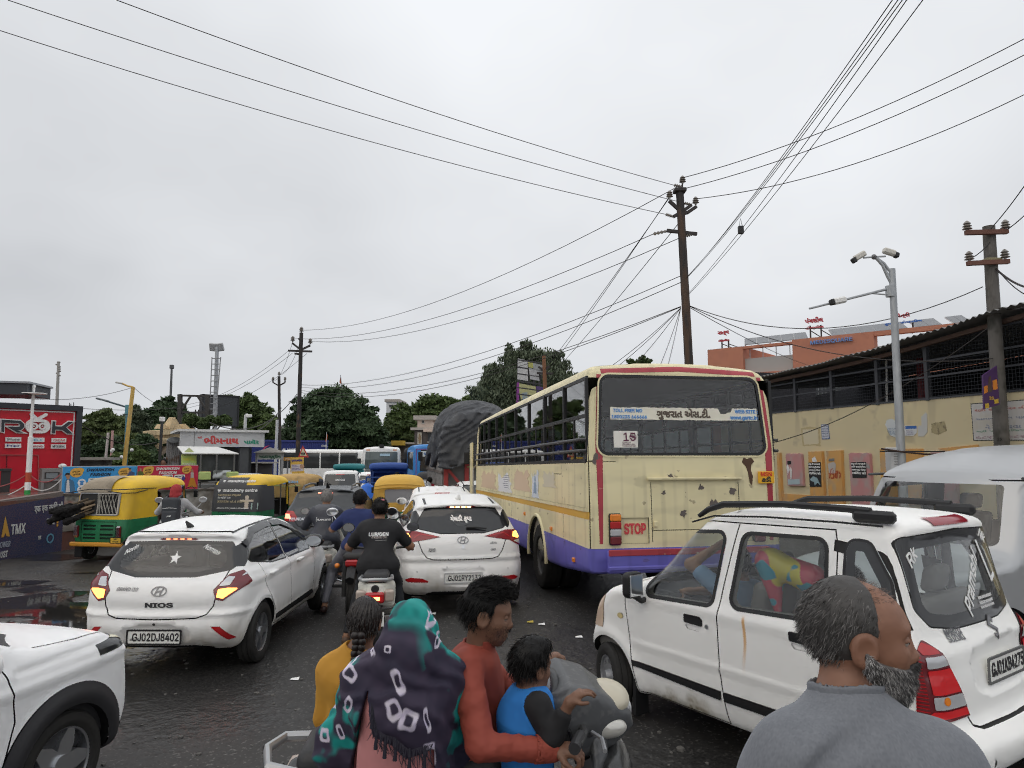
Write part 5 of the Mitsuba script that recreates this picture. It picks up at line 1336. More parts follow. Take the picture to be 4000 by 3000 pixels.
def simple_person(label,M,J,shirt,trousers,hair=HAIR,skin=None,h=.018,sleeve=1.0,head_fwd=(1,0,-.05),bun=False,hood=None,shoes=None,fat=1.0,bare=False,name='person',collar=True,hair_long=False,female=False,headgear=None):
 T=Thing(name,label,'person',M)
 skin=skin or SKIN
 J={k:np.asarray(v,float)for k,v in J.items()}
 R=head_basis(head_fwd)
 pts=np.array(list(J.values()))
 lo,hi=pts.min(0)-.22,pts.max(0)+.24
 fr=np.linalg.norm
 hipw=.115*fat
 def torso(x,y,z,g=0.0):
  d=cone(x,y,z,J['pelvis'],J['chest'],.125*fat+g,.135*fat+g)
  d=smin(d,cone(x,y,z,J['sl']*.85+J['sr']*.15,J['sr']*.85+J['sl']*.15,.068*fat+g,.068*fat+g),.10)
  d=smin(d,cone(x,y,z,J['chest']+[0,.075,.02],J['chest']+[0,-.075,.02],.105*fat+g,.105*fat+g),.08)
  return smin(d,cone(x,y,z,J['hl'],J['hr'],.11*fat+g,.11*fat+g),.08)
 def arm(x,y,z,s,g=0.0,t=1.0):
  sh,e,w=J['s'+s],J['e'+s],J['w'+s]
  d=cone(x,y,z,sh,e,.054*fat+g,.042*fat+g)
  if t>=1:
   d=smin(d,cone(x,y,z,e,w,.041*fat+g,.028+g),.03)
  elif t<.99:
   d=cone(x,y,z,sh,sh+(e-sh)*max(t,.55),.054*fat+g,.050*fat+g)
  return d
 def leg(x,y,z,s,g=0.0):
  return smin(cone(x,y,z,J['h'+s],J['k'+s],.085*fat+g,.058*fat+g),cone(x,y,z,J['k'+s],J['a'+s],.055*fat+g,.036+g),.03)
 def body(x,y,z):
  d=torso(x,y,z)
  for s in 'lr':
   d=smin(d,arm(x,y,z,s),.05)
   d=smin(d,leg(x,y,z,s),.05)
   dr_=J['w'+s]-J['e'+s]
   d=smin(d,hand_f(x,y,z,J['w'+s]-dr_*0,dr_,[0.1,0,-1],1.0,1.0,1 if s=='l' else-1),.015)
   fo=J['a'+s]+[.16,0,-.045]
   d=smin(d,cone(x,y,z,J['a'+s]+[0,0,-.035],fo,.038,.03),.03)
  d=smin(d,cone(x,y,z,J['chest']+[0,0,.1],J['head']+[-.02,0,-.03],.058,.052),.04)
  return smin(d,head_f(*to_local(x,y,z,J['head'],R)),.03)
 b=T.add('body',nets(body,lo,hi,h),skin,smooth=True)
 wr=lambda x,y,z,a=.010:a*(meshkit.fbm(np.stack(np.broadcast_arrays(x*9,y*9,z*5),-1),3)-.5)
 def shirt_f(x,y,z):
  d=torso(x,y,z,.016)
  for s in 'lr':
   d=smin(d,arm(x,y,z,s,.014,sleeve),.05)
  d=smax(d,-(z-J['pelvis'][2]+.08),.02)
  return d+wr(x,y,z,.026)
 sh=T.add('shirt',nets(shirt_f,lo,hi,h),shirt,smooth=True)
 def trou(x,y,z):
  d=cone(x,y,z,J['hl'],J['hr'],.118*fat,.118*fat)
  for s in 'lr':
   d=smin(d,leg(x,y,z,s,.014),.06)
   d=np.where(0,d,d)
  d=np.maximum(d,-(z-min(J['al'][2],J['ar'][2])-.04))if not bare else d
  return smax(d,z-J['pelvis'][2]-.06,.02)+wr(x,y,z,.02)
 T.add('trousers',nets(trou,lo,hi,h),trousers,smooth=True)
 for s in 'lr':
  fo=J['a'+s]
  T.add('shoe',nets(lambda x,y,z:smax(cone(x,y,z,fo+[-.04,0,-.04],fo+[.18,0,-.05],.046,.036),-(z-fo[2]+.085),.01),fo-.2,fo+[.3,.15,.1],.016),shoes or INK,smooth=True)
 if headgear is None:
  def hair_f(x,y,z):
   X,Y,Z=to_local(x,y,z,J['head'],R)
   d=ell(X,Y,Z,(-.014,0,.038),(.106,.088,.108))-.004*meshkit.noise(np.stack(np.broadcast_arrays(X*60,Y*60,Z*60),-1))
   if bun:
    d=smin(d,ell(X,Y,Z,(-.105,0,.03),(.05,.055,.055)),.02)
   return smax(d,-(Z*.62-X+.075)if not hair_long else-(Z*.62-X+.09),.008)if True else d
  def hair_g(x,y,z):
   X,Y,Z=to_local(x,y,z,J['head'],R)
   return smax(smax(hair_f(x,y,z),X-.045-np.clip(Z-.055,-.02,.2)*.55,.015),-(Z+.055-np.clip(X+.02,0,1)*.8),.015)
  hr=nets(hair_g,J['head']-.17,J['head']+.17,h*.7)
  k=T.add('hair',hr,hair,smooth=True)
  P,N=surface_points(hr,1200,3)
  T.add('hair_strands',strands(P,N,.022,.0022,.5,.5,1),hair,up=k,kind='stuff')
 return T,J,R
def rider(lean=.10,seat=.80,hand=(.52,.30,1.0),feet=(.30,.16,.26),knee=(.40,.17,.62),look=0,reach_dn=0,spread=0.0):
 ch=np.array([lean*.9+.02,0,seat+.38])
 J=dict(pelvis=(0,0,seat+.10),chest=ch,neck=ch+[.02,0,.15],head=ch+[.045,0,.285])
 for s,k in(('l',1),('r',-1)):
  sh=ch+[.0,k*.175,.085]
  w=np.array([hand[0],k*hand[1],hand[2]])
  J['s'+s],J['w'+s]=sh,w
  J['e'+s]=(sh+w)/2+[-.02,k*.09,-.10]
  J['h'+s]=(.02,k*.10,seat+.07)
  J['k'+s]=(knee[0],k*knee[1],knee[2])
  J['a'+s]=(feet[0],k*feet[1],feet[2])
 return J
 # road vehicles: a body from three profiles, cut into panels
class Body:
 def __init__(self,side,hw,plan,bow=(0.05,0.08),crown=0.03,k=0.07,h=0.04,arches=(),arch_r=0.33,ground=None,extra=None,z_crown=1.0,smooth_side=2):
  self.side=chaikin(side,smooth_side)if smooth_side else np.asarray(side,float)
  self.L=self.side[:,0].max()
  self.top=self.side[:,1].max()
  self.hw=PchipInterpolator(*np.array(hw).T)
  self.plan=PchipInterpolator(*np.array(plan).T)
  self.z0,self.z1=hw[0][0],hw[-1][0]
  self.bow,self.crown,self.k,self.extra,self.zc=bow,crown,k,extra,z_crown
  W=max(w for _,w in hw)+0.12
  lo=[self.side[:,0].min()-0.15,-W,self.side[:,1].min()-0.06]
  hi=[self.L+0.15,W,self.top+0.12]
  self.v,self.fc=nets(self.f,lo,hi,h)
  self.m=Manifold(m3.Mesh(self.v.astype(np.float32),self.fc.astype(np.uint32)))
  if self.m.status()!=m3.Error.NoError or self.m.is_empty():
   raise ValueError(f'body mesh {self.m.status()}')
  self.m=self.m.as_original()
  self.oid=self.m.original_id()
  self.rest=self.m
  self.arch_faces=None
  self.arches=arches
  if arches:
   cyl=[Manifold.cylinder(0.34,r,r,40).rotate([-90,0,0]).translate([x,y0,z])for x,z,r in[(a[0],a[1],a[2]if len(a)>2 else arch_r)for a in arches]for y0 in(W-0.12-0.24,-(W-0.12-0.24)-0.34)]
   A=cyl[0]
   for c in cyl[1:]:
    A=A+c
   self.arch_faces=self._other(self.rest-A)
   self.rest=self.rest-A
 def f(self,x,y,z):
  w=self.hw(np.clip(z,self.z0,self.z1))*self.plan(np.clip(x,0,self.L))
  t=(y/0.75)**2
  xm=self.L*0.5
  xs=np.where(x<xm,x-self.bow[0]*t,x+self.bow[1]*t)
  zs=z+self.crown*t*np.clip((z-self.zc)*4,0,1)
  d=smax(polysdf(xs,zs,self.side),(np.abs(y)-w)*0.95,self.k*2)
  return self.extra(d,x,y,z)if self.extra else d
 def _pick(self,man,own=True):
  q=man.to_mesh()
  idx,ids=np.asarray(q.run_index),np.asarray(q.run_original_id)
  tri=np.asarray(q.tri_verts,int)
  keep=np.zeros(len(tri),bool)
  for k,i in enumerate(ids):
   if(i==self.oid)==own:
    keep[idx[k]//3:idx[k+1]//3]=True
  tri=tri[keep]
  u,inv=np.unique(tri,return_inverse=True)
  return np.asarray(q.vert_properties[:,:3],float)[u],inv.reshape(-1,3)
 def _other(self,man):
  return self._pick(man,False)
 def normals(self,v):
  return grad(self.f,v,0.006)
 def take(self,pr,off=0.0):
  v,f=self._pick(self.rest^pr)
  self.rest=self.rest-pr
  if len(v)==0:
   return v,f,v
  n=self.normals(v)
  return v+n*off,f,n
 def peek(self,pr,off=0.0):
  v,f=self._pick(self.m^pr)
  n=self.normals(v)if len(v)else v
  return v+n*off,f,n
 def remaining(self):
  v,f=self._pick(self.rest)
  return v,f,self.normals(v)
 def project(self,v,d,start,off=0.002,steps=40):
  d=np.asarray(d,float)
  p=v-d*start
  for _ in range(steps):
   p=p+d*(self.f(*p.T)-off)[:,None]*0.9
  return p
 def decal_rear(self,mesh,off=0.002,z0=None):
  v,f=vf(mesh)
  p=np.stack([np.zeros(len(v)),-v[:,0],v[:,1]],1)
  q=self.project(p,(1,0,0),0.5,off)
  q[:,0]-=v[:,2]
  return q,f
 def decal_side(self,mesh,sgn,off=0.002):
  v,f=vf(mesh)
  p=np.stack([v[:,0],np.zeros(len(v)),v[:,1]],1)
  q=self.project(p,(0,-sgn,0),1.3,off)
  q[:,1]+=sgn*v[:,2]
  return q,f if sgn<0 else f[:,::-1]
def strip(pts,w):
 g=LineString(pts).buffer(w/2,cap_style=2,join_style=1)
 return np.array(g.exterior.coords)[:-1]
def put(T,name,s,bsdf,up=None,label=None,**kw):
 v,f,n=s
 return T.add(name,(v,f),bsdf,normals=n,up=up,label=label,**kw)if len(f)else None
def both(B,poly,y0=0.25,y1=1.6):
 return prism(poly,y0,y1,'s'),prism(poly,-y1,-y0,'s')
def wheel(T,x,y,R,width,sgn,rim=0.2,style='alloy',steer=0.0,spokes=5,M=None,rimmat=None,label=None):
 w=width/2
 A=TR(x,y,R,yaw=steer)
 tyre=lathe([(rim-.005,-w*.8),(rim+.02,-w*.95),(R-.05,-w),(R-.015,-w*.9),(R,-w*.7),(R,-w*.36),(R-.008,-w*.34),(R-.008,-w*.27),(R,-w*.25),(R,w*.25),(R-.008,w*.27),(R-.008,w*.34),(R,w*.36),(R,w*.7),(R-.015,w*.9),(R-.05,w),(rim+.02,w*.95),(rim-.005,w*.8)],44,'y')
 k=T.add('wheel',xf(lathe([(rim,-w*.8),(rim-.015,-w*.7),(rim-.02,w*.4),(rim-.012,w*.74),(rim+.006,w*.86),(rim+.012,w*.9),(rim+.006,w*.8)],40,'y'),A),rimmat or(ALLOY if style!='steel' else STEEL),smooth=40)
 T.add('tyre',xf(tyre,A),RUBBER,smooth=35,up=k)
 o=w*.55
 T.add('brake',xf(lathe([(0.001,o-.05),(rim*.75,o-.05),(rim*.75,o-.075),(0.001,o-.075)],24,'y')if sgn>0 else mirror_y(lathe([(0.001,o-.05),(rim*.75,o-.05),(rim*.75,o-.075),(0.001,o-.075)],24,'y')),A),mat((0.05,0.05,0.052),0.6),up=k)
 S=[]
 if style=='alloy':
  for i in range(spokes):
   for dlt in(-0.13,0.13):
    a=2*PI*i/spokes
    p=[(.03,dlt*.12-.014),(rim*.6,dlt*rim*.55-.014),(rim,dlt*rim*1.5-.02),(rim,dlt*rim*1.5+.02),(rim*.6,dlt*rim*.55+.014),(.03,dlt*.12+.014)]
    S.append(prism(p,o-.02,o+.012,'s').rotate([0,math.degrees(a),0]))
  S.append(Manifold.cylinder(.045,rim*.3,rim*.26,24).rotate([-90,0,0]).translate([0,o-.02,0]))
 elif style=='blade':
  for i in range(spokes):
   a=360*i/spokes
   p=[(.02,-.05),(rim*.55,-.062),(rim*.98,-.035),(rim*.98,.012),(rim*.6,.05),(.02,.05)]
   S.append(prism(p,o-.025,o+.014,'s').rotate([0,a,0]))
  S.append(Manifold.cylinder(.05,rim*.3,rim*.27,24).rotate([-90,0,0]).translate([0,o-.02,0]))
 else:
  disc=Manifold.cylinder(.03,rim*.95,rim*.9,36).rotate([-90,0,0]).translate([0,o-.03,0])
  for i in range(8):
   a=2*PI*i/8
   disc=disc-Manifold.cylinder(.3,.021,.021,12).rotate([-90,0,0]).translate([rim*.68*math.cos(a),o-.1,rim*.68*math.sin(a)])
  S=[disc,Manifold.cylinder(.06,rim*.34,rim*.28,24).rotate([-90,0,0]).translate([0,o-.02,0])]
 sp=cat(*S)
 if sgn<0:
  sp=mirror_y(sp)
 T.add('spokes' if style!='steel' else 'disc',xf(sp,A),rimmat or(ALLOY if style!='steel' else STEEL),up=k)
 return k
def plate(T,B,text,y,z,w=0.5,h=0.12,up=None,frame_m=None,name='number_plate',proj=True,x=None,tilt=0,bg=None,lines=None):
 pl=flat(Polygon(rrect(-w/2,w/2,-h/2,h/2,.012)),.004)
 M=np.array([[0,0,-1,0],[-1,0,0,y],[0,1,0,z],[0,0,0,1.0]])
 if x is None:
  q=B.project(np.array([[0,y+s*w/2,z+t*h/2]for s in(-1,1)for t in(-1,1)]),(1,0,0),0.6,.006)
  x=q[:,0].min()
 M[0,3]=x
 k=T.add(name,xf(pl,M),bg or PLATEW,up=up)
 rim=flat(Polygon(rrect(-w/2-.012,w/2+.012,-h/2-.012,h/2+.012,.015)).difference(Polygon(rrect(-w/2+.003,w/2-.003,-h/2+.003,h/2-.003,.01))),.009)
 T.add('plate_frame',xf(rim,M),frame_m or BLACKP,up=k)
 N=M.copy()
 N[0,3]=x-.004
 if lines:
  sh=cat(*[mv(ctext(t,None,hh,bold=2,stretch=.8),0,yy)for t,hh,yy in lines])
 else:
  sh=cat(mv(ctext(text,None,h*.58,bold=2,stretch=.8),w*.035,-h*.29),mv(ctext('IND',None,h*.17),-w*.45,-h*.28))
  v,f=sh
  s=min(1,w*.93/(v[:,0].max()-v[:,0].min()))
  sh=(v*[s,1,1],f)
 T.add('lettering',xf(sh,N),INK,up=k)
 return k
def cabin(T,B,shrink,cuts,colour=None):
 v,f=nets(lambda x,y,z:B.f(x,y,z)+shrink,[B.side[:,0].min(),-1,B.side[:,1].min()],[B.L,1,B.top+.1],.07,project=1)
 m=Manifold(m3.Mesh(v.astype(np.float32),f.astype(np.uint32)))
 if m.status()!=m3.Error.NoError:
  return
 m=m.as_original()
 o=B.oid
 B.oid=m.original_id()
 for c in cuts:
  m=m-c
 vv,ff=B._pick(m)
 B.oid=o
 T.add('cabin_lining',(vv,ff[:,::-1]),colour or DARKIN,smooth=True)
def seat(T,x,y,z,w=.46,colour=None,h=.62,back=.16):
 g=lambda X,Y,Z:smin(rbox(X,Y,Z,(x+.22,y,z+.06),(.25,w/2,.08),.06),smin(rbox(X+(Z-z)*.22,Y,Z,(x,y,z+h/2),(.06,w/2*.95,h/2),.05),rbox(X+(Z-z)*.22,Y,Z,(x-.0,y,z+h+.11),(.045,.12,.085),.04),.03),.05)
 T.add('seat',nets(g,[x-.35,y-w/2-.05,z-.06],[x+.52,y+w/2+.05,z+h+.25],.025,project=1),colour or mat((.055,.055,.06),.85),smooth=True)
def steering(T,x,y,z,r=.18):
 an=np.linspace(0,2*PI,25)
 ring=np.stack([-r*.35*np.sin(an)*1.0,r*np.cos(an),r*.93*np.sin(an)],1)*[-1,1,1]
 k=T.add('steering_wheel',mv(tube(ring,.014,8,False),x,y,z),BLACKP,smooth=True)
 T.add('hub',mv(cat(tube([(0,-r,0),(0,r,0)],.013,6),Manifold.sphere(.05,12)),x+.01,y,z),BLACKP,smooth=30,up=k)
def mirror(T,x,y,z,sgn,shell=None,s=1.0):
 g=lambda X,Y,Z:smax(ell(X,Y,Z,(x,y+sgn*.10*s,z),(.085*s,.125*s,.085*s)),-(X-x+.045*s),.02)
 k=T.add('door_mirror',nets(g,[x-.1,y+sgn*.1*s-.15,z-.1],[x+.12,y+sgn*.1*s+.15,z+.1],.014),shell or BLACKP,smooth=50)
 T.add('mirror_glass',mv(xf(lathe([(0.0001,0),(1,0)],24,'x'),np.diag([1,.098*s,.066*s,1])),x-.05*s,y+sgn*.10*s,z),mat((.8,.82,.84),.03,1.0),up=k)
 T.add('mirror_arm',tube([(x+.02,y-sgn*.06,z-.05),(x+.02,y+sgn*.04,z-.03)],.025,8),BLACKP,up=k)
def lamp_on(rgb,power):
 return tuple(c*power for c in rgb)
DARKGAP=mat((.03,.03,.03),.9)
def ring2(P,out,inn=.004):
 g=Polygon(P)
 rb=g.buffer(out,join_style=1).difference(g.buffer(-inn))
 if rb.geom_type!='Polygon':
  rb=max(rb.geoms,key=lambda q:q.area)
 return np.array(rb.exterior.coords)[:-1],[np.array(h.coords)[:-1]for h in rb.interiors]
def sprism(poly,sgn,holes=(),y0=.25,y1=1.7):
 return prism(poly,sgn*y0,sgn*y1,'s',holes)
def side_glass(T,B,polys,mats,rubber=.02,proud=.002,border=None):
 for P,m in zip(polys,mats):
  for s in(1,-1):
   k=put(T,'side_window',B.take(sprism(P,s)),m)
   if rubber:
    e,h=ring2(P,rubber)
    put(T,'window_rubber',B.take(sprism(e,s,h),proud),BLACKP,up=k)
   if border and k:
    g=Polygon(P).difference(Polygon(P).buffer(-border))
    put(T,'black_border',B.peek(sprism(np.array(g.exterior.coords)[:-1],s,[np.array(i.coords)[:-1]for i in g.interiors]),.001),BLACKG,up=k)
def rear_glass(T,B,P,border,x0=-.4,x1=.8,m=None,name='rear_window'):
 k=put(T,name,B.take(prism(P,x0,x1,'r')),m or GLASS)
 if border:
  g=Polygon(P).difference(Polygon(rpoly(np.array(Polygon(P).buffer(-border).exterior.coords)[:-1],border)))
  put(T,'black_border',B.peek(prism(np.array(g.exterior.coords)[:-1],x0,x1,'r',[np.array(i.coords)[:-1]for i in g.interiors]),.0015),BLACKG,up=k)
 e,h=ring2(P,.008)
 put(T,'glass_edge',B.take(prism(e,x0,x1,'r',h),-.004),DARKGAP,up=k)
 return k
def side_gaps(T,B,lines,w=.008,depth=-.008,sides=(1,-1)):
 for g in lines:
  for s in sides:
   put(T,'door_gap',B.take(sprism(strip(g,w),s),depth),DARKGAP)
def handles(T,B,xs,z,m=None,L=.19):
 for x in xs:
  for s in(1,-1):
   q=B.project(np.array([[x,0,z]]),(0,-s,0),1.3,.016)[0]
   T.add('door_handle',mv(bbox(0,0,0,L,.034,.032,.014),*q),m or WHITEP,smooth=30)
def arch_lining(T,B):
 v,f=B.arch_faces
 mid=np.array([[a[0],s*.6]for a in B.arches for s in(1,-1)])
 own=np.argmin(np.linalg.norm(v[f].mean(1)[:,None,:2]-mid[None],axis=2),axis=1)
 for i in range(len(mid)):
  t=f[own==i]
  if len(t):
   u,inv=np.unique(t,return_inverse=True)
   T.add('wheel_arch_lining',(v[u],inv.reshape(-1,3)),BLACKP,smooth=40)
   # white hatchback, left of the middle
def hatch_left():
 M=TR(-3.40,6.86,0,yaw=90.0)
 T=Thing('hatchback_car','white compact hatchback with a silver star sticker on its rear window and lit tail lamps','car',M)
 side=[(.10,.27),(.02,.36),(.0,.47),(.03,.555),(.06,.60),(.055,.74),(.12,.86),(.20,.92),(.33,1.08),(.47,1.245),(.45,1.285),(.43,1.31),(.55,1.335),(1.0,1.375),(1.5,1.39),(1.95,1.375),(2.3,1.30),(2.62,1.12),(2.90,.955),(3.15,.90),(3.42,.82),(3.58,.70),(3.64,.55),(3.64,.36),(3.52,.22),(3.1,.19),(.6,.19),(.3,.22)]
 hw=[(.18,.74),(.32,.80),(.5,.835),(.7,.84),(.82,.83),(.92,.80),(.98,.755),(1.1,.70),(1.3,.585),(1.42,.52)]
 plan=[(0,.76),(.12,.85),(.3,.935),(.6,.985),(1.0,1.0),(2.4,1.0),(2.9,.975),(3.3,.90),(3.64,.74)]
 arches=[(.62,.295,.335),(3.02,.295,.335)]
 def extra(d,x,y,z):
  ay=np.abs(y)
  d=d-.016*np.exp(-((z-.84-.02*x)/.035)**2)*np.clip((x-.1)*3,0,1)
  d=d-.014*np.exp(-((z-.36)/.04)**2)*np.clip((x-.8)*3,0,1)
  for ax in(.62,3.02):
   r=np.sqrt((x-ax)**2+(z-.295)**2)
   d=d-.02*np.exp(-((r-.36)/.05)**2)*(ay>.5)
  d=d-.022*np.exp(-((z-.585)/.03)**2)*np.clip((.5-x)*3,0,1)
  d=d+.03*np.clip(1-((y/.36)**2+((z-.40)/.11)**2)**2,0,1)*(x<.3)
  return d
 B=Body(side,hw,plan,bow=(.11,.2),crown=.05,k=.05,h=.035,arches=arches,extra=extra)
 r=lambda P,x0=-.6,x1=1.5:prism(P,x0,x1,'r')
 gl=rpoly([(-.60,.965),(-.685,1.03),(-.60,1.13),(-.53,1.222),(0,1.238),(.53,1.222),(.60,1.13),(.685,1.03),(.60,.965),(.3,.912),(-.3,.912)],.025)
 rw=r(gl,-.3,.62)
 band=Polygon(gl).difference(Polygon(rpoly(np.array([(-.50,.99),(-.55,1.04),(-.44,1.195),(.44,1.195),(.55,1.04),(.50,.99),(.3,.955),(-.3,.955)]),.06)))
 glass_sides=rpoly([(.46,1.035),(.62,1.20),(.86,1.275),(1.30,1.30),(1.42,1.30),(1.42,.935),(.95,.955)],.03),rpoly([(1.47,1.30),(1.75,1.285),(2.05,1.20),(2.42,.985),(2.30,.925),(1.47,.935)],.03)
 wind=rpoly([(-.62,.97),(-.52,1.25),(.52,1.25),(.62,.97),(.3,.945),(-.3,.945)],.04)
 cuts=[rw,prism(wind,2.2,3.4,'r')]+[q for g in glass_sides for q in both(B,g)]
 inner=[rw]+cuts[1:]
 cabin(T,B,.05,inner)
 w=put(T,'rear_window',B.take(rw),GLASS)
 bm=prism(np.array(band.exterior.coords)[:-1],-.3,.62,'r',[np.array(i.coords)[:-1]for i in band.interiors])
 put(T,'black_border',B.peek(bm,.0015),BLACKG,up=w)
 put(T,'windscreen',B.take(cuts[1]),GLASS)
 for i,q in enumerate(cuts[2:]):
  k=put(T,'side_window',B.take(q),GLASST if i<2 else GLASS)
  if i<2:
   put(T,'quarter_panel',B.take(both(B,[(.30,1.0),(.40,1.13),(.62,1.24),(.66,1.20),(.47,1.035),(.40,.99)])[i],.001),BLACKG)
  o=Polygon(glass_sides[i//2])
  rb=o.buffer(.012,join_style=1).difference(o.buffer(-.004))
  put(T,'window_rubber',B.take(prism(np.array(rb.exterior.coords)[:-1],.25*(1 if i%2==0 else-1),1.6*(1 if i%2==0 else-1),'s',[np.array(h.coords)[:-1]for h in rb.interiors]),.002),BLACKP,up=k)
  vis=LineString([(.55,1.18),(.86,1.285),(1.30,1.312),(1.43,1.31)]if i<2 else[(1.46,1.312),(1.75,1.295),(2.05,1.21),(2.36,1.03)]).buffer(.028,cap_style=2)
  put(T,'rain_visor',B.peek(prism(np.array(vis.exterior.coords)[:-1],.25*(1 if i%2==0 else-1),1.6*(1 if i%2==0 else-1),'s'),.018),BLACKG,up=k)
 for s in(1,-1):
  P=np.array([(.50,.80),(.535,.715),(.60,.70),(.78,.83),(.90,.985),(.76,.975),(.60,.93)])*[s,1]
  zone=prism(P,-.2,.36,'r')
  full=B.take(zone,.006)
  low=prism(np.array([(.46,.68),(.95,.68),(.95,.86),(.62,.80),(.49,.80)])*[s,1],-.2,.36,'r')
  k=put(T,'tail_lamp',full,DARKRED)
  c=B.peek(zone^prism(rpoly(np.array([(.54,.735),(.60,.722),(.72,.81),(.63,.815),(.545,.805)]),.008)*[s,1],-.2,.36,'r'),.012)
  put(T,'brake_light',c,REDLENS,up=k,emit=lamp_on((1.0,.16,.03),2.3),label='glowing orange red brake light')
  c=B.peek(zone^prism(rpoly(np.array([(.54,.83),(.64,.838),(.665,.905),(.60,.91)]),.008)*[s,1],-.2,.36,'r'),.011)
  put(T,'reversing_lens',c,CLEARLENS,up=k)
  c=B.peek(zone^prism(rpoly(np.array([(.70,.90),(.80,.94),(.86,.975),(.74,.945)]),.005)*[s,1],-.2,.36,'r'),.011)
  put(T,'lens_flash',c,CLEARLENS,up=k)
  ref=B.take(prism(np.array([(.52,.475),(.60,.47),(.72,.345),(.66,.335)])*[s,1],-.3,.4,'r'),.004)
  put(T,'bumper_reflector',ref,REDLENS)
 lampz=prism(rpoly([(-.17,1.262),(.17,1.262),(.20,1.250),(.17,1.238),(-.17,1.238),(-.20,1.250)],.003),-.3,.62,'r')
 k=put(T,'high_brake_lamp',B.peek(lampz,.006),DARKRED)
 for y in(-.11,-.035,.035,.11):
  put(T,'brake_light',B.peek(prism(rrect(y-.022,y+.022,1.243,1.257,.004),-.3,.62,'r'),.010),REDLENS,up=k,emit=lamp_on((1,.12,.05),2.2))
 dark=DARKGAP
 hatch=[(-.60,1.02),(-.545,.80),(-.52,.66),(-.47,.585),(-.38,.555),(0,.548),(.38,.555),(.47,.585),(.52,.66),(.545,.80),(.60,1.02)]
 put(T,'tailgate_gap',B.take(prism(strip(hatch,.011),-.3,.5,'r'),-.012),dark)
 put(T,'tailgate_gap',B.take(prism(strip([(-.5,1.312),(0,1.325),(.5,1.312)],.008),-.2,.62,'r'),-.006),dark)
 under=prism([(-.55,.10),(-.47,.262),(-.36,.292),(.36,.292),(.47,.262),(.55,.10)],-.3,.35,'r')
 put(T,'lower_bumper',B.take(under,.0),BLACKP)
 put(T,'underbody',B.take(prism([(-.2,.05),(3.8,.05),(3.8,.225),(-.2,.225)],-1,1,'s')),BLACKP)
 for g in([(.93,1.24),(.66,.99),(.66,.80),(.80,.60),(1.0,.40),(1.05,.30),(1.10,.27),(2.40,.25)],[(1.445,1.32),(1.445,.93),(1.50,.60),(1.60,.27)],[(2.36,.98),(2.45,.80),(2.45,.40),(2.40,.25)]):
  for q in both(B,strip(g,.008)):
   put(T,'door_gap',B.take(q,-.008),dark)
 for q in both(B,[(1.03,.325),(1.03,.385),(2.40,.395),(2.46,.34),(2.38,.325)]):
  put(T,'side_moulding',B.take(q,.008),BLACKP)
 for x in(.86,1.80):
  for s in(1,-1):
   hk=bbox(0,0,0,.19,.035,.032,.014)
   q=B.project(np.array([[x,0,.862]]),(0,-s,0),1.2,.018)[0]
   T.add('door_handle',mv(hk,*q),WHITEP,smooth=30)
 for y in(.5,-.5):
  t=B.m^prism([(.55,y-.012),(1.4,y*1.03-.012),(2.3,y-.012),(2.3,y+.012),(1.4,y*1.03+.012),(.55,y+.012)],1.0,2.0,'z')
  v,f=B._pick(t)
  n=B.normals(v)
  T.add('roof_strip',(v+n*.003,f),BLACKP,normals=n)
 arch_lining(T,B)
 put(T,'body',B.remaining(),WHITEP)
 T.add('maker_badge',B.decal_rear(mv(oval_h(.075,.045),0,.80),.004),BADGE)
 T.add('badge_lettering',B.decal_rear(mv(ctext('GRAND i10',None,.03,bold=1,slant=.2,align=0),-.43,.80),.004),BADGE)
 T.add('badge_lettering',B.decal_rear(mv(ctext('NIOS',None,.040,bold=3,stretch=1.9),.02,.655),.004),mat((.08,.08,.085),.3,.6))
 for t,y,ang in(('Norin',-.46,28),('Noman',.35,-24)):
  m=ctext(t,None,.040,bold=1,slant=.5)
  a=math.radians(ang)
  m=(vf(m)[0]@np.array([[math.cos(a),math.sin(a),0],[-math.sin(a),math.cos(a),0],[0,0,1]]),vf(m)[1])
  T.add('window_sticker',B.decal_rear(mv(m,y,1.135),.004),WHITE,up=w,label=f'white script sticker reading {t}')
 star=np.array([((.06 if i%2==0 else .023)*math.sin(i*PI/5),(.06 if i%2==0 else .023)*math.cos(i*PI/5))for i in range(10)])
 T.add('star_sticker',B.decal_rear(mv(flat(Polygon(star),.003),.03,1.08),.004),mat((.7,.7,.72),.3,.3),up=w)
 plate(T,B,'GJ02DJ8402',.0,.385,.5,.118)
 for y in(-.30,.31):
  T.add('parking_sensor',B.decal_rear(mv(flat(Point(0,0).buffer(.009),.004),y,.475),.003),mat((.6,.6,.6),.4))
 T.add('camera_eye',B.decal_rear(mv(flat(Point(0,0).buffer(.012),.006),0,.505),.003),INK)
 q=B.project(np.array([[.62,0,0]]),(0,0,-1),-2.0,.0)
 T.add('roof_aerial',nets(lambda x,y,z:cone(x,y,z,(.70,0,1.345),(.60,0,1.41),.035,.012),[.5,-.06,1.30],[.8,.06,1.45],.01),BLACKP,smooth=True)
 for s in(1,-1):
  mirror(T,2.42,s*.74,1.0,s,BLACKG)
  for ax in(.62,3.02):
   wheel(T,ax,s*.745,.295,.18,s,.195,'alloy')
  seat(T,1.55,s*.34,.52)
 seat(T,.70,0,.50,1.1,h=.45)
 T.add('dashboard',nets(lambda x,y,z:rbox(x,y,z,(2.5,0,.82),(.22,.68,.12),.07),[2.2,-.75,.65],[2.8,.75,1.0],.03),DARKIN,smooth=True)
 steering(T,2.1,-.34,.90)
 return T
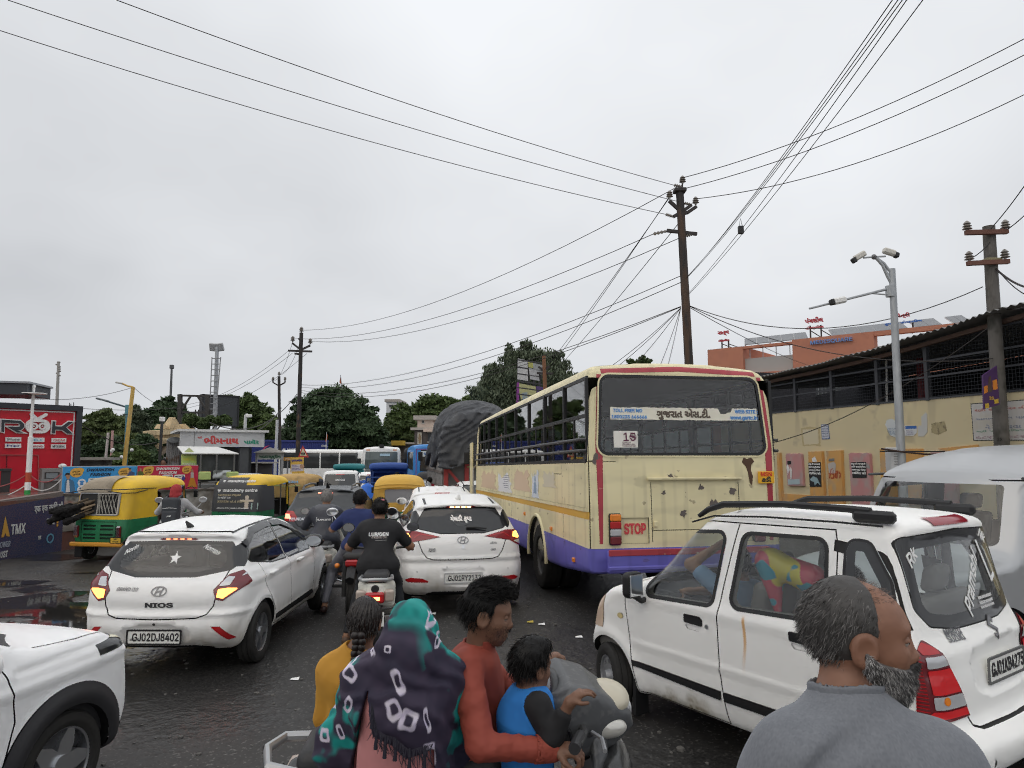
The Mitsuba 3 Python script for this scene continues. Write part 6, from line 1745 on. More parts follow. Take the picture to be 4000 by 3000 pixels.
def oval_h(a,b):
 ring=affinity.scale(Point(0,0).buffer(1,12),a,b).difference(affinity.scale(Point(0,0).buffer(1,12),a*.86,b*.8))
 s=b/.045
 bars=[LineString([(-.034*s,-.026*s),(-.016*s,.030*s)]),LineString([(.016*s,-.030*s),(.034*s,.026*s)]),LineString([(-.026*s,-.006*s),(.026*s,.006*s)])]
 return flat(union_all([ring]+[q.buffer(.0055*s)for q in bars]),.006)
hatch_left()
# white hatchback in the middle
def hatch_middle():
 T=Thing('hatchback_car','white hatchback seen from behind beside the bus, white lettering on its rear window','car',TR(-.65,9.67,0,yaw=100.5))
 side=[(.14,.20),(.03,.30),(0,.42),(.02,.56),(.07,.66),(.06,.72),(.09,.90),(.15,1.0),(.27,1.12),(.47,1.335),(.44,1.38),(.43,1.41),(.60,1.435),(1.1,1.485),(1.5,1.50),(2.0,1.475),(2.5,1.36),(2.95,1.04),(3.35,.97),(3.7,.86),(3.93,.68),(3.98,.5),(3.96,.3),(3.8,.2),(.5,.18)]
 hw=[(.18,.76),(.34,.83),(.55,.865),(.75,.86),(.95,.835),(1.03,.80),(1.12,.75),(1.38,.62),(1.52,.54)]
 plan=[(0,.80),(.12,.88),(.3,.955),(.6,.995),(1.0,1.0),(2.6,1.0),(3.2,.96),(3.7,.86),(3.98,.72)]
 arches=[(.70,.305,.345),(3.27,.305,.345)]
 def extra(d,x,y,z):
  d=d-.014*np.exp(-((z-.90-.03*x)/.035)**2)*np.clip((x-.1)*3,0,1)
  for ax in(.70,3.27):
   r=np.sqrt((x-ax)**2+(z-.305)**2)
   d=d-.02*np.exp(-((r-.37)/.05)**2)*(np.abs(y)>.5)
  d=d-.018*np.exp(-((z-.70)/.03)**2)*np.clip((.5-x)*3,0,1)
  t=np.clip((.66-np.abs(y)*.0-z)/.2,0,1)
  d=d+.028*np.clip(1-((y/(.40-.12*t))**2+((z-.47)/.12)**4),0,1)**.5*(x<.3)
  return d
 B=Body(side,hw,plan,bow=(.10,.2),crown=.05,k=.05,h=.035,arches=arches,extra=extra)
 gl=rpoly([(-.585,1.085),(-.63,1.12),(-.50,1.345),(0,1.372),(.50,1.345),(.63,1.12),(.585,1.085),(.3,1.03),(-.3,1.03)],.02)
 sw=[rpoly([(.50,1.16),(.70,1.29),(.95,1.36),(1.42,1.385),(1.42,1.06),(.90,1.075)],.03),rpoly([(1.48,1.385),(1.85,1.37),(2.2,1.27),(2.62,1.05),(1.48,1.055)],.03)]
 wind=rpoly([(-.64,1.05),(-.54,1.34),(.54,1.34),(.64,1.05),(.3,1.02),(-.3,1.02)],.04)
 cabin(T,B,.05,[prism(gl,-.4,.8,'r'),prism(wind,2.3,3.6,'r')]+[sprism(g,s)for g in sw for s in(1,-1)])
 w=rear_glass(T,B,gl,.085)
 put(T,'windscreen',B.take(prism(wind,2.3,3.6,'r')),GLASS)
 side_glass(T,B,sw,[GLASST,GLASST])
 for s in(1,-1):
  put(T,'quarter_panel',B.take(sprism([(.32,1.08),(.36,1.14),(.55,1.32),(.66,1.29),(.47,1.16)],s),.001),BLACKG)
  P=np.array([(.30,.985),(.62,1.055),(.80,1.05),(.95,.99),(.80,.845),(.66,.925)])*[s,1]
  z=prism(P,-.3,.42,'r')
  k=put(T,'tail_lamp',B.take(z,.007),mat((.22,.008,.014),.08,coat=1.0))
  put(T,'brake_light',B.peek(z^prism(rpoly(np.array([(.70,.965),(.72,1.025),(.86,1.03),(.90,.99),(.78,.94)]),.01)*[s,1],-.3,.42,'r'),.012),REDLENS,up=k,emit=lamp_on((1,.26,.04),3.0 if s>0 else 2.0),label='glowing brake light')
  put(T,'reversing_lens',B.peek(z^prism(rpoly(np.array([(.70,.915),(.80,.925),(.815,.865)]),.006)*[s,1],-.3,.42,'r'),.011),CLEARLENS,up=k)
  put(T,'lens_rib',B.peek(z^prism(strip(np.array([(.36,.985),(.58,1.02),(.66,.97)])*[s,1],.012),-.3,.42,'r'),.010),REDLENS,up=k)
  put(T,'bumper_reflector',B.take(prism(rpoly(np.array([(.43,.405),(.55,.455),(.70,.465),(.78,.43),(.74,.405)]),.01)*[s,1],-.3,.5,'r'),.004),REDLENS)
 k=put(T,'high_brake_lamp',B.peek(prism(rpoly([(-.19,1.385),(.19,1.385),(.22,1.373),(.17,1.355),(-.17,1.355),(-.22,1.373)],.004),-.3,.7,'r'),.006),DARKRED)
 for y in(-.12,-.04,.04,.12):
  put(T,'brake_light',B.peek(prism(rrect(y-.03,y+.03,1.365,1.38,.005),-.3,.7,'r'),.011),REDLENS,up=k,emit=lamp_on((1,.42,.16),3.0))
 hatch=[(-.65,1.06),(-.60,.93),(-.55,.80),(-.49,.72),(-.40,.695),(0,.69),(.40,.695),(.49,.72),(.55,.80),(.60,.93),(.65,1.06)]
 put(T,'tailgate_gap',B.take(prism(strip(hatch,.012),-.3,.5,'r'),-.012),DARKGAP)
 put(T,'lower_bumper',B.take(prism([(-.62,.05),(-.48,.25),(-.40,.275),(.40,.275),(.48,.25),(.62,.05)],-.3,.4,'r')),BLACKP)
 put(T,'underbody',B.take(prism([(-.2,.0),(4.2,.0),(4.2,.215),(-.2,.215)],-1,1,'s')),BLACKP)
 side_gaps(T,B,[[(1.0,1.33),(.70,1.10),(.72,.90),(.90,.62),(1.12,.40),(1.18,.26),(2.55,.25)],[(1.45,1.40),(1.45,1.05),(1.52,.6),(1.62,.26)],[(2.56,1.03),(2.62,.8),(2.62,.4),(2.55,.25)]])
 handles(T,B,(.98,1.88),.93)
 for s in(1,-1):
  v,f=B._pick(B.m^prism(rrect(.55,1.05,.49*s-.017,.49*s+.017,.01),1.0,2.0,'z'))
  n=B.normals(v)
  T.add('roof_strip',(v+n*.004,f),BLACKP,normals=n)
 arch_lining(T,B)
 put(T,'body',B.remaining(),WHITEP)
 T.add('maker_badge',B.decal_rear(mv(oval_h(.078,.048),0,.945),.004),BADGE)
 T.add('badge_lettering',B.decal_rear(mv(ctext('i20',None,.042,bold=2,slant=.25),-.42,.80),.004),mat((.12,.12,.125),.3,.6))
 T.add('badge_lettering',B.decal_rear(mv(ctext('ASTA',None,.026,bold=1,slant=.25),.42,.885),.004),mat((.15,.15,.155),.3,.6))
 T.add('badge_lettering',B.decal_rear(mv(ctext('CRDi',None,.022,bold=2,slant=.2),.42,.80),.004),mat((.15,.15,.155),.3,.6))
 T.add('tailgate_lock',B.decal_rear(mv(flat(Polygon(rrect(-.018,.018,-.025,.025,.012)),.012),0,.86),.003),CHROME)
 for y,z in((-.62,.545),(-.22,.60),(.22,.60),(.62,.56)):
  T.add('parking_sensor',B.decal_rear(mv(flat(Point(0,0).buffer(.010),.004),y,z),.003),mat((.5,.5,.5),.4))
 T.add('window_sticker',B.decal_rear(mv(ctext('મેલડી કૃપા',.30,None,GUJ,bold=3),0,1.185),.004),WHITE,up=w,label='white lettering on the rear window')
 q=B.project(np.array([[0,-.06,1.10],[0,-.34,1.075]]),(1,0,0),.6,.02)
 T.add('rear_wiper',tube([q[0],q[0]*.5+q[1]*.5+[0,0,.012],q[1]+[0,0,.01]],[.018,.014,.008],6),BLACKP)
 plate(T,B,'GJ01RY2132',.0,.455,.5,.118,frame_m=mat((.5,.5,.5),.4))
 T.add('roof_aerial',nets(lambda x,y,z:cone(x,y,z,(.80,0,1.46),(.66,0,1.52),.05,.012),[.5,-.1,1.4],[.95,.1,1.6],.012),WHITEP,smooth=True)
 for s in(1,-1):
  mirror(T,2.62,s*.80,1.09,s,BLACKG if s>0 else WHITEP)
  for ax in(.70,3.27):
   wheel(T,ax,s*.765,.305,.19,s,.205,'alloy')
  seat(T,1.60,s*.35,.55)
 seat(T,.75,0,.55,1.15)
 T.add('dashboard',nets(lambda x,y,z:rbox(x,y,z,(2.6,0,.88),(.22,.7,.12),.07),[2.3,-.8,.7],[2.9,.8,1.05],.03),DARKIN,smooth=True)
 return T
hatch_middle()
# tall white hatchback on the right
WAGM=TR(3.0,4.22,0,yaw=125.4)
def tall_hatch():
 T=Thing('tall_hatchback','tall white hatchback with black roof rails and black door mouldings on the right','car',WAGM)
 side=[(.10,.34),(.02,.40),(.0,.52),(.06,.58),(.14,.62),(.15,.80),(.20,1.0),(.27,1.12),(.37,1.62),(.36,1.685),(.44,1.725),(.8,1.745),(1.3,1.745),(1.75,1.71),(1.98,1.62),(2.42,1.14),(2.66,1.075),(2.92,.98),(3.09,.86),(3.15,.70),(3.17,.60),(3.17,.42),(3.10,.28),(2.9,.22),(.5,.20)]
 hw=[(.18,.66),(.26,.70),(.45,.735),(.8,.742),(.98,.735),(1.08,.715),(1.2,.69),(1.5,.635),(1.66,.59),(1.74,.54)]
 plan=[(0,.84),(.12,.92),(.3,.97),(.6,.99),(1.0,1.0),(2.3,1.0),(2.7,.97),(3.0,.89),(3.17,.78)]
 arches=[(.40,.27,.31),(2.78,.29,.315)]
 def extra(d,x,y,z):
  for ax in(.40,2.78):
   r=np.sqrt((x-ax)**2+(z-.28)**2)
   d=d-.022*np.exp(-((r-.35)/.06)**2)*(np.abs(y)>.45)
  d=d-.010*np.exp(-((z-.615)/.02)**2)*(x>.6)*(x<2.5)
  d=d-.010*np.exp(-((z-.985)/.05)**2)
  d=d+.025*np.clip(1-(np.abs((y+.16)/.46)**4+np.abs((z-.86)/.14)**4),0,1)**.5*(x<.5)
  return d
 B=Body(side,hw,plan,bow=(.07,.16),crown=.035,k=.045,h=.03,arches=arches,extra=extra)
 gl=rpoly([(.59,1.62),(0,1.645),(-.59,1.62),(-.62,1.25),(-.58,1.135),(-.3,1.10),(.3,1.10),(.52,1.13),(.60,1.22)],.05)
 fw=rpoly([(2.36,1.02),(1.96,1.515),(1.63,1.545),(1.70,1.045)],.045)
 rw=rpoly([(1.53,1.06),(1.46,1.55),(.86,1.565),(.84,1.09)],.06)
 qw=rpoly([(.72,1.12),(.715,1.585),(.58,1.58),(.45,1.37),(.40,1.12)],.06)
 wind=rpoly([(-.66,1.13),(-.58,1.60),(.58,1.60),(.66,1.13),(.3,1.09),(-.3,1.09)],.05)
 cabin(T,B,.045,[prism(gl,-.3,.9,'r'),prism(wind,1.7,3.0,'r')]+[sprism(g,s)for g in(fw,rw,qw)for s in(1,-1)],mat((.16,.155,.145),.85))
 w=rear_glass(T,B,gl,.07,-.3,.9)
 put(T,'windscreen',B.take(prism(wind,1.7,3.0,'r')),GLASS)
 side_glass(T,B,[fw,rw],[GLASS,GLASS],rubber=.026,proud=.004)
 side_glass(T,B,[qw],[GLASS],rubber=.018,border=.055)
 for s in(1,-1):
  P=np.array([(.43,.665),(.47,.80),(.55,1.0),(.66,1.09),(.80,1.115),(.85,.70),(.76,.655)])*[s,1]
  z=prism(P,-.2,.30,'r')
  k=put(T,'tail_lamp',B.take(z,.010),DARKRED)
  def lens(Q,m,nm,o=.016):
   put(T,nm,B.peek(z^prism(rpoly(np.array(Q),.008)*[s,1],-.2,.30,'r'),o),m,up=k)
  lens([(.57,1.0),(.60,1.03),(.69,1.075),(.69,1.0)],REDLENS,'red_lens')
  lens([(.535,.94),(.56,.99),(.685,.99),(.685,.935)],CLEARLENS,'clear_lens')
  lens([(.485,.80),(.53,.925),(.685,.925),(.685,.80)],mat((.60,.012,.016),.06,coat=1.0),'red_lens',.018)
  lens([(.455,.725),(.48,.79),(.685,.79),(.685,.725)],CLEARLENS,'clear_lens')
  put(T,'indicator_bulb',B.peek(z^prism(np.array(Point(.62*s,.765).buffer(.022).exterior.coords[:-1]),-.2,.3,'r'),.019),ORANGE,up=k)
  lens([(.445,.675),(.455,.715),(.69,.715),(.72,.675)],mat((.60,.012,.016),.06,coat=1.0),'red_lens')
  for i in range(22):
   zz=.69+i*.0185
   put(T,'lens_rib',B.peek(z^prism(np.array([(.70,zz),(.80,zz),(.80,zz+.006),(.70,zz+.006)])*[s,1],-.2,.3,'r'),.016),mat((.42,.008,.012),.2),up=k)
 put(T,'high_brake_lamp',B.peek(prism(rpoly([(-.24,1.715),(.24,1.715),(.24,1.675),(-.24,1.675)],.006),-.2,.6,'r'),.008),mat((.25,.008,.02),.1,coat=1.0))
 put(T,'tailgate_gap',B.take(prism(strip([(.58,1.72),(.615,1.62),(.655,1.2),(.655,1.12)],.010),-.2,.8,'r'),-.01),DARKGAP)
 put(T,'tailgate_gap',B.take(prism(strip([(-.58,1.72),(-.615,1.62),(-.655,1.2),(-.655,1.12)],.010),-.2,.8,'r'),-.01),DARKGAP)
 put(T,'tailgate_gap',B.take(prism(strip([(.44,.66),(.43,.615),(.38,.60),(-.38,.60),(-.43,.615),(-.44,.66)],.012),-.2,.5,'r'),-.01),DARKGAP)
 put(T,'underbody',B.take(prism([(-.2,.0),(4.2,.0),(4.2,.235),(-.2,.235)],-1,1,'s')),BLACKP)
 side_gaps(T,B,[[(1.78,1.62),(2.0,1.58),(2.40,1.12),(2.55,1.06),(2.56,.9),(2.47,.45),(2.43,.25),(1.58,.25)],[(1.515,1.62),(1.60,1.2),(1.635,.95),(1.62,.6),(1.575,.25)],[(1.78,1.622),(.80,1.64),(.775,1.55),(.765,1.0),(.70,.75),(.62,.6)]],w=.009)
 for s in(1,-1):
  put(T,'side_moulding',B.take(sprism(rpoly([(2.475,.485),(2.46,.445),(1.62,.405),(1.62,.465)],.004),s),.012),BLACKP)
  put(T,'side_moulding',B.take(sprism(rpoly([(1.595,.465),(1.595,.405),(.85,.405),(.85,.465)],.004),s),.012),BLACKP)
  for x,z in((1.85,.91),(.98,.955)):
   put(T,'door_handle',B.take(sprism(rpoly([(x-.085,z-.035),(x-.085,z+.012),(x-.06,z+.032),(x+.085,z+.03),(x+.085,z-.03)],.012),s),.006),BLACKP)
   put(T,'handle_recess',B.take(sprism(rpoly([(x-.085,z-.04),(x-.05,z-.075),(x+.05,z-.075),(x+.085,z-.04)],.01),s),-.008),WHITEP)
  put(T,'indicator',B.take(sprism(np.array(affinity.scale(Point(2.62,.80).buffer(1,8),.035,.022).exterior.coords[:-1]),s),.006),mat((.6,.5,.25),.2,coat=1.0))
  q=B.project(np.array([[1.72,0,.885]]),(0,-s,0),1.3,.004)[0]
  T.add('door_lock',mv(lathe([(.001,.006),(.016,.006),(.018,0)],16,'y')if s>0 else mirror_y(lathe([(.001,.006),(.016,.006),(.018,0)],16,'y')),*q),CHROME)
  put(T,'headlamp',B.take(prism(rpoly(np.array([(.40,.62),(.44,.86),(.60,.93),(.72,.90),(.72,.66)]),.02)*[s,1],2.85,3.4,'r'),.005),mat((.55,.42,.32),.15,coat=1.0))
  y=s*.545
  rail=tube([(1.93,y,1.645),(1.84,y,1.70),(1.70,y,1.745),(1.2,y,1.775),(.75,y,1.772),(.60,y,1.765)],[.016,.022,.026,.024,.024,.026],8)
  foot=bbox(.58,y,1.735,.26,.07,.075,.025)
  T.add('roof_rail',cat(rail,foot),BLACKP,smooth=30)
  T.add('rain_gutter',tube([(1.96,s*.588,1.60),(1.75,s*.60,1.66),(1.3,s*.61,1.685),(.8,s*.61,1.69),(.5,s*.60,1.685)],.007,5),BLACKP)
 arch_lining(T,B)
 rust=pmat('m_white_stained',lambda p,n,uv:mix(mix((0.84,0.84,0.82),(0.62,0.30,0.03),smoothstep(.018,.004,dr.abs(wag_x(p)-1.40-.02*noise(p.z*6)))*smoothstep(1.03,.98,p.z)*smoothstep(.60,.9,p.z)*.8),(.20,.15,.06),smoothstep(.40,.24,p.z+.25*(fbm(p.x*6,p.y*6,p.z*3)-.5))*smoothstep(2.45,2.2,wag_x(p))*smoothstep(1.5,1.9,wag_x(p))*(.35+.65*noise(p.x*60,p.y*60,p.z*40))),.32,coat=1.0)
 put(T,'body',B.remaining(),rust)
 T.add('badge_lettering',B.decal_rear(mv(ctext('MARUTI',.17,None,bold=1),-.34,1.075),.004),BADGE)
 T.add('badge_lettering',B.decal_rear(mv(ctext('SUZUKI',.17,None,bold=1),-.34,1.04),.004),BADGE)
 sz=flat(union_all([LineString([(.035,.03),(.0,.055),(-.035,.02),(.03,-.015),(0,-.055),(-.035,-.035)]).buffer(.011,cap_style=2,join_style=2)]),.006)
 T.add('maker_badge',B.decal_rear(mv(sz,.13,1.055),.004),BADGE)
 for t,y,z,hh,ang,n in(('Rk',-.50,1.49,.065,40,''),('Pramshi',.10,1.30,.085,46,''),('Nk',.42,1.55,.065,-30,'')):
  m=ctext(t,None,hh,bold=1,slant=.45)
  a=math.radians(ang)
  m=(vf(m)[0]@np.array([[math.cos(a),math.sin(a),0],[-math.sin(a),math.cos(a),0],[0,0,1]]),vf(m)[1])
  T.add('window_sticker',B.decal_rear(mv(m,y,z),.004),WHITE,up=w,label=f'white script sticker reading {t}')
 T.add('window_sticker',B.decal_rear(mv(flat(LineString([(.30,1.55),(.40,1.30),(.47,1.33)]).buffer(.012),.003),0,0),.004),WHITE,up=w)
 T.add('window_sticker',B.decal_rear(cat(*[mv(ctext(t,.22,None,bold=2),.20,zz)for t,zz in(('BABA AUTO MOBILES',1.215),('SATELITE 9 GUARANTEE',1.187),('24 HR. HELP LINE SERVICE',1.162))]),.004),mat((.7,.7,.7),.5),up=w,label='small dealer sticker in three lines')
 plate(T,B,'GJ01KB4275',-.13,.845,.5,.13,frame_m=mat((.12,.12,.12),.4))
 for s in(1,-1):
  k=T.add('door_mirror',mv(nets(lambda x,y,z:smax(rbox(x,y,z,(0,0,0),(.055,.085,.10),.045),-(x+.035),.01),[-.1,-.12,-.13],[.1,.12,.13],.012),2.34,s*.86,1.10),BLACKP,smooth=50)
  T.add('mirror_glass',mv(nets(lambda x,y,z:rbox(x,y,z,(0,0,0),(.006,.068,.082),.005),[-.02,-.09,-.1],[.02,.09,.1],.006),2.34-.038,s*.86,1.10),mat((.8,.82,.84),.03,1.0),up=k,smooth=30)
  T.add('mirror_arm',tube([(2.33,s*.70,.985),(2.33,s*.78,.97),(2.34,s*.84,1.01)],.022,8),BLACKP,up=k)
  wheel(T,.40,s*.655,.27,.16,s,.175,'steel')
  wheel(T,2.78,s*.655,.27,.16,s,.175,'steel',steer=-24)
  seat(T,1.55,s*.33,.60,colour=mat((.18,.17,.16),.9))
  T.add('mud_flap',bbox(2.47,s*.66,.20,.03,.16,.30,.008),BLACKP)
 seat(T,.65,0,.60,1.1,colour=mat((.18,.17,.16),.9))
 T.add('parcel_shelf',box(.30,.62,-.55,.55,1.0,1.02),mat((.05,.06,.075),.9))
 T.add('dashboard',nets(lambda x,y,z:rbox(x,y,z,(2.35,0,.92),(.2,.64,.12),.07),[2.1,-.7,.75],[2.6,.7,1.1],.03),DARKIN,smooth=True)
 steering(T,2.08,-.32,1.0,.19)
 return T
_wa=math.radians(125.4)
def wag_x(p):
 return(p.x-3.0)*math.cos(_wa)+(p.y-4.22)*math.sin(_wa)
tall_hatch()
# old cream state bus
BUSM=TR(2.24,9.07,0,yaw=100.5,pitch=-1.2,s=(1,1.035,1.015))
_ba=math.radians(100.5)
def worn(base,rusty=(.10,.055,.03),pale=None,scale=1.0,amount=.5):
 def c(p,n,uv):
  a=fbm(p.x*2.2*scale,p.y*2.2*scale,p.z*2.6*scale)
  spots=smoothstep(.735,.79,fbm(p.x*9*scale+5,p.y*9*scale,p.z*10*scale,4))
  big=smoothstep(.70,.76,fbm(p.x*3.1*scale+11,p.y*3.1*scale,p.z*3.4*scale,4))
  streak=smoothstep(.60,.8,noise(p.x*13,p.y*13,p.z*.7))
  col=mix(base,pale or tuple(min(1,x*1.12)for x in base),a)
  col=mix(col,tuple(x*.62 for x in base),streak*.30+.25*smoothstep(.5,.75,fbm(p.x*1.3,p.y*1.3,p.z*5)))
  return mix(mix(col,tuple(x*.72 for x in base),big*.5),rusty,dr.clip(spots*amount,0,1))
 return c
pmat('m_bus_cream',worn((.70,.63,.39)),.42,bump=lambda p,n,uv:fbm(p.x*2.5,p.y*2.5,p.z*2.5,2),bscale=.02,eps=.02)
pmat('m_bus_blue',worn((.135,.125,.46),amount=.35),.42,bump=lambda p,n,uv:fbm(p.x*3,p.y*3,p.z*3,2),bscale=.035,eps=.02)
BUSRED=pmat('m_bus_red',worn((.38,.045,.06),rusty=(.55,.5,.36),amount=.8,scale=1.6),.45)
BUSYEL=mat((.62,.36,.06),.5)
def bus():
 T=Thing('bus','old cream public bus with blue skirt and red trim, torn posters on its side','bus',BUSM)
 side=[(.0,.64),(-.005,1.2),(.02,2.0),(.10,3.1),(.16,3.23),(.35,3.31),(10.4,3.27),(10.75,3.18),(10.9,2.9),(10.98,1.7),(11.0,.6),(10.9,.48),(4.0,.48),(2.0,.47),(.1,.62)]
 hw=[(.45,1.235),(.9,1.262),(1.9,1.262),(3.0,1.225),(3.12,1.20),(3.25,1.13),(3.33,1.0)]
 B=Body(side,hw,[(0,.985),(.12,1),(10.7,1),(11,.97)],bow=(.0,.12),crown=.03,k=.045,h=.065,arches=[(2.99,.50,.63),(8.6,.5,.63)],smooth_side=1)
 gl=rpoly([(-1.09,2.10),(-1.03,3.06),(1.03,3.06),(1.09,2.10)],.10)
 band=rpoly([(.10,1.99),(.10,3.06),(10.0,3.06),(10.25,1.99)],.03)
 wind=rpoly([(-1.1,1.7),(-1.05,2.95),(1.05,2.95),(1.1,1.7)],.1)
 cabin(T,B,.06,[prism(gl,-.3,.8,'r'),prism(wind,10,11.5,'r')]+[sprism(band,s,y0=.6)for s in(1,-1)],mat((.30,.28,.23),.8))
 w=put(T,'rear_window',B.take(prism(gl,-.3,.8,'r')),glass('m_glass_bus',(.50,.53,.53)))
 e,h=ring2(gl,.035,-.0)
 put(T,'window_rubber',B.take(prism(e,-.3,.8,'r',h),.012),BLACKP,up=w)
 e,h=ring2(np.array(Polygon(gl).buffer(.036).exterior.coords)[:-1],.022,0)
 put(T,'window_rim',B.take(prism(e,-.3,.8,'r',h),.012),'m_bus_cream',up=w)
 put(T,'windscreen',B.take(prism(wind,10,11.5,'r')),GLASST)
 divs=[.10,1.22,2.45,3.70,4.95,6.15,7.30,8.45,9.25,10.1]
 for s in(1,-1):
  B.take(sprism(band,s,y0=.6))
  yo=s*1.235
  k=T.add('window_frame',cat(bbox(5.15,s*1.222,3.05,10.1,.03,.05,.005),bbox(5.2,s*1.25,2.0,10.2,.03,.05,.005),bbox(5.15,s*1.238,2.57,10.1,.035,.05,.005)),BLACKP)
  for i,d in enumerate(divs):
   T.add('window_post',bbox(d,yo,2.52,.05,.04,1.06,.005),BLACKP,up=k)
  for a,b in zip(divs[:-1],divs[1:]):
   T.add('upper_pane',box(a+.025,b-.025,s*1.222,s*1.226,2.59,3.03),'m_glass_dark' if 'm_glass_dark' in scene else glass('m_glass_dark',(.13,.14,.14)),up=k)
   m=(a+b)/2
   T.add('sliding_pane',box(a+.025,m+.02,s*1.240,s*1.244,2.02,2.55),GLASST,up=k)
   T.add('sliding_pane',box(m-.02,b-.025,s*1.228,s*1.232,2.02,2.55),GLASST,up=k)
   T.add('pane_stile',bbox(m,s*1.242,2.285,.035,.03,.53,.004),BLACKP,up=k)
  for z in(2.27,2.13):
   g=T.add('guard_rail',tube([(.08,s*1.255,z),(.10,s*1.315,z),(10.3,s*1.315,z-.0),(10.32,s*1.255,z)],.019,8),mat((.10,.10,.105),.35,.5),smooth=40)
   for d in divs[1:-1]:
    T.add('rail_clip',bbox(d,s*1.29,z,.05,.09,.055,.008),mat((.13,.13,.135),.5),up=g)
 for s in(1,-1):
  put(T,'yellow_stripe',B.take(sprism([(0.04,1.285),(.04,1.375),(10.9,1.355),(10.9,1.275)],s,y0=.9),.003),BUSYEL)
  put(T,'stripe_moulding',B.take(sprism([(0.04,1.375),(.04,1.42),(10.9,1.40),(10.9,1.355)],s,y0=.9),.014),'m_bus_cream')
 skirt=B.take(prism([(-.3,.2),(-.3,.93),(3,.955),(11.3,.97),(11.3,.2)],-1.5,1.5,'s'),.002)
 put(T,'blue_skirt',skirt,'m_bus_blue',label='dented blue painted skirt')
 for s in(1,-1):
  arch=[(2.99+.66*math.cos(a),.5+.66*math.sin(a),)for a in np.linspace(-.05,PI+.05,25)]
  T.add('arch_rim',tube([(x,s*1.262,z)for x,z in arch],.03,6),'m_bus_cream',smooth=40)
 for P in([(1.09,.99),(1.035,3.10),(1.095,3.10),(1.15,2.2),(1.13,.99)],[(-1.14,.99),(-1.20,2.2),(-1.13,3.10),(-1.07,3.10),(-1.10,2.2),(-1.09,.99)],[(-1.06,3.11),(-1.06,3.175),(0,3.225),(1.03,3.175),(1.03,3.11),(0,3.155)]):
  put(T,'red_stripe',B.take(prism(P,-.3,.9,'r'),.004),BUSRED)
 for L in([(1.235,.66),(1.235,3.12)],[(-1.235,.66),(-1.235,3.12)],[(.46,1.73),(.46,1.14),(-.70,1.14),(-.70,1.73)],[(.46,1.14),(.46,1.0)],[(1.24,2.0),(1.08,2.0)]):
  put(T,'panel_gap',B.take(prism(strip(L,.010),-.3,.5,'r'),-.008),mat((.12,.10,.06),.8))
 T.add('engine_ledge',bbox(-.02,-.11,1.775,.05,1.24,.035,.008),'m_bus_cream')
 T.add('cover_latch',bbox(-.02,.42,1.22,.03,.05,.07,.006),'m_bus_cream')
 for s in(1,-1):
  rc=B.take(prism([(s*.50,.985),(s*.50,1.30),(s*.865,1.30),(s*.865,.985)],-.3,.3,'r'),-.03)
  put(T,'lamp_recess',rc,'m_bus_cream')
  k=T.add('tail_lamp',bbox(-.02,s*.94,1.165,.06,.15,.385,.02),BLACKP)
  for z,hh,m in((1.305,.085,ORANGE),(1.215,.085,REDLENS),(1.125,.085,mat((.45,.45,.47),.2,coat=1)),(1.03,.095,DARKRED)):
   T.add('lens',bbox(-.045,s*.94,z,.05,.135,hh,.012),m,up=k)
 T.add('stop_lettering',xf(ctext('STOP',.28,.118,bold=3),np.array([[0,0,-1,.012],[-1,0,0,.675],[0,1,0,1.105],[0,0,0,1.0]])),mat((.62,.06,.07),.5))
 R=lambda y,z,x=-.012:np.array([[0,0,-1,x],[-1,0,0,y],[0,1,0,z],[0,0,0,1.0]])
 sg=T.add('route_board',xf(bbox(0,0,0,.22,.155,.012,.003),R(-1.07,1.785,-.02)),mat((.80,.42,.02),.5),label='small orange board with red and black letters')
 T.add('board_lettering',xf(mv(ctext('MSN',.15,.05,bold=2),0,.015),R(-1.07,1.785,-.027)),mat((.6,.03,.02),.5),up=sg)
 T.add('board_lettering',xf(mv(ctext('કડી',.13,.05,GUJ,bold=3),0,-.055),R(-1.07,1.785,-.027)),INK,up=sg)
 rng=np.random.default_rng(5)
 xs=np.linspace(-.985,.985,60)
 torn=[(x,.075+.012*rng.random()-(.075 if .46<x<.58 else 0)-(.05 if x>.58 and x<.62 else 0))for x in xs]+[(x,-.072-.008*rng.random())for x in xs[::-1]]
 def on_glass(m,y,z,off=.004):
  return B.decal_rear(mv(m,-y,z),off)
 bn=T.add('window_banner',on_glass(flat(Polygon(torn).buffer(0),.002),-.04,2.595),mat((.74,.71,.60),.5),up=w,label='torn cream banner across the rear window')
 blu=mat((.06,.22,.55),.5)
 for t,y,z,wd,m,fo in(('TOLL FREE NO',.72,2.615,.38,blu,None),('1800233 666666',.70,2.535,.46,blu,None),('WEB SITE :',-.88,2.615,.32,blu,None),('www.gsrtc.in',-.84,2.535,.38,blu,None),('ગુજરાત એસ.ટી.',-.02,2.555,.72,mat((.10,.075,.055),.5),GUJ)):
  T.add('banner_lettering',on_glass(ctext(t,wd,None,fo or 'Inter.woff2',bold=3),y,z,.007),m,up=w)
 st=T.add('window_sticker',on_glass(flat(sbox(-.155,-.105,.155,.105),.002),.76,2.27),mat((.74,.72,.66),.5),up=w,label='square sticker with 150 and a spoked wheel')
 g150=[affinity.translate(text_shape('15',.10,bold=1),-.045,-.02)]
 wheelg=[Point(.095,.03).buffer(.045).difference(Point(.095,.03).buffer(.037))]+[LineString([(.095,.03),(.095+.042*math.cos(a),.03+.042*math.sin(a))]).buffer(.003)for a in np.arange(8)*PI/4]
 T.add('sticker_print',on_glass(flat(union_all(wheelg+g150+[affinity.translate(text_shape('YEARS OF',.017),-.05,-.05),affinity.translate(text_shape('CELEBRATING',.017),-.05,-.072),affinity.translate(text_shape('THE MAHATMA',.017),-.05,-.094)]),.002),.76,2.27,.007),mat((.10,.02,.05),.5),up=w)
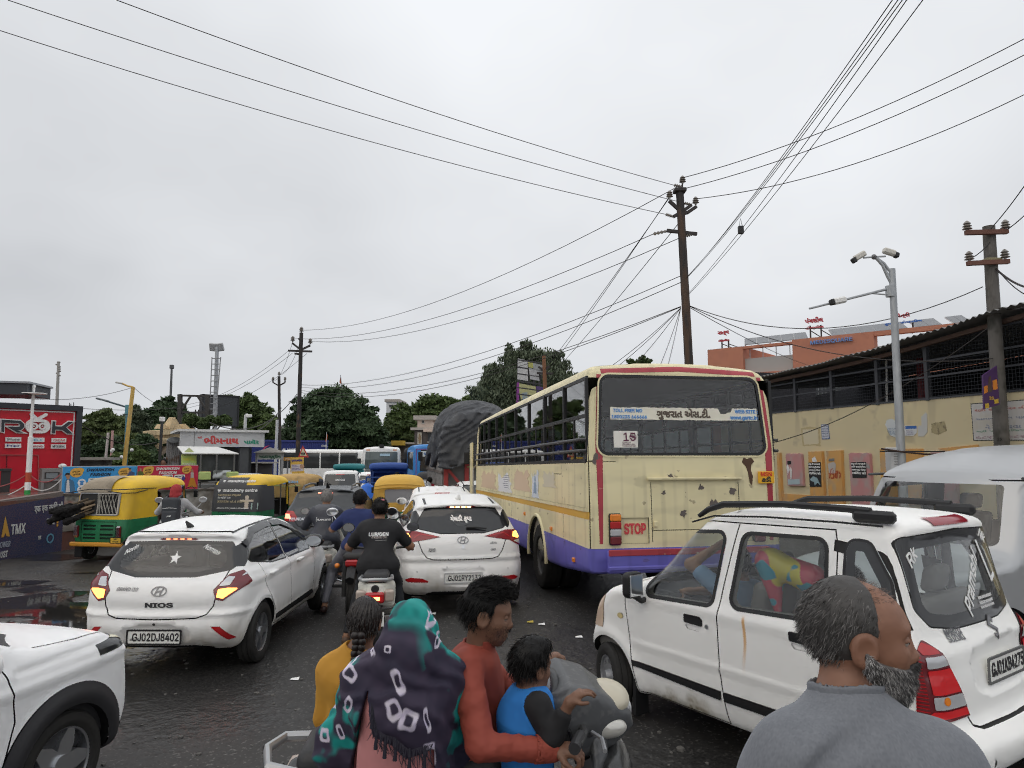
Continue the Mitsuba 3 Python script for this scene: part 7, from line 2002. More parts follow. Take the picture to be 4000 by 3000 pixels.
 T.add('bumper',cat(bbox(-.03,0,.775,.10,2.1,.27,.02),bbox(-.055,0,.70,.09,2.1,.05,.01)),'m_bus_blue')
 T.add('bumper_band',bbox(-.075,0,.885,.03,2.08,.075,.006),BUSRED)
 def bill(x0,x1,z0,z1,seed,m,tilt=0):
  r=np.random.default_rng(seed)
  P=[(x,z0+.05*r.random()*(z1-z0))for x in np.linspace(x0,x1,12)]+[(x1-.12*(x1-x0)*r.random(),z)for z in np.linspace(z0,z1,10)[1:-1]]+[(x,z1-.35*r.random()*(z1-z0))for x in np.linspace(x1,x0,12)]+[(x0+.2*(x1-x0)*r.random(),z)for z in np.linspace(z1,z0,10)[1:-1]]
  return T.add('torn_poster',B.decal_side(flat(Polygon(P).buffer(0),.002),1,.004),m)
 pw,pt=mat((.68,.68,.69),.6),mat((.62,.47,.33),.6)
 bill(5.2,6.9,1.42,1.86,1,pw)
 k1=bill(2.75,3.35,1.42,1.90,2,mat((.62,.66,.72),.6))
 bill(7.0,9.6,1.44,1.90,3,pt)
 bill(3.4,5.1,1.50,1.93,4,pt)
 bill(1.6,2.5,1.62,1.88,6,mat((.60,.55,.42),.6))
 for i in range(7):
  T.add('poster_print',B.decal_side(mv(flat(sbox(0,0,.5+.1*(i%3),.012),.001),5.55,1.52+.04*i),1,.008),mat((.25,.25,.3),.6))
 T.add('poster_print',B.decal_side(flat(union_all([Point(3.06,1.74).buffer(.05),Polygon([(2.95,1.5),(2.98,1.66),(3.06,1.70),(3.14,1.66),(3.18,1.5)])]),.001),1,.008),mat((.25,.33,.45),.6))
 for L in([(2.70,1.28),(2.70,.55)],[(5.25,1.28),(5.25,.55)],[(.05,.80),(1.25,.86),(1.25,1.28)],[(1.25,.86),(1.25,.55)],[(6.6,1.28),(6.6,.55)],[(.0,1.99),(1.3,1.99),(1.3,1.83),(1.8,1.83)]):
  put(T,'panel_gap',B.take(sprism(strip(L,.010),1,y0=.9),-.008),mat((.12,.10,.06),.8))
 for x,z in((1.95,1.02),(3.95,1.12),(.7,.72)):
  T.add('side_marker',bbox(x,1.268,z,.09,.03,.06,.008),ORANGE)
 arch_lining(T,B)
 put(T,'body',B.remaining(),'m_bus_cream')
 patch=[(-.78,1.98),(-.80,2.03),(-.84,2.01),(-.90,2.03),(-.93,1.99),(-.89,1.95),(-.875,1.88),(-.90,1.80),(-.885,1.70),(-.865,1.72),(-.85,1.85),(-.83,1.92)]
 T.add('rust_patch',B.decal_rear(flat(Polygon([(-a,b)for a,b in patch]).buffer(.008),.001),.003),mat((.09,.05,.03),.85))
 for(y,z,r,sd)in((.20,1.80,.04,1),(-.35,1.45,.06,2),(.05,1.35,.045,3),(-.62,1.62,.04,4),(-.2,1.66,.035,5),(.3,1.60,.03,6),(1.15,2.03,.05,7)):
  q=np.random.default_rng(sd)
  T.add('rust_patch',B.decal_rear(flat(Polygon([(-y+r*(.4+q.random())*math.cos(a),z+r*1.2*(.4+q.random())*math.sin(a))for a in np.linspace(0,6.0,13)]).buffer(0),.001),.003),mat((.13,.11,.10),.85))
 for x in np.arange(.6,9.6,.82):
  for y in(-.72,.72):
   seat(T,x,y,1.25,.9,mat((.12,.06,.05),.8),.62)
 T.add('gangway_floor',box(.2,10.8,-1.15,1.15,.98,1.0),DARKIN)
 T.add('luggage_rack',cat(tube([(.4,.95,2.75),(10,.95,2.75)],.02,6),tube([(.4,-.95,2.75),(10,-.95,2.75)],.02,6)),STEEL)
 RIM=mat((.055,.055,.058),.55)
 for ax,ys in((2.99,(1.09,.78)),(8.6,(1.09,))):
  for s in(1,-1):
   for y in ys:
    wheel(T,ax,s*y,.51,.27,s,.29,'steel',rimmat=RIM)
 T.add('chassis',cat(box(1,10.4,-.5,-.35,.45,.7),box(1,10.4,.35,.5,.45,.7),box(2.7,3.3,-.8,.8,.4,.62)),DARKIN)
 k=T.add('rear_view_mirror',bbox(11.1,1.42,2.2,.06,.2,.34,.03),BLACKP)
 T.add('mirror_arm',tube([(10.85,1.2,2.6),(11.1,1.42,2.45)],.015,6),BLACKP,up=k)
 T.add('door_handrail',tube([(10.5,1.28,1.0),(10.52,1.34,1.1),(10.55,1.34,1.9),(10.5,1.28,2.0)],.018,6),STEEL)
 T.add('open_door',cat(bbox(10.75,1.36,1.65,.42,.04,1.9,.01)),'m_bus_cream')
 return T
bus()
DGLASS=mat((.025,.028,.03),.04,spec=.6,coat=1.0)
PROFILES={'hatch':dict(side=[(.14,.20),(.03,.30),(0,.42),(.02,.56),(.07,.66),(.09,.90),(.15,1.0),(.27,1.12),(.47,1.335),(.43,1.40),(.60,1.435),(1.1,1.485),(1.5,1.50),(2.0,1.475),(2.5,1.36),(2.95,1.04),(3.35,.97),(3.7,.86),(3.93,.68),(3.98,.5),(3.96,.3),(3.8,.2),(.5,.18)],rear=[(-.60,1.07),(-.52,1.345),(.52,1.345),(.60,1.07),(.3,1.03),(-.3,1.03)],win=[[(.50,1.16),(.70,1.29),(.95,1.36),(1.42,1.385),(1.42,1.06),(.80,1.08)],[(1.48,1.385),(1.85,1.37),(2.2,1.27),(2.62,1.05),(1.48,1.055)]]),'suv':dict(side=[(.12,.24),(.03,.34),(0,.50),(.02,.66),(.05,.95),(.10,1.06),(.22,1.18),(.42,1.40),(.34,1.455),(.42,1.47),(.8,1.495),(1.4,1.50),(2.0,1.48),(2.45,1.38),(2.92,1.10),(3.5,1.02),(3.86,.93),(3.96,.7),(3.98,.45),(3.9,.26),(.4,.22)],rear=[(-.64,1.11),(-.56,1.41),(.56,1.41),(.64,1.11),(.3,1.07),(-.3,1.07)],win=[[(.40,1.16),(.66,1.36),(1.42,1.40),(1.42,1.09),(.70,1.09)],[(1.48,1.40),(1.95,1.385),(2.3,1.28),(2.66,1.10),(1.48,1.085)]]),'van':dict(side=[(.06,.22),(.0,.35),(0,.60),(.02,.95),(.05,1.04),(.22,1.44),(.30,1.49),(.8,1.50),(2.2,1.50),(2.7,1.42),(3.28,.98),(3.72,.86),(3.92,.7),(3.98,.45),(3.9,.24),(.4,.2)],rear=[(-.66,.97),(-.60,1.40),(.60,1.40),(.66,.97)],win=[[(.22,1.0),(.36,1.40),(1.05,1.42),(1.05,.98)],[(1.12,1.42),(1.85,1.42),(1.85,.98),(1.12,.98)],[(1.92,1.42),(2.5,1.40),(2.98,1.02),(1.92,.98)]]),'sedan':dict(side=[(.14,.22),(.03,.32),(0,.45),(.02,.75),(.05,.96),(.12,1.01),(.55,1.03),(1.02,1.34),(1.25,1.43),(1.8,1.48),(2.2,1.46),(2.6,1.35),(3.05,1.03),(3.4,.96),(3.75,.84),(3.94,.66),(3.98,.45),(3.9,.24),(.4,.2)],rear=[(-.62,1.07),(-.52,1.38),(.52,1.38),(.62,1.07)],win=[[(.86,1.10),(1.12,1.33),(1.62,1.40),(1.62,1.06)],[(1.68,1.40),(2.1,1.37),(2.4,1.28),(2.75,1.05),(1.68,1.05)]]),}
def gen_car(name,label,M,kind,L,W,H,paint,lit=0.0,glassm=None,h=.065,group=None,rails=False,plate_text=None,lamps='mid',steel=False,sticker=None,lamp_z=(.80,1.02)):
 T=Thing(name,label,'car',M,group)
 p=PROFILES[kind]
 sx,sy,sz=L/3.98,W/1.73,H/1.5
 S2=lambda P:np.array(P,float)*[sx,sz]
 R2=lambda P:np.array(P,float)*[sy,sz]
 hw=np.array([(.18,.76),(.34,.83),(.55,.865),(.75,.86),(.95,.835),(1.05,.80),(1.14,.75),(1.38,.64),(1.52,.54)])
 if kind=='van':
  hw=np.array([(.18,.78),(.34,.84),(.55,.865),(.95,.85),(1.05,.83),(1.38,.72),(1.45,.69),(1.52,.60)])
 B=Body(S2(p['side']),hw*[sz,sy],[(0,.86),(.12*sx,.92),(.3*sx,.97),(.6*sx,.995),(1.0*sx,1.0),(2.6*sx,1.0),(3.2*sx,.96),(3.7*sx,.86),(L,.74)],bow=(.08,.18),crown=.05,k=.05,h=h,arches=[(.72*sx,.305*sz,.35*sz),(3.25*sx,.305*sz,.35*sz)])
 gm=glassm or DGLASS
 w=put(T,'rear_window',B.take(prism(rpoly(R2(p['rear']),.04),-.4,1.3*sx,'r')),gm)
 put(T,'windscreen',B.take(prism(rpoly(R2([(-.62,1.06),(-.54,1.36),(.54,1.36),(.62,1.06)]),.04),2.2*sx,3.7*sx,'r')),gm)
 for P in p['win']:
  for s in(1,-1):
   k=put(T,'side_window',B.take(sprism(rpoly(S2(P),.03),s)),gm)
 for s in(1,-1):
  a,b=lamp_z
  Q=np.array([(.50,a+.05),(.60,a),(.92,a+.02),(.92,b),(.62,b)])if lamps=='mid' else np.array([(.62,a),(.92,a),(.92,b),(.66,b)])
  z=prism(Q*[s*sy,sz],-.3,.42,'r')
  k=put(T,'tail_lamp',B.take(z,.006),REDLENS)
  if lit and k:
   put(T,'brake_light',B.peek(z^prism(np.array([(.66,a+.06),(.84,a+.06),(.84,b-.06),(.70,b-.06)])*[s*sy,sz],-.3,.42,'r'),.010),REDLENS,up=k,emit=lamp_on((1,.10,.06),lit))
  put(T,'headlamp',B.take(prism(np.array([(.46,.66),(.50,.84),(.82,.90),(.82,.70)])*[s*sy,sz],3.4*sx,4.2*sx,'r'),.004),CLEARLENS)
  for q in(.72,3.25):
   wheel(T,q*sx,s*(W/2-.10),.305*sz,.19,s,.2*sz,'steel' if steel else 'alloy')
  mirror(T,2.62*sx,s*.80*sy,1.10*sz,s,None if paint in(BLACKG,)else paint)
  if rails:
   y=s*.53*sy
   T.add('roof_rail',tube([(.62*sx,y,1.44*sz),(.72*sx,y,1.52*sz),(1.4*sx,y,1.545*sz),(2.0*sx,y,1.52*sz),(2.15*sx,y,1.44*sz)],.022,8),mat((.06,.06,.065),.35),smooth=40)
  else:
   v,f=B._pick(B.m^prism(rrect(.7*sx,2.0*sx,s*.5*sy-.015,s*.5*sy+.015,.01),1.0,2.0,'z'))
   if len(v):
    n=B.normals(v)
    T.add('roof_strip',(v+n*.004,f),BLACKP,normals=n)
 put(T,'tailgate_gap',B.take(prism(strip(R2([(-.62,1.05),(-.57,.80),(-.50,.70),(.50,.70),(.57,.80),(.62,1.05)]),.016),-.3,.5,'r'),-.012),DARKGAP)
 side_gaps(T,B,[S2([(1.0,1.33),(.80,1.10),(.92,.62),(1.15,.26),(2.55,.25)]),S2([(1.45,1.40),(1.55,.26)]),S2([(2.56,1.03),(2.60,.25)])],w=.014)
 put(T,'underbody',B.take(prism([(-.2,.0),(L+.2,.0),(L+.2,.225*sz),(-.2,.225*sz)],-1.2,1.2,'s')),BLACKP)
 handles(T,B,(.98*sx,1.88*sx),.92*sz,paint)
 lampz=prism(rrect(-.16,.16,1.375*sz,1.40*sz,.008),-.3,.9,'r')
 k=put(T,'high_brake_lamp',B.peek(lampz,.01),REDLENS,emit=lamp_on((1,.10,.06),lit*1.3)if lit else None)
 if plate_text:
  plate(T,B,plate_text,0,.50*sz,.5,.115)
 T.add('maker_badge',B.decal_rear(mv(flat(affinity.scale(Point(0,0).buffer(1,8),.06,.04),.006),0,.93*sz),.004),CHROME)
 arch_lining(T,B)
 put(T,'body',B.remaining(),paint)
 if sticker:
  T.add('window_sticker',B.decal_rear(mv(ctext(sticker,.34,None,bold=2),0,1.2*sz),.008),WHITE,up=w)
 return T,B
GREYP=pmat('m_grey_paint',lambda p,n,uv:mix((.045,.050,.058),(.12,.11,.10),smoothstep(.5,.1,p.z+.3*fbm(p.x*3,p.y*3,p.z*3))*.7),.3,coat=1.0,metallic=.3)
SILVERP=pmat('m_silver_paint',lambda p,n,uv:mix((.42,.43,.44),(.30,.28,.25),smoothstep(.5,.1,p.z+.3*fbm(p.x*3,p.y*3,p.z*3))*.7),.33,coat=1.0,metallic=.45)
CREAMP=mat((.76,.74,.66),.35,coat=.8)
T,B=gen_car('suv_car','dark grey sport utility car with glowing red lamps behind the riders',TR(-4.05,15.2,gz(15.2),yaw=96),'suv',4.3,1.72,1.50,GREYP,lit=2.2,rails=True,h=.05)
T.add('roof_aerial',nets(lambda x,y,z:cone(x,y,z,(.78,0,1.47),(.62,0,1.60),.05,.012),[.5,-.1,1.4],[.95,.1,1.7],.015),BLACKP,smooth=True)
T.add('badge_lettering',B.decal_rear(mv(ctext('HYUNDAI',.34,None,bold=2),-.52,.83),.004),CHROME)
T,B=gen_car('hatchback_car','white hatchback with a ribbed roof just ahead of the white hatchback beside the bus',TR(-1.42,14.7,gz(14.7),yaw=98),'hatch',3.9,1.70,1.50,WHITEP,h=.05)
for y in(-.30,-.1,.1,.30):
 v,f=B._pick(B.m^prism(rrect(.75,1.9,y-.03,y+.03,.02),1.0,2.0,'z'))
 n=B.normals(v)
 T.add('roof_rib',(v+n*.012,f),WHITEP,normals=n)
gen_car('people_carrier','white square van with white lettering on its big rear window',TR(-6.35,26.2,gz(26),yaw=101),'van',3.9,1.55,1.82,WHITEP,sticker='OM SAI',steel=True,lamp_z=(.45,.78))
gen_car('hatchback_car','small white hatchback with an orange idol on its rear shelf far ahead',TR(-6.7,33.5,gz(33),yaw=100),'hatch',3.7,1.65,1.72,WHITEP,plate_text='GJ18BJ1974',steel=True)
gen_car('suv_car','white sport utility car with black windows in front of the ice cream stall',TR(-8.5,25.2,gz(25)+.12,yaw=172),'suv',3.95,1.75,1.62,WHITEP)
gen_car('sedan_car','white saloon car just past the front of the bus',TR(-.80,20.8,gz(20.8),yaw=100),'sedan',4.1,1.70,1.52,WHITEP)
gen_car('hatchback_car','silver hatchback half hidden by the plain yellow rickshaw',TR(-3.05,21.3,gz(21),yaw=97),'hatch',3.8,1.68,1.52,SILVERP)
gen_car('sedan_car','grey saloon car beyond the yellow rickshaw beside the tarpaulin truck',TR(-3.0,31.5,gz(31),yaw=100),'sedan',4.1,1.70,1.62,SILVERP)
# white compact SUV whose front right corner enters the frame at the lower left
def corner_suv():
 T=Thing('suv_car','white sport utility car with black arch cladding at the lower left corner','car',TR(-3.99,1.47,0,yaw=80,s=(1,1,.965)))
 side=[(.12,.26),(.03,.36),(0,.55),(.03,.95),(.10,1.10),(.30,1.45),(.30,1.55),(.6,1.60),(1.4,1.62),(2.0,1.57),(2.3,1.47),(2.86,1.09),(3.0,1.045),(3.45,1.02),(3.68,.965),(3.74,.90),(3.77,.78),(3.80,.6),(3.80,.40),(3.68,.25),(.4,.22)]
 hw=[(.2,.78),(.34,.84),(.55,.855),(.80,.855),(.93,.835),(1.02,.79),(1.15,.745),(1.45,.65),(1.64,.56)]
 plan=[(0,.86),(.2,.95),(.6,1.0),(3.0,1.0),(3.35,.985),(3.6,.93),(3.75,.85),(3.81,.76)]
 def extra(d,x,y,z):
  for ax in(.60,3.05):
   r=np.sqrt((x-ax)**2+(z-.31)**2)
   d=d-.03*np.exp(-((r-.40)/.06)**2)*(np.abs(y)>.5)
  d=d-.014*np.exp(-((z-.86)/.03)**2)*(x<3.6)
  d=d+.012*np.exp(-((z-.955+.0*x)/.022)**2)*(x>2.7)
  return d
 B=Body(side,hw,plan,bow=(.08,.13),crown=.045,k=.045,h=.028,arches=[(.60,.31,.355),(3.05,.31,.355)],extra=extra)
 wind=rpoly([(-.68,1.08),(-.56,1.46),(.56,1.46),(.68,1.08),(.3,1.055),(-.3,1.055)],.05)
 sw=[rpoly([(.40,1.16),(.50,1.42),(1.42,1.47),(1.42,1.08),(.6,1.09)],.04),rpoly([(1.48,1.47),(1.95,1.45),(2.2,1.36),(2.62,1.09),(1.48,1.075)],.03)]
 cabin(T,B,.05,[prism(wind,2.0,3.4,'r')]+[sprism(g,s)for g in sw for s in(1,-1)])
 put(T,'windscreen',B.take(prism(wind,2.0,3.4,'r')),GLASST)
 e,h=ring2(wind,.02,-.0)
 put(T,'cowl',B.take(prism(e,2.0,3.4,'r',h),.001),BLACKP)
 side_glass(T,B,sw,[GLASST,GLASST])
 for s in(1,-1):
  for ax in(.60,3.05):
   ring=Point(ax,.31).buffer(.475,24).intersection(sbox(ax-.52,.2,ax+.50,.80)).difference(Point(ax,.31).buffer(.30))
   g=max(getattr(ring,'geoms',[ring]),key=lambda q:q.area)
   put(T,'arch_cladding',B.take(sprism(np.array(g.exterior.coords)[:-1],s,[np.array(i.coords)[:-1]for i in g.interiors]),.012),mat((.022,.022,.025),.55))
  z=prism(np.array([(.44,.925),(.60,.905),(.86,.885),(.88,.945),(.60,.965)])*[s,1],3.3,4.0,'r')
  k=put(T,'headlamp',B.take(z,.004),BLACKG)
  put(T,'running_light',B.peek(z^prism(np.array([(.70,.905),(.745,.90),(.76,.955),(.72,.96)])*[s,1],3.3,4.0,'r'),.008),mat((.7,.68,.5),.15,coat=1),up=k)
  hood=[(2.90,s*.72),(3.2,s*.74),(3.48,s*.70),(3.62,s*.60),(3.66,s*.3),(3.67,0)]
  put(T,'bonnet_gap',B.take(prism(strip(hood,.010),.9,1.2,'z'),-.01),DARKGAP)
 side_gaps(T,B,[[(2.60,1.06),(2.64,.95),(2.68,.70),(2.62,.50),(2.56,.30)],[(1.45,1.48),(1.50,.30)]],w=.010)
 put(T,'lower_cladding',B.take(prism([(-.2,.0),(4.0,.0),(4.0,.36),(-.2,.36)],-1,1,'s'),.006),mat((.022,.022,.025),.55))
 put(T,'grille',B.take(prism(rpoly([(-.55,.40),(-.58,.66),(.58,.66),(.55,.40)],.05),3.3,4.1,'r'),-.015),BLACKP)
 handles(T,B,(1.0,1.95),.95)
 arch_lining(T,B)
 put(T,'body',B.remaining(),'m_white_wet')
 for s in(1,-1):
  mirror(T,2.36,s*.82,1.10,s,'m_white_wet',1.05)
  for ax in(.60,3.05):
   wheel(T,ax,s*.755,.31,.19,s,.222,'blade',steer=0)
 for y in(-.2,.25):
  T.add('wiper',tube([(2.92,y,1.09),(2.80,y+.25,1.15),(2.72,y+.48,1.19)],.010,6),BLACKP)
WETP=pmat('m_white_wet',lambda p,n,uv:mi.Color3f(.83,.83,.83),lambda p,n,uv:.16+.5*smoothstep(.62,.7,noise(p.x*90,p.y*90,p.z*90)),bump=lambda p,n,uv:smoothstep(.70,.85,noise(p.x*110,p.y*110,p.z*110))*smoothstep(.3,.9,n.z),bscale=.003,eps=.002,coat=1.0)
corner_suv()
# silver high-roof utility vehicle on the far right
def utility():
 T=Thing('utility_vehicle','silver grey high roofed utility vehicle with wet windows behind the tall white hatchback','van',TR(7.98,9.2,0,yaw=207,s=(1.16,1,1)))
 L=4.9
 side=[(.05,.45),(0,.8),(.03,1.3),(.10,1.80),(.28,2.06),(.8,2.20),(1.8,2.24),(2.7,2.18),(3.3,2.02),(3.48,1.90),(3.80,1.25),(4.0,1.14),(4.7,1.08),(4.85,.95),(4.9,.6),(4.85,.42),(.2,.4)]
 hw=[(.4,.82),(.6,.87),(1.1,.875),(1.25,.86),(1.85,.79),(1.90,.80),(1.95,.78),(2.08,.66),(2.2,.50)]
 B=Body(side,hw,[(0,.93),(.2,.99),(3.6,1),(4.2,.93),(4.9,.86)],bow=(.06,.14),crown=.06,k=.045,h=.045,arches=[(.95,.35,.42),(3.9,.35,.42)])
 fw,rw,qw=rpoly([(3.34,1.27),(3.16,1.74),(2.60,1.76),(2.60,1.27)],.02),rpoly([(2.30,1.27),(2.30,1.77),(.98,1.78),(.98,1.27)],.02),rpoly([(.80,1.27),(.80,1.77),(.28,1.75),(.22,1.27)],.03)
 wind=rpoly([(-.70,1.26),(-.62,1.82),(.62,1.82),(.70,1.26)],.05)
 rg=rpoly([(-.65,1.27),(-.6,1.78),(.6,1.78),(.65,1.27)],.05)
 cabin(T,B,.05,[prism(wind,3,4.4,'r'),prism(rg,-.3,.6,'r')]+[sprism(g,s)for g in(fw,rw,qw)for s in(1,-1)],mat((.09,.09,.09),.8))
 put(T,'windscreen',B.take(prism(wind,3,4.4,'r')),GLASS)
 put(T,'rear_window',B.take(prism(rg,-.3,.6,'r')),GLASST)
 for g in(fw,rw):
  for s in(1,-1):
   fr=np.array(Polygon(g).buffer(.11,join_style=1).exterior.coords)[:-1]
   e,h=ring2(fr,.0,.02)
   put(T,'door_frame',B.take(sprism(e,s,h),.014),'m_silver_paint')
 side_glass(T,B,[fw,rw,qw],[glass('m_glass_wet',(.62,.66,.65))]*3,rubber=.022)
 side_gaps(T,B,[[(2.45,1.84),(2.45,.5)],[(3.45,1.24),(3.40,.5)],[(.88,1.84),(.86,.9)],[(3.40,1.86),(2.4,1.875),(.2,1.86)]],w=.014)
 for s in(1,-1):
  T.add('rain_gutter',tube([(3.42,s*.80,1.885),(2.6,s*.815,1.90),(1.2,s*.815,1.90),(.25,s*.80,1.88)],.014,6),mat((.06,.06,.06),.5))
  mirror(T,3.30,s*.84,1.32,s,BLACKP,1.1)
  put(T,'headlamp',B.take(prism(rrect(min(s*.45,s*.75),max(s*.45,s*.75),.78,.98,.03),4.3,5.2,'r'),.004),CLEARLENS)
  for ax in(.95,3.9):
   wheel(T,ax,s*.76,.35,.2,s,.21,'steel')
  seat(T,2.55,s*.38,.85,.5)
 for x,y in((1.35,-.38),(1.35,.38),(.5,0)):
  seat(T,x,y,.85,.5)
 T.add('dashboard',nets(lambda x,y,z:rbox(x,y,z,(3.5,0,1.1),(.2,.7,.14),.07),[3.2,-.8,.9],[3.8,.8,1.3],.04),DARKIN,smooth=True)
 steering(T,3.1,-.36,1.2,.2)
 put(T,'bumper',B.take(prism([(-.3,.0),(5.2,.0),(5.2,.50),(-.3,.50)],-1,1,'s')),BLACKP)
 arch_lining(T,B)
 put(T,'body',B.remaining(),'m_silver_paint')
utility()
# auto rickshaws
GRN=pmat('m_rick_green',dirty((.015,.19,.075),(.03,.09,.045),2.0,.7),.4,coat=.3)
YELW=pmat('m_rick_yellow',dirty((.78,.50,.02),(.55,.35,.04),1.5,.6),.5)
YELC=pmat('m_rick_canvas',dirty((.66,.40,.07),(.48,.30,.07),1.5,.6),.7)
TAN=pmat('m_tan_canvas',dirty((.45,.29,.11),(.27,.18,.08),2.2,.9),.85,bump=lambda p,n,uv:fbm(p.x*4,p.y*4,p.z*6,3),bscale=.06,eps=.02)
RAWC=pmat('m_raw_tarp',dirty((.34,.29,.22),(.20,.17,.13),2.5,.9),.9)
def rickshaw(label,x,y,yaw,top,rear_m,style,plate_text='GJ01',group='auto rickshaws in the jam'):
 T=Thing('auto_rickshaw',label,'auto rickshaw',TR(x,y,gz(y),yaw=yaw),group)
 side=[(.02,.36),(.0,.60),(.02,.90),(.06,1.30),(.10,1.52),(.22,1.68),(.55,1.74),(1.3,1.75),(1.9,1.72),(2.12,1.64),(2.10,1.56),(2.28,1.05),(2.45,.88),(2.58,.60),(2.50,.40),(2.2,.34),(.2,.32)]
 hw=[(.3,.60),(.45,.64),(.9,.645),(1.5,.62),(1.62,.58),(1.75,.46)]
 B=Body(side,hw,[(0,.93),(.12,.98),(.3,1),(1.8,1),(2.1,.86),(2.3,.66),(2.58,.40)],bow=(.05,.1),crown=.10,k=.06,h=.045,arches=[(.45,.21,.26)])
 door=rpoly([(.98,.62),(.95,1.46),(1.95,1.52),(2.02,1.30),(1.98,.80),(1.80,.62)],.06)
 wind=rpoly([(-.42,1.06),(-.50,1.56),(.50,1.56),(.42,1.06)],.05)
 for s in(1,-1):
  B.take(sprism(door,s))
 cabin(T,B,.04,[sprism(door,s)for s in(1,-1)]+[prism(wind,1.9,2.8,'r')],mat((.05,.05,.045),.9))
 put(T,'windscreen',B.take(prism(wind,1.9,2.8,'r')),GLASS)
 if style in 'AD':
  gw=rpoly([(-.34,1.10),(-.36,1.42),(.36,1.42),(.34,1.10)],.05)if style=='D' else rpoly([(-.40,.99),(-.40,1.40),(.52,1.40),(.52,.99)],.02)
  k=put(T,'rear_window',B.take(prism(gw,-.2,.4,'r'),-.01),mat((.22,.22,.23),.12)if style=='D' else mat((.02,.02,.02),.8))
  e,h=ring2(gw,.035,.0)
  put(T,'window_border',B.take(prism(e,-.2,.4,'r',h),.006),top if style=='D' else STEEL,up=k)
  if style=='A':
   for i in range(7):
    for sg in(1,-1):
     a,b=(-.40+i*.08,1.0),(-.40+i*.08+.16*1,1.0+.39)
     if sg<0:
      a,b=(a[0],b[1]),(b[0],a[1])
     a,b=(max(-.40,min(.05,a[0])),a[1]),(max(-.40,min(.05,b[0])),b[1])
     T.add('grille_wire',tube([(.02,a[0],a[1]),(.06,b[0],b[1])],.008,5),mat((.45,.43,.38),.5,.3),up=k)
   T.add('grille_frame',tube([(.01,-.42,.98),(.05,-.42,1.41),(.05,.06,1.41),(.01,.06,.98),(.01,-.42,.98)],.014,6),mat((.5,.47,.42),.5),up=k)
 if style=='B':
  ad=mat((.055,.057,.062),.5)
  k=put(T,'advert_panel',B.take(prism([(-.9,.84),(-.9,1.50),(.9,1.50),(.9,.84)],-.2,.55,'r'),.008),ad,label='dark grey advertising sheet with white lettering')
  put(T,'advert_panel',B.take(sprism([(.55,.84),(.55,1.46),(.94,1.46),(.97,.84)],-1),.008),ad)
  put(T,'advert_panel',B.take(prism([(-.28,1.50),(-.28,1.68),(.50,1.68),(.50,1.50)],-.2,.7,'r'),.012),ad)
  PZ=lambda t,yy,z,hgt,m=WHITE,f='Inter.woff2',b=1:T.add('advert_lettering',B.decal_rear(mv(ctext(t,None,hgt,f,bold=b,align=0),-yy,z),.014),m,up=k)
  PZ('unacademy centre',.32,1.335,.075,b=2);PZ('unacademy centre',.24,1.575,.060,b=2)
  PZ('Sure Success Program',.44,1.235,.042,mat((.6,.5,.32),.5));PZ('for NEET UG',.44,1.165,.042)
  PZ('Selection નહીં, તો Fees પાછી',.44,1.07,.044,mat((.6,.5,.32),.5),GUJ)
  PZ('63663 27176 | Boriavi, Ahmedabad',.44,.91,.036)
  for yy,z,sc in((.42,1.36,1.0),(.34,1.60,.8)):
   T.add('advert_mark',B.decal_rear(mv(flat(union_all([Polygon([(-.05*sc,.03*sc),(.05*sc,.03*sc),(.03*sc,-.015*sc),(-.03*sc,-.015*sc)]),sbox(-.02*sc,-.04*sc,.02*sc,-.022*sc)])),-yy,z),.014),WHITE,up=k)
  T.add('printed_figure',B.decal_rear(mv(flat(union_all([Point(0,.17).buffer(.05),sbox(-.05,-.12,.05,.12),sbox(-.17,.06,.17,.11)])),.34,1.03),.013),mat((.6,.52,.42),.5),up=k)
  T.add('printed_gift',B.decal_rear(mv(flat(sbox(-.08,-.1,.08,.06)),.54,1.0),.013),mat((.35,.45,.42),.5),up=k)
 if style in 'AD':
  put(T,'canopy',B.take(prism([(-.3,.88),(-.3,1.95),(2.9,1.95),(2.9,1.45),(2.0,1.45),(.99,1.44),(1.0,.88)],-1,1,'s')),top)
 else:
  put(T,'canopy',B.take(prism([(-.3,1.48 if style=='B' else .84),(-.3,1.95),(2.9,1.95),(2.9,1.45),(2.0,1.45),(.99,1.44),(1.0,1.40 if style=='B' else .84)],-1,1,'s')),top)
 for yy in(-.20,.20):
  for z in(.50,.57,.68,.75):
   put(T,'vent_slot',B.take(prism(rrect(yy-.15,yy+.15,z-.02,z+.02,.018),-.3,.4,'r'),-.02),mat((.006,.03,.015),.8))
 put(T,'tailgate_gap',B.take(prism(strip([(-.40,.43),(-.40,.83),(.40,.83),(.40,.43)],.014),-.3,.4,'r'),-.01),mat((.005,.05,.02),.8))
 for s in(1,-1):
  q=B.project(np.array([[0,s*.49,.63]]),(1,0,0),.5,.02)[0]
  k=T.add('tail_lamp',mv(bbox(0,0,0,.06,.085,.24,.02),*q),DARKRED)
  if style=='D':
   T.add('brake_light',mv(bbox(-.032,0,-.06,.02,.065,.07,.008),*q),REDLENS,up=k,emit=lamp_on((1,.35,.05),2.6)if s>0 else None)
   T.add('clear_lens',mv(bbox(-.032,0,.04,.02,.05,.08,.008),*q),CLEARLENS,up=k)
  else:
   for dy in(-.025,0,.025):
    T.add('lamp_guard',tube([q+[-.01,dy,-.12],q+[-.045,dy,-.08],q+[-.045,dy,.09],q+[-.01,dy,.12]],.006,5),CHROME,up=k)
  for z in(.52,.62,.72,.80):
   v,f=B._pick(B.m^sprism([(.30,z-.006),(.30,z+.006),(.98,z+.006),(.98,z-.006)],s))
   if len(v):
    n=B.normals(v)
    T.add('pressed_rib',(v+n*.008,f),GRN,normals=n)
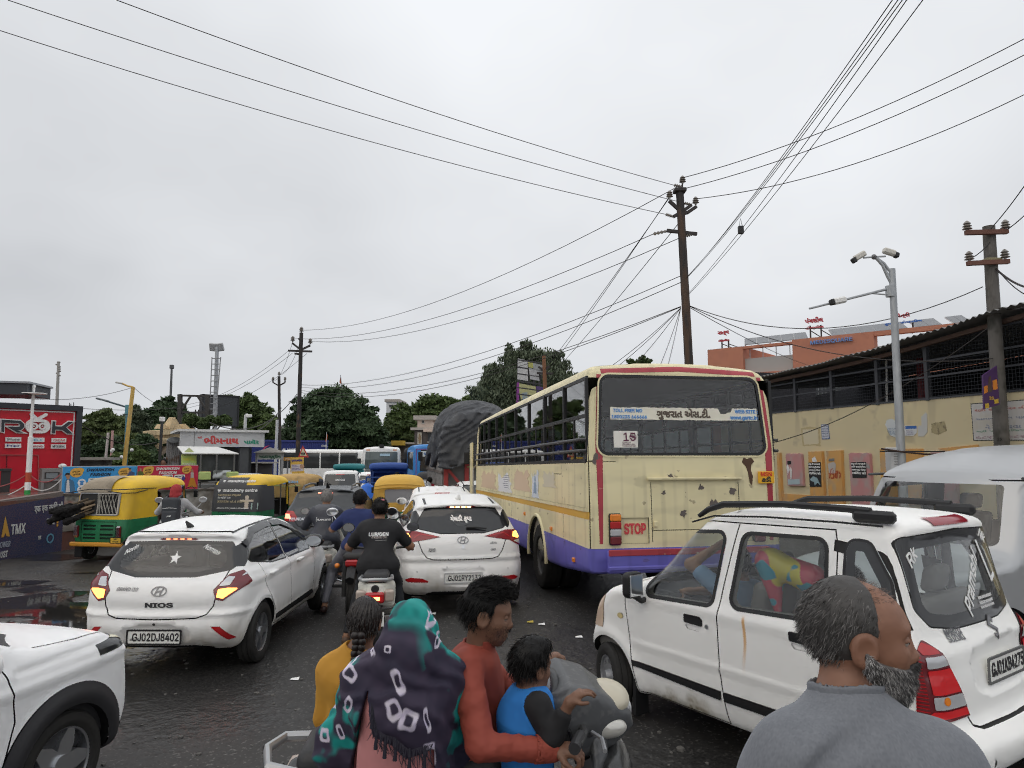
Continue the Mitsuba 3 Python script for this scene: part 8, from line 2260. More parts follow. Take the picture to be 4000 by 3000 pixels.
  T.add('door_post',tube([(1.98,s*.56,.9),(2.03,s*.52,1.45)],.022,6),top if style=='B' else mat((.42,.22,.05),.6))
  T.add('grab_bar',tube([(1.45,s*.60,.5),(1.45,s*.60,1.48)],.016,6),mat((.12,.12,.12),.5))
  k=T.add('door_mirror',mv(bbox(0,0,0,.03,.10,.16,.012),2.16,s*.74,1.30),BLACKP)
  T.add('mirror_arm',tube([(2.10,s*.52,1.42),(2.12,s*.66,1.48),(2.16,s*.74,1.38)],.009,5),BLACKP,up=k)
  wheel(T,.45,s*.555,.215,.11,s,.11,'steel')
  T.add('mud_flap',bbox(.12,s*.53,.22,.02,.17,.26,.006),BLACKP)
 T.add('bumper',bbox(-.02,0,.375,.08,1.22,.085,.02),mat((.62,.28,.03),.5))
 wheel(T,2.22,0,.215,.11,1,.11,'steel')
 put(T,'headlamp',B.take(prism(np.array(affinity.scale(Point(0,.70).buffer(1,8),.09,.09).exterior.coords)[:-1],2.2,2.9,'r'),.01),CLEARLENS)
 seat(T,.55,0,.50,1.1,mat((.06,.05,.05),.7),.5)
 seat(T,1.30,0,.50,.9,mat((.06,.05,.05),.7),.4)
 T.add('handlebar',tube([(1.98,.3,1.0),(2.0,0,1.02),(1.98,-.3,1.0)],.018,6),BLACKP)
 plate(T,B,'',-.47,.47,.24,.11,x=-.045,bg=mat((.62,.40,.04),.5),lines=(('GJ01',.03,.012),('CY1136',.03,-.04)))
 arch_lining(T,B)
 if style=='C':
  T.add('canvas_lettering',B.decal_rear(mv(ctext('જય ગુજરાત',.80,.08,GUJ,bold=2),0,1.49),.02),mat((.16,.33,.52),.6))
  T.add('canvas_hem',B.decal_rear(mv(flat(strip_poly([(-.62,1.42),(-.2,1.42),(.1,1.38),(.35,1.42),(.62,1.42)],.02)),0,0),.02),mat((.33,.42,.16),.7))
  T.add('lettering',B.decal_rear(mv(ctext('2791',.17,None,bold=2),0,.62),.01),WHITE)
 put(T,'tub',B.remaining(),GRN)
 return T,B
def strip_poly(pts,w):
 return LineString(pts).buffer(w/2,cap_style=2)
T,B=rickshaw('green and yellow auto rickshaw with tan tarp and burnt sticks in its rear window',-8.55,14.75,80,YELW,YELW,'A')
v,f=B._pick(B.m^prism([(-.1,-.20),(-.1,.62),(.55,.62),(.6,-.20)],1.42,2.2,'z'))
n=B.normals(v)
T.add('roof_tarp',(v+n*(.02+.015*meshkit.noise(v*9)[:,None]),f),RAWC,normals=n,label='faded tan tarp tied over the rear of the roof')
for q in([(.0,.6,1.44),(-.0,.2,1.50),(.02,-.3,1.49),(.08,-.58,1.50),(.4,-.645,1.50),(.9,-.64,1.49)],[(.02,-.2,1.46),(.06,-.5,1.42),(.25,-.65,1.42),(.6,-.66,1.47)]):
 T.add('tie_rope',tube([(a-.035,b*1.04,c)for a,b,c in q],.010,5),INK)
BS=Thing('stick_bundle','bundle of burnt sticks poking out of the rickshaw rear window','firewood',TR(-8.55,14.75,gz(14.75),yaw=80))
r=np.random.default_rng(8)
for i in range(26):
 z,yy=1.04+.30*r.random(),.10+.36*r.random()
 tip=np.array([-.30-.25*r.random(),yy+.22+.14*r.random(),z-.22-.06*r.random()])
 root=np.array([.30,yy-.1,z+.03])
 m=root+(tip-root)*.62
 BS.add('stick',tube([root,m],[.020,.022],6),mat((.34,.25,.16),.8)if i%2 else mat((.12,.09,.06),.9))
 BS.add('burnt_end',nets(lambda x,y,z:cone(x,y,z,m,tip,.026,.045)-.035*meshkit.noise(np.stack(np.broadcast_arrays(x*30,y*30,z*30),-1)),np.minimum(m,tip)-.1,np.maximum(m,tip)+.1,.025,project=1),mat((.010,.009,.009),.95))if i%2==0 else None
rickshaw('auto rickshaw with yellow hood and dark grey advertising sheets',-7.05,18.0,84,YELW,YELW,'B')
rickshaw('auto rickshaw covered in tan canvas over its green tailgate',-6.75,21.0,88,TAN,TAN,'C')
T,B=rickshaw('auto rickshaw with plain yellow canvas hood and small plastic rear window near the middle',-2.74,17.3,98,YELC,YELC,'D')
T.add('fuel_sticker',B.decal_rear(mv(flat(Polygon([(0,.075),(.075,0),(0,-.075),(-.075,0)])),-.49,.43),.006),mat((.65,.68,.66),.5))
T.add('fuel_lettering',B.decal_rear(mv(ctext('CNG',.08,None,bold=2),-.49,.42),.012),INK)
for z in(1.50,1.43):
 T.add('canvas_fold',tube([(-.0,-.60,z),(.02,-.3,z+.035),(.03,0,z+.045),(.02,.3,z+.035),(-.0,.60,z)],.022,6),YELC,smooth=True)
rickshaw('auto rickshaw with a black hood far ahead beside the blue bus',-3.85,33.5,98,mat((.03,.03,.032),.7),GRN,'D')
# lorries, tempos and buses further ahead
def lorry():
 T=Thing('lorry','loaded lorry under a huge dark grey tarpaulin with a red framed tailgate','truck',TR(-1.10,24.2,gz(24.2),yaw=101))
 def f(x,y,z):
  u=np.clip((x+.2)/7.2,0,1)
  topz=3.15+1.15*np.sin(PI*np.clip(u*1.05+.18,0,1))**.8
  w=1.30+.08*np.sin(x*2.1+z)
  d=smax(np.abs(y)-w+.30*np.clip((z-3.0)/1.3,0,1)**1.5,np.abs(x-3.3)-3.75,.35)
  d=smax(d,z-topz+.42*(y/1.25)**2,.45)
  d=smax(d,2.25+.25*np.sin(x*1.7)+.55*np.clip((.5-x),0,1)*(.4-y*.5)-z,.05)
  a=np.stack(np.broadcast_arrays(x*1.1+z*.5,y*1.2,z*1.1),-1)
  ridge=np.abs(meshkit.fbm(a*1.6,3)-.5)*.30+.05*np.abs(np.sin((y*1.3+z*2.2+2*meshkit.noise(a))*5))*np.clip(1.2-x,0,1)
  return(d-.10+ridge)*.8
 T.add('tarpaulin',nets(f,[-.8,-1.7,1.7],[7.4,1.7,4.7],.06),pmat('m_tarp',dirty((.040,.043,.050),(.085,.085,.085),1.4,.7),.55,spec=.4),smooth=True)
 WD,RD=mat((.20,.19,.18),.8),mat((.38,.05,.045),.6)
 for s in(1,-1):
  for i in range(13):
   T.add('side_plank',box(.1+i*.52,.1+i*.52+.44,s*1.24-.03,s*1.24+.03,1.22,2.6),WD)
  T.add('side_rail',cat(box(0,6.9,s*1.29-.03,s*1.29+.03,1.15,1.30),box(0,6.9,s*1.29-.02,s*1.29+.02,1.75,1.83)),mat((.12,.10,.09),.8))
  T.add('mirror',bbox(8.2,s*1.5,2.3,.06,.2,.4,.03),BLACKP)
 for y in(-1.15,1.15,-.42,.45):
  T.add('tail_post',box(-.05,.05,y-.07,y+.07,1.15,2.45),RD)
 T.add('tail_beam',cat(box(-.06,.06,-1.24,1.24,1.12,1.26),box(-.05,.05,-1.2,1.2,2.38,2.46)),RD)
 T.add('tail_brace',beam((-.07,1.1,1.9),(-.07,.55,1.25),.09),RD)
 T.add('tail_board',box(.06,.10,-1.1,1.1,1.3,2.4),mat((.17,.17,.165),.8))
 T.add('tail_rod',tube([(-.08,-.42,1.95),(-.08,.45,1.98)],.03,6),mat((.4,.3,.12),.6))
 T.add('painted_sill',box(-.1,.0,-1.24,1.24,.72,1.10),pmat('m_lorry_paint',lambda p,n,uv:mix(mix((.13,.10,.05),(.32,.24,.05),smoothstep(.5,.6,noise(p.x*5,p.y*5,p.z*8))),(.05,.09,.05),smoothstep(.6,.7,noise(p.x*7+4,p.y*7,p.z*6))),.7))
 T.add('chassis',box(.3,8,-.5,.5,.6,1.12),DARKIN)
 T.add('cab',bbox(7.7,0,1.75,1.3,2.3,2.3,.15),mat((.45,.25,.08),.5))
 for x in(1.1,2.3,7.4):
  for s in(1,-1):
   wheel(T,x,s*1.05,.5,.34,s,.28,'steel',rimmat=mat((.08,.07,.06),.7))
 for s in(1,-1):
  T.add('mud_flap',bbox(.35,s*1.05,.55,.03,.5,.55,.01),mat((.07,.065,.06),.8))
lorry()
def box_vehicle(name,label,cat_,M,L,W,z0,z1,m,nose=0.3,win_side=None,win_rear=None,win_front=None,glassm=None,k=.06,extra=None):
 T=Thing(name,label,cat_,M)
 B=Body([(0,z0),(0,z1-.25),(.12,z1),(L-.25,z1),(L,z1-nose*1.6),(L,z0)],[(z0,W/2),(z1-.5,W/2),(z1,W/2-.10)],[(0,1),(L,1)],bow=(0,.08),crown=.03,k=k,h=.09,smooth_side=1)
 g=glassm or DGLASS
 for P in win_side or():
  for s in(1,-1):
   put(T,'side_window',B.take(sprism(np.array(P,float),s,y0=.5)),g)
 if win_rear is not None:
  put(T,'rear_window',B.take(prism(rpoly(win_rear,.08),-.5,.8,'r')),g)
 if win_front is not None:
  k=put(T,'windscreen',B.take(prism(rpoly(win_front,.08),L-1.2,L+.5,'r')),g)
 if extra:
  extra(T,B)
 put(T,'body',B.remaining(),m)
 for x in(L*.2,L*.78):
  for s in(1,-1):
   wheel(T,x,s*(W/2-.18),.48,.3,s,.27,'steel',rimmat=mat((.2,.2,.2),.6))
 return T,B
def trim_front(T,B):
 put(T,'grille',B.take(prism(rpoly([(-.75,1.0),(-.75,1.35),(.75,1.35),(.75,1.0)],.05),4.5,7,'r'),.01),mat((.10,.10,.10),.6))
 put(T,'wiper_panel',B.take(prism([(-1.05,1.62),(-1.05,1.72),(1.05,1.72),(1.05,1.62)],4.5,7,'r'),-.02),BLACKP)
 for s in(1,-1):
  put(T,'headlamp',B.take(prism(rrect(min(s*.75,s*1.05),max(s*.75,s*1.05),.85,1.0,.03),4.5,7,'r'),.01),CLEARLENS)
  put(T,'marker_lamp',B.take(prism(rrect(s*.85-.12,s*.85+.12,2.98,3.05,.02),4.5,7,'r'),.01),ORANGE)
  T.add('mirror',bbox(5.9,s*1.42,2.2,.1,.26,.55,.05),BLACKP)
  T.add('wiper',tube([(6.08,s*.2,1.75),(6.06,s*.8,1.92)],.02,5),BLACKP)
 T.add('roof_horn',bbox(5.85,0,3.25,.2,.3,.22,.04),BLACKP)
 T.add('bonnet_line',box(6.02,6.075,-1.1,1.1,1.45,1.47),mat((.3,.3,.3),.6))
 T.add('windscreen_banner',(np.array([[6.1,.55,2.62],[6.1,-.1,2.62],[6.06,-.1,2.78],[6.06,.55,2.78]]),np.array([[0,1,2],[0,2,3]])),mat((.35,.5,.6),.5))
pale=mat((.10,.125,.125),.08,spec=.6,coat=1.0)
box_vehicle('lorry','white lorry facing the camera with a wide windscreen','truck',TR(-9.35,51.5,gz(52),yaw=279),6,2.45,.55,3.25,WHITEP,.12,win_front=[(-1.05,1.75),(-1.02,2.9),(1.02,2.9),(1.05,1.75)],glassm=pale,extra=trim_front)
box_vehicle('bus','long white coach with a black window band behind the level crossing sign','bus',TR(-16.6,51.8,gz(50),yaw=-4),6.0,2.5,.6,3.1,WHITEP,.1,win_side=[[(.3,1.75),(.3,2.85),(1.6,2.85),(1.6,1.75)],[(1.7,1.75),(1.7,2.85),(3.0,2.85),(3.0,1.75)],[(3.1,1.75),(3.1,2.85),(4.4,2.85),(4.4,1.75)],[(4.5,1.5),(4.5,2.85),(5.75,2.85),(5.75,1.5)]])
def rear_trim(T,B):
 put(T,'red_line',B.take(prism(strip([(-1.05,.8),(-1.05,2.95),(1.05,2.95),(1.05,.8)],.04),-.4,.6,'r'),.005),mat((.25,.05,.2),.5))
 T.add('window_sticker',B.decal_rear(mv(flat(sbox(-.8,0,.8,.3)),0,2.55),.02),mat((.55,.6,.62),.5))
 T.add('sticker_lettering',B.decal_rear(mv(ctext('SHREE TRAVELS',1.3,None,bold=2),0,2.64),.03),mat((.05,.15,.4),.5))
box_vehicle('bus','bright blue bus seen from behind left of the tarpaulin lorry','bus',TR(-4.15,38.5,gz(38.5),yaw=101),8,2.4,.6,3.25,mat((.03,.22,.58),.35,coat=.6),.2,win_rear=[(-.85,1.75),(-.82,2.92),(.82,2.92),(.85,1.75)],win_side=[[(.4,1.8),(.4,2.8),(7.2,2.8),(7.2,1.8)]],extra=rear_trim)
def canvas_truck(label,x,y,yaw,m,W=2.2,L=4.5,z0=1.0,z1=3.0,seed=0):
 T=Thing('lorry',label,'truck',TR(x,y,gz(y),yaw=yaw))
 T.add('canvas',nets(lambda X,Y,Z:smax(np.abs(Y)-W/2,smax(np.abs(X-L/2)-L/2,smax(Z-z1-.25*np.sin(X*1.3+seed)+.25*(Y/W*2)**2,z0-Z,.1),.2),.25)+.18*(meshkit.fbm(np.stack(np.broadcast_arrays(X*1.4,Y*1.4+seed,Z*1.4),-1),3)-.5),[-.5,-W,z0-.3],[L+.5,W,z1+.8],.11),m,smooth=True)
 T.add('bed',box(-.05,L+.1,-W/2,W/2,.75,z0+.05),mat((.12,.11,.10),.7))
 T.add('cab',bbox(L+.75,0,1.5,1.2,W*.92,1.7,.15),mat((.5,.48,.42),.5))
 for xx in(.8,L+.6):
  for s in(1,-1):
   wheel(T,xx,s*(W/2-.2),.42,.26,s,.22,'steel',rimmat=mat((.2,.2,.2),.6))
 return T
canvas_truck('lorry under a pale white tarpaulin beyond the blue tempo',-9.0,50.0,98,pmat('m_white_tarp',dirty((.58,.56,.52),(.36,.34,.31),1.2,.6),.7),z1=3.05)
canvas_truck('small truck under a dark tarpaulin behind the blue tempo',-5.9,46,99,mat((.035,.035,.038),.6),z1=3.1,seed=2)
def tempo(label,x,y,yaw,m,hood,W=1.5,man=False):
 T=Thing('cargo_tempo',label,'tempo',TR(x,y,gz(y),yaw=yaw))
 T.add('bed',cat(box(0,1.9,-W/2,W/2,.62,.72),box(0,.04,-W/2,W/2,.72,1.0),box(0,1.9,-W/2,-W/2+.04,.72,1.0),box(0,1.9,W/2-.04,W/2,.72,1.0)),m)
 for zz in(1.15,1.38,1.58):
  T.add('rail',tube([(1.9,W/2,zz),(0,W/2,zz),(0,-W/2,zz),(1.9,-W/2,zz)],.022,6),m)
 for yy in(-W/2,-.25,.25,W/2):
  T.add('rail_post',tube([(0,yy,.72),(0,yy,1.6)],.025,6),m)
 T.add('cab',nets(lambda X,Y,Z:np.maximum(rbox(X,Y,Z,(2.4,0,1.15),(.5,W/2*.95,.72),.16),-rbox(X,Y,Z,(2.2,0,1.40),(.42,W/2*.8,.30),.06)),[1.8,-W,.3],[3.0,W,2.0],.05),m,smooth=30)
 T.add('hood',nets(lambda X,Y,Z:rbox(X,Y,Z+.05*Y*Y,(2.2,0,1.98),(.75,W/2,.13),.11),[1.3,-W,1.7],[3.1,W,2.25],.04),hood,smooth=True)
 for s in(1,-1):
  wheel(T,.5,s*(W/2-.12),.26,.15,s,.14,'steel')
  T.add('hood_post',tube([(1.95,s*W/2*.9,1.5),(1.95,s*W/2*.95,1.95)],.03,6),m)
 wheel(T,2.6,0,.26,.15,1,.14,'steel')
 return T
BLT,TEAL=mat((.03,.085,.30),.5),mat((.03,.22,.24),.5)
tempo('blue three wheeled cargo tempo with railings and a blue hood',-4.75,27.0,98,BLT,mat((.04,.10,.36),.6),1.55)
tempo('teal cargo tempo with a high railing behind the white van',-8.15,34.5,97,TEAL,TEAL,1.5)
tempo('second teal cargo tempo with a grey hood behind the small white hatchback',-9.3,40,97,mat((.05,.25,.25),.5),mat((.20,.22,.22),.6),1.5)
for lb,x,y,z,r,m in(('crumpled bright blue plastic bundle on the road beside the tempo',-4.95,24.4,.35,(.38,.4,.75),mat((.015,.14,.62),.45)),('dark grey tarpaulin covered load behind the yellow rickshaw',-4.25,25.2,.55,(.75,.55,.62),mat((.06,.06,.06),.7))):
 single('cargo_bundle',lb,'bundle',mv(nets(lambda X,Y,Z:ell(X,Y,Z,(0,0,0),r)+.16*(meshkit.fbm(np.stack(np.broadcast_arrays(X*4,Y*4,Z*3),-1),3)-.5),[-1.2,-1.2,-1.1],[1.2,1.2,1.1],.06),x,y,gz(y)+z+.35),m,smooth=True)
 # scooters and motorcycles with their riders
def scooter(label,M,paint,lit=0.0,mirrors=True,detail=False,steer=0.0,group=None,seatm=None,plate_text=None):
 T=Thing('scooter',label,'scooter',M,group)
 h=.018 if detail else .026
 seatm=seatm or mat((.03,.03,.032),.55)
 def tail(x,y,z):
  w=.195-.30*np.clip(-x-.30,0,.4)-.10*np.clip(.52-z,0,.3)
  d=smax(smax(np.abs(y)-w,polysdf(x,z,[(-.62,.66),(-.58,.76),(-.30,.78),(.10,.70),(.28,.42),(.30,.33),(.05,.33),(-.25,.42),(-.55,.55)]),.07),-z+.3,.05)
  return d
 T.add('rear_body',nets(tail,[-.75,-.3,.2],[.45,.3,.9],h),paint,smooth=True)
 T.add('seat',nets(lambda x,y,z:rbox(x,y,z+.06*np.clip(x+.1,-.3,.3),(-.12,0,.80),(.40,.135,.055),.05),[-.65,-.25,.65],[.4,.25,.95],h),seatm,smooth=True)
 T.add('grab_rail',tube([(-.20,.16,.79),(-.42,.17,.80),(-.62,.12,.82),(-.66,0,.83),(-.62,-.12,.82),(-.42,-.17,.80),(-.20,-.16,.79)],.020,8),mat((.42,.43,.44),.35,.5),smooth=40)
 k=T.add('tail_lamp',nets(lambda x,y,z:rbox(x,y,z,(-.615,0,.64),(.03,.095,.055),.02),[-.7,-.15,.55],[-.5,.15,.75],.014),REDLENS,smooth=30)
 if lit:
  T.add('brake_light',bbox(-.648,0,.635,.008,.10,.035,.003),REDLENS,up=k,emit=lamp_on((1,.22,.06),lit))
 for s in(1,-1):
  T.add('indicator',nets(lambda x,y,z:rbox(x,y,z,(-.575,s*.145,.655),(.04,.05,.06),.02),[-.68,s*.125-.08,.55],[-.5,s*.125+.08,.76],.014),mat((.50,.42,.36),.12,.2,coat=1.0),smooth=30)
 T.add('badge',xf(lathe([(.001,.012),(.035,.012),(.042,.0)],18,'x'),np.array([[-1,0,0,-.60],[0,-1,0,0],[0,0,1,.725],[0,0,0,1.0]])),INK)
 T.add('rear_fender',nets(lambda x,y,z:smax(np.abs(np.sqrt((x+.42)**2+(z-.27)**2)-.29)-.014,smax(np.abs(y)-.08,x+.40,.02),.01),[-.8,-.12,.0],[-.2,.12,.6],.02),BLACKP,smooth=30)
 T.add('number_plate',bbox(-.70,0,.44,.008,.20,.14,.004),PLATEW)
 if plate_text:
  R=np.array([[0,0,-1,-.706],[-1,0,0,0],[0,1,0,.44],[0,0,0,1.0]])
  T.add('plate_lettering',xf(cat(mv(ctext(plate_text[0],.16,.045,bold=2),0,.01),mv(ctext(plate_text[1],.14,.045,bold=2),0,-.055)),R),INK)
 T.add('rear_bumper_rail',tube([(-.25,.20,.50),(-.5,.21,.52),(-.66,.15,.54),(-.68,0,.545),(-.66,-.15,.54),(-.5,-.21,.52),(-.25,-.20,.50)],.010,6),mat((.05,.05,.05),.4))
 T.add('floorboard',nets(lambda x,y,z:rbox(x,y,z,(.42,0,.315),(.22,.17,.035),.03),[.1,-.25,.2],[.75,.25,.45],h),mat((.035,.035,.037),.6),smooth=True)
 A=TR(.72,0,0,yaw=steer)@TR(-.72,0,0)
 F=lambda n,m,b,**k:T.add(n,xf(m,A),b,**k)
 def apron(x,y,z):
  xc=.64+(.95-z)*.16
  d=np.abs(x-xc+.9*y*y)-.035
  w=.115+.13*np.clip((z-.30)/.45,0,1)-.10*np.clip((z-.80)/.2,0,1)
  return smax(smax(d,np.abs(y)-w,.05),np.abs(z-.64)-.34,.05)
 F('front_apron',nets(apron,[.4,-.35,.25],[.95,.35,1.05],h),paint,smooth=True)
 def cowl(x,y,z):
  if detail:
   w=np.interp(x,[.40,.50,.62,.80],[.15,.205,.175,.085])-.25*np.abs(z-.99)**1.2
   return smax(polysdf(x,z,[(.41,.97),(.44,1.09),(.52,1.135),(.62,1.11),(.78,1.0),(.80,.93),(.70,.865),(.54,.86)]),(np.abs(y)-w)*.9,.035)
  d=ell(x,y,z,(.60,0,.995),(.16,.20,.085))
  return smin(d,ell(x,y,z,(.66,0,.95),(.13,.14,.09)),.05)
 F('handlebar_cowl',nets(cowl,[.35,-.3,.8],[.9,.3,1.15],h),paint,smooth=True)
 F('headlamp',nets(lambda x,y,z:smax(ell(x,y,z,(.70,0,.985),(.10,.125,.065)),-(cowl(x,y,z)+.006),.005),[.6,-.2,.85],[.9,.2,1.1],.014),CLEARLENS,smooth=40)
 F('front_fender',nets(lambda x,y,z:smax(smax(np.abs(np.sqrt((x-.86)**2+(z-.25)**2)-.275)-.014,np.abs(y)-.075,.02),.27-z-.35*np.clip(.86-x,-.3,.3),.02),[.5,-.15,.1],[1.2,.15,.62],.02),paint,smooth=40)
 F('fork',cat(tube([(.86,.075,.25),(.70,.075,.62)],.022,8),tube([(.86,-.075,.25),(.70,-.075,.62)],.022,8)),STEEL)
 F('handlebar',tube([(.50,.36,1.02),(.55,.24,1.0),(.58,0,.97),(.55,-.24,1.0),(.50,-.36,1.02)],.015,8),mat((.08,.08,.08),.4,.5))
 for s in(1,-1):
  F('grip',tube([(.475,s*.40,1.025),(.525,s*.28,1.01)],.021,10),INK)
  F('brake_lever',tube([(.58,s*.24,1.0),(.60,s*.30,1.005),(.585,s*.40,1.01)],.008,6),STEEL)
  if mirrors:
   k=F('mirror',nets(lambda x,y,z:smax(ell(x,y,z,(.56,s*.38,1.24),(.03,.075,.055)),-(x-.548),.006),[.5,s*.38-.12,1.15],[.62,s*.38+.12,1.32],.012),BLACKP,smooth=40)
   T.add('mirror_glass',xf(mv(xf(lathe([(.0001,0),(1,0)],20,'x'),np.diag([1,.066,.048,1])),.547,s*.38,1.24),A),mat((.85,.87,.9),.03,1.0),up=k)
   F('mirror_stem',tube([(.55,s*.26,1.01),(.55,s*.32,1.12),(.56,s*.36,1.19)],.007,5),BLACKP)
 wheel(T,-.42,0,.25,.10,1,.13,'steel')
 k=T.add('wheel',xf(lathe([(.125,-.03),(.11,0),(.125,.03)],24,'y'),A@TR(.86,0,.25)),STEEL,smooth=30)
 T.add('tyre',xf(lathe([(.125,-.04),(.17,-.052),(.225,-.045),(.25,-.015),(.25,.015),(.225,.045),(.17,.052),(.125,.04)],32,'y'),A@TR(.86,0,.25)),RUBBER,smooth=40,up=k)
 T.add('exhaust',tube([(.0,-.17,.28),(-.25,-.19,.30),(-.30,-.19,.31),(-.68,-.20,.38)],[.02,.03,.05,.05],10),mat((.06,.06,.062),.5),smooth=40)
 T.add('engine',bbox(-.25,.06,.33,.45,.18,.2,.05),mat((.10,.10,.105),.6))
 return T,A
def motorbike(label,M):
 T=Thing('motorcycle',label,'motorcycle',M)
 T.add('tank',nets(lambda x,y,z:ell(x,y,z,(.35,0,.86),(.30,.15,.13)),[0,-.25,.65],[.75,.25,1.05],.025),mat((.03,.03,.035),.2,coat=1),smooth=True)
 T.add('seat',nets(lambda x,y,z:rbox(x,y,z,(-.22,0,.80),(.38,.12,.05),.045),[-.7,-.2,.7],[.3,.2,.95],.025),mat((.03,.03,.03),.6),smooth=True)
 T.add('side_panel',nets(lambda x,y,z:rbox(x,y,z,(-.15,0,.66),(.28,.12,.11),.07),[-.6,-.3,.45],[.3,.3,.85],.03),mat((.03,.03,.035),.3,coat=1),smooth=True)
 T.add('engine',nets(lambda x,y,z:rbox(x,y,z,(.22,0,.46),(.22,.14,.17),.06)+.012*np.sin(z*130),[-.1,-.25,.2],[.6,.25,.7],.025),mat((.14,.14,.145),.45,.6),smooth=30)
 T.add('frame',cat(tube([(.55,0,.85),(.45,0,.45),(.0,0,.35)],.025,8),tube([(-.5,.10,.74),(-.5,.11,.30)],.03,8),tube([(-.5,-.10,.74),(-.5,-.11,.30)],.03,8)),mat((.04,.04,.04),.4))
 T.add('fork',cat(tube([(.60,.09,.95),(.80,.09,.30)],.022,8),tube([(.60,-.09,.95),(.80,-.09,.30)],.022,8)),CHROME)
 T.add('handlebar',tube([(.42,.38,1.06),(.50,.25,1.08),(.58,0,1.0),(.50,-.25,1.08),(.42,-.38,1.06)],.014,8),mat((.3,.3,.3),.3,.8))
 T.add('headlamp',nets(lambda x,y,z:ell(x,y,z,(.72,0,.93),(.10,.10,.10)),[.55,-.15,.8],[.9,.15,1.1],.025),mat((.04,.04,.04),.3,coat=1),smooth=True)
 T.add('tail_lamp',bbox(-.66,0,.74,.06,.16,.08,.02),REDLENS)
 T.add('crash_guard',tube([(.45,.05,.62),(.48,.32,.55),(.46,.33,.35),(.35,.08,.28)],.015,6),CHROME)
 T.add('foot_peg',tube([(.05,.12,.33),(.08,.34,.33)],.022,6),INK)
 for s in(1,-1):
  T.add('grip',tube([(.40,s*.42,1.055),(.45,s*.31,1.07)],.021,8),INK)
  T.add('indicator',nets(lambda x,y,z:ell(x,y,z,(-.58,s*.19,.70),(.05,.035,.032)),[-.7,s*.19-.08,.6],[-.45,s*.19+.08,.8],.014),ORANGE,smooth=True)
  k=T.add('mirror',nets(lambda x,y,z:smax(ell(x,y,z,(.50,s*.42,1.29),(.03,.085,.06)),-(x-.488),.006),[.42,s*.42-.12,1.2],[.58,s*.42+.12,1.38],.012),CHROME,smooth=40)
  T.add('mirror_glass',mv(xf(lathe([(.0001,0),(1,0)],20,'x'),np.diag([1,.075,.052,1])),.487,s*.42,1.29),mat((.85,.87,.9),.03,1.0),up=k)
  T.add('mirror_stem',tube([(.48,s*.27,1.08),(.49,s*.36,1.18),(.50,s*.41,1.25)],.007,5),CHROME)
 T.add('rear_fender',tube([(-.3,0,.72),(-.6,0,.70),(-.82,0,.55)],.06,6),INK)
 for x in(-.55,.80):
  wheel(T,x,0,.30,.10,1,.22,'alloy')
 T.add('exhaust',tube([(.3,-.15,.35),(.0,-.17,.30),(-.6,-.2,.36)],[.025,.04,.05],8),CHROME,smooth=40)
 return T
PEARL=mat((.66,.65,.58),.3,coat=1.0)
M2=TR(-1.50,8.05,0,yaw=98)
scooter('pearl white scooter with a lit tail lamp under the woman in black',M2,PEARL,lit=2.6,plate_text=('GJ01','4512'))
J=rider(.16,.80,(.50,.34,1.02),(.28,.28,.12),(.42,.19,.62))
J['al']=np.array([.05,.34,.10])
T,J,R=simple_person('woman in a black printed t-shirt, hair in a bun, on the pearl white scooter',M2,J,cloth('m_black_tee',(.012,.012,.014),(.022,.022,.024)),cloth('m_black_jeans',(.012,.013,.017),(.024,.026,.03)),sleeve=.72,bun=True,fat=1.12,h=.015,shoes=mat((.10,.06,.04),.6),head_fwd=(1,.1,-.12))
def on_back(T,J,mesh,z,y=0,m=WHITE,name='shirt_print'):
 v,f=vf(mesh)
 ent=scene[T.key+'__shirt']
 sv=meshkit.WRITTEN[ent['filename']][0]
 Mi=np.linalg.inv(T.M)
 sv=sv@Mi[:3,:3].T+Mi[:3,3]
 from scipy.interpolate import LinearNDInterpolator
 nrm=meshkit.WRITTEN[ent['filename']][2]@Mi[:3,:3].T
 b=nrm[:,0]<-.2
 I=LinearNDInterpolator(sv[b][:,1:],sv[b][:,0])
 p=np.stack([-v[:,0]+y,v[:,1]+z],1)
 x=I(p)
 x=np.where(np.isnan(x),np.nanmin(x),x)
 T.add(name,(np.column_stack([x-.004-v[:,2],p]),f),m)
on_back(T,J,ctext('LUB/GEN',.22,None,bold=3,slant=.05),1.20)
on_back(T,J,ctext('ENGINE OIL',.17,None,bold=1),1.175,-.01,mat((.45,.40,.38),.6))
on_back(T,J,ctext('A new generation lubricant',.13,None),1.15,-.03,mat((.5,.5,.5),.6))
T.add('hair_clip',xf(bbox(0,0,0,.03,.045,.03,.008),TR(*(J['head']+[-.06,-.03,.12]))),mat((.60,.20,.24),.5))
M4=TR(-2.10,9.75,0,yaw=96)
motorbike('dark motorcycle with chrome mirrors just ahead of the pearl white scooter',M4)
J=rider(.12,.80,(.42,.40,1.08),(.12,.27,.32),(.36,.22,.64))
J['al']=np.array([-.02,.42,.09]);J['kl']=np.array([.20,.36,.52])
simple_person('man in a navy blue shirt and grey trousers astride the dark motorcycle',M4,J,cloth('m_navy',(.022,.036,.13),(.016,.026,.10)),cloth('m_grey_trousers',(.20,.20,.23),(.14,.14,.16),rough=.5),sleeve=.8,h=.016,shoes=mat((.04,.02,.018),.4),fat=1.0)
M3=TR(-2.86,10.9,gz(10.9),yaw=97)
scooter('white scooter carrying the grey haired man in a dark rain jacket',M3,PEARL,lit=1.2)
J=rider(.12,.80,(.52,.33,1.0),(.28,.2,.28),(.40,.2,.62))
GH=mat((.20,.19,.18),.6)
T,J,R=simple_person('grey haired man in a dark hooded rain jacket with a white back label',M3,J,cloth('m_rain_jacket',(.040,.044,.058),(.028,.03,.04),rough=.5),cloth('m_dark_trousers',(.03,.03,.035),(.02,.02,.022)),hair=GH,fat=1.12,h=.017)
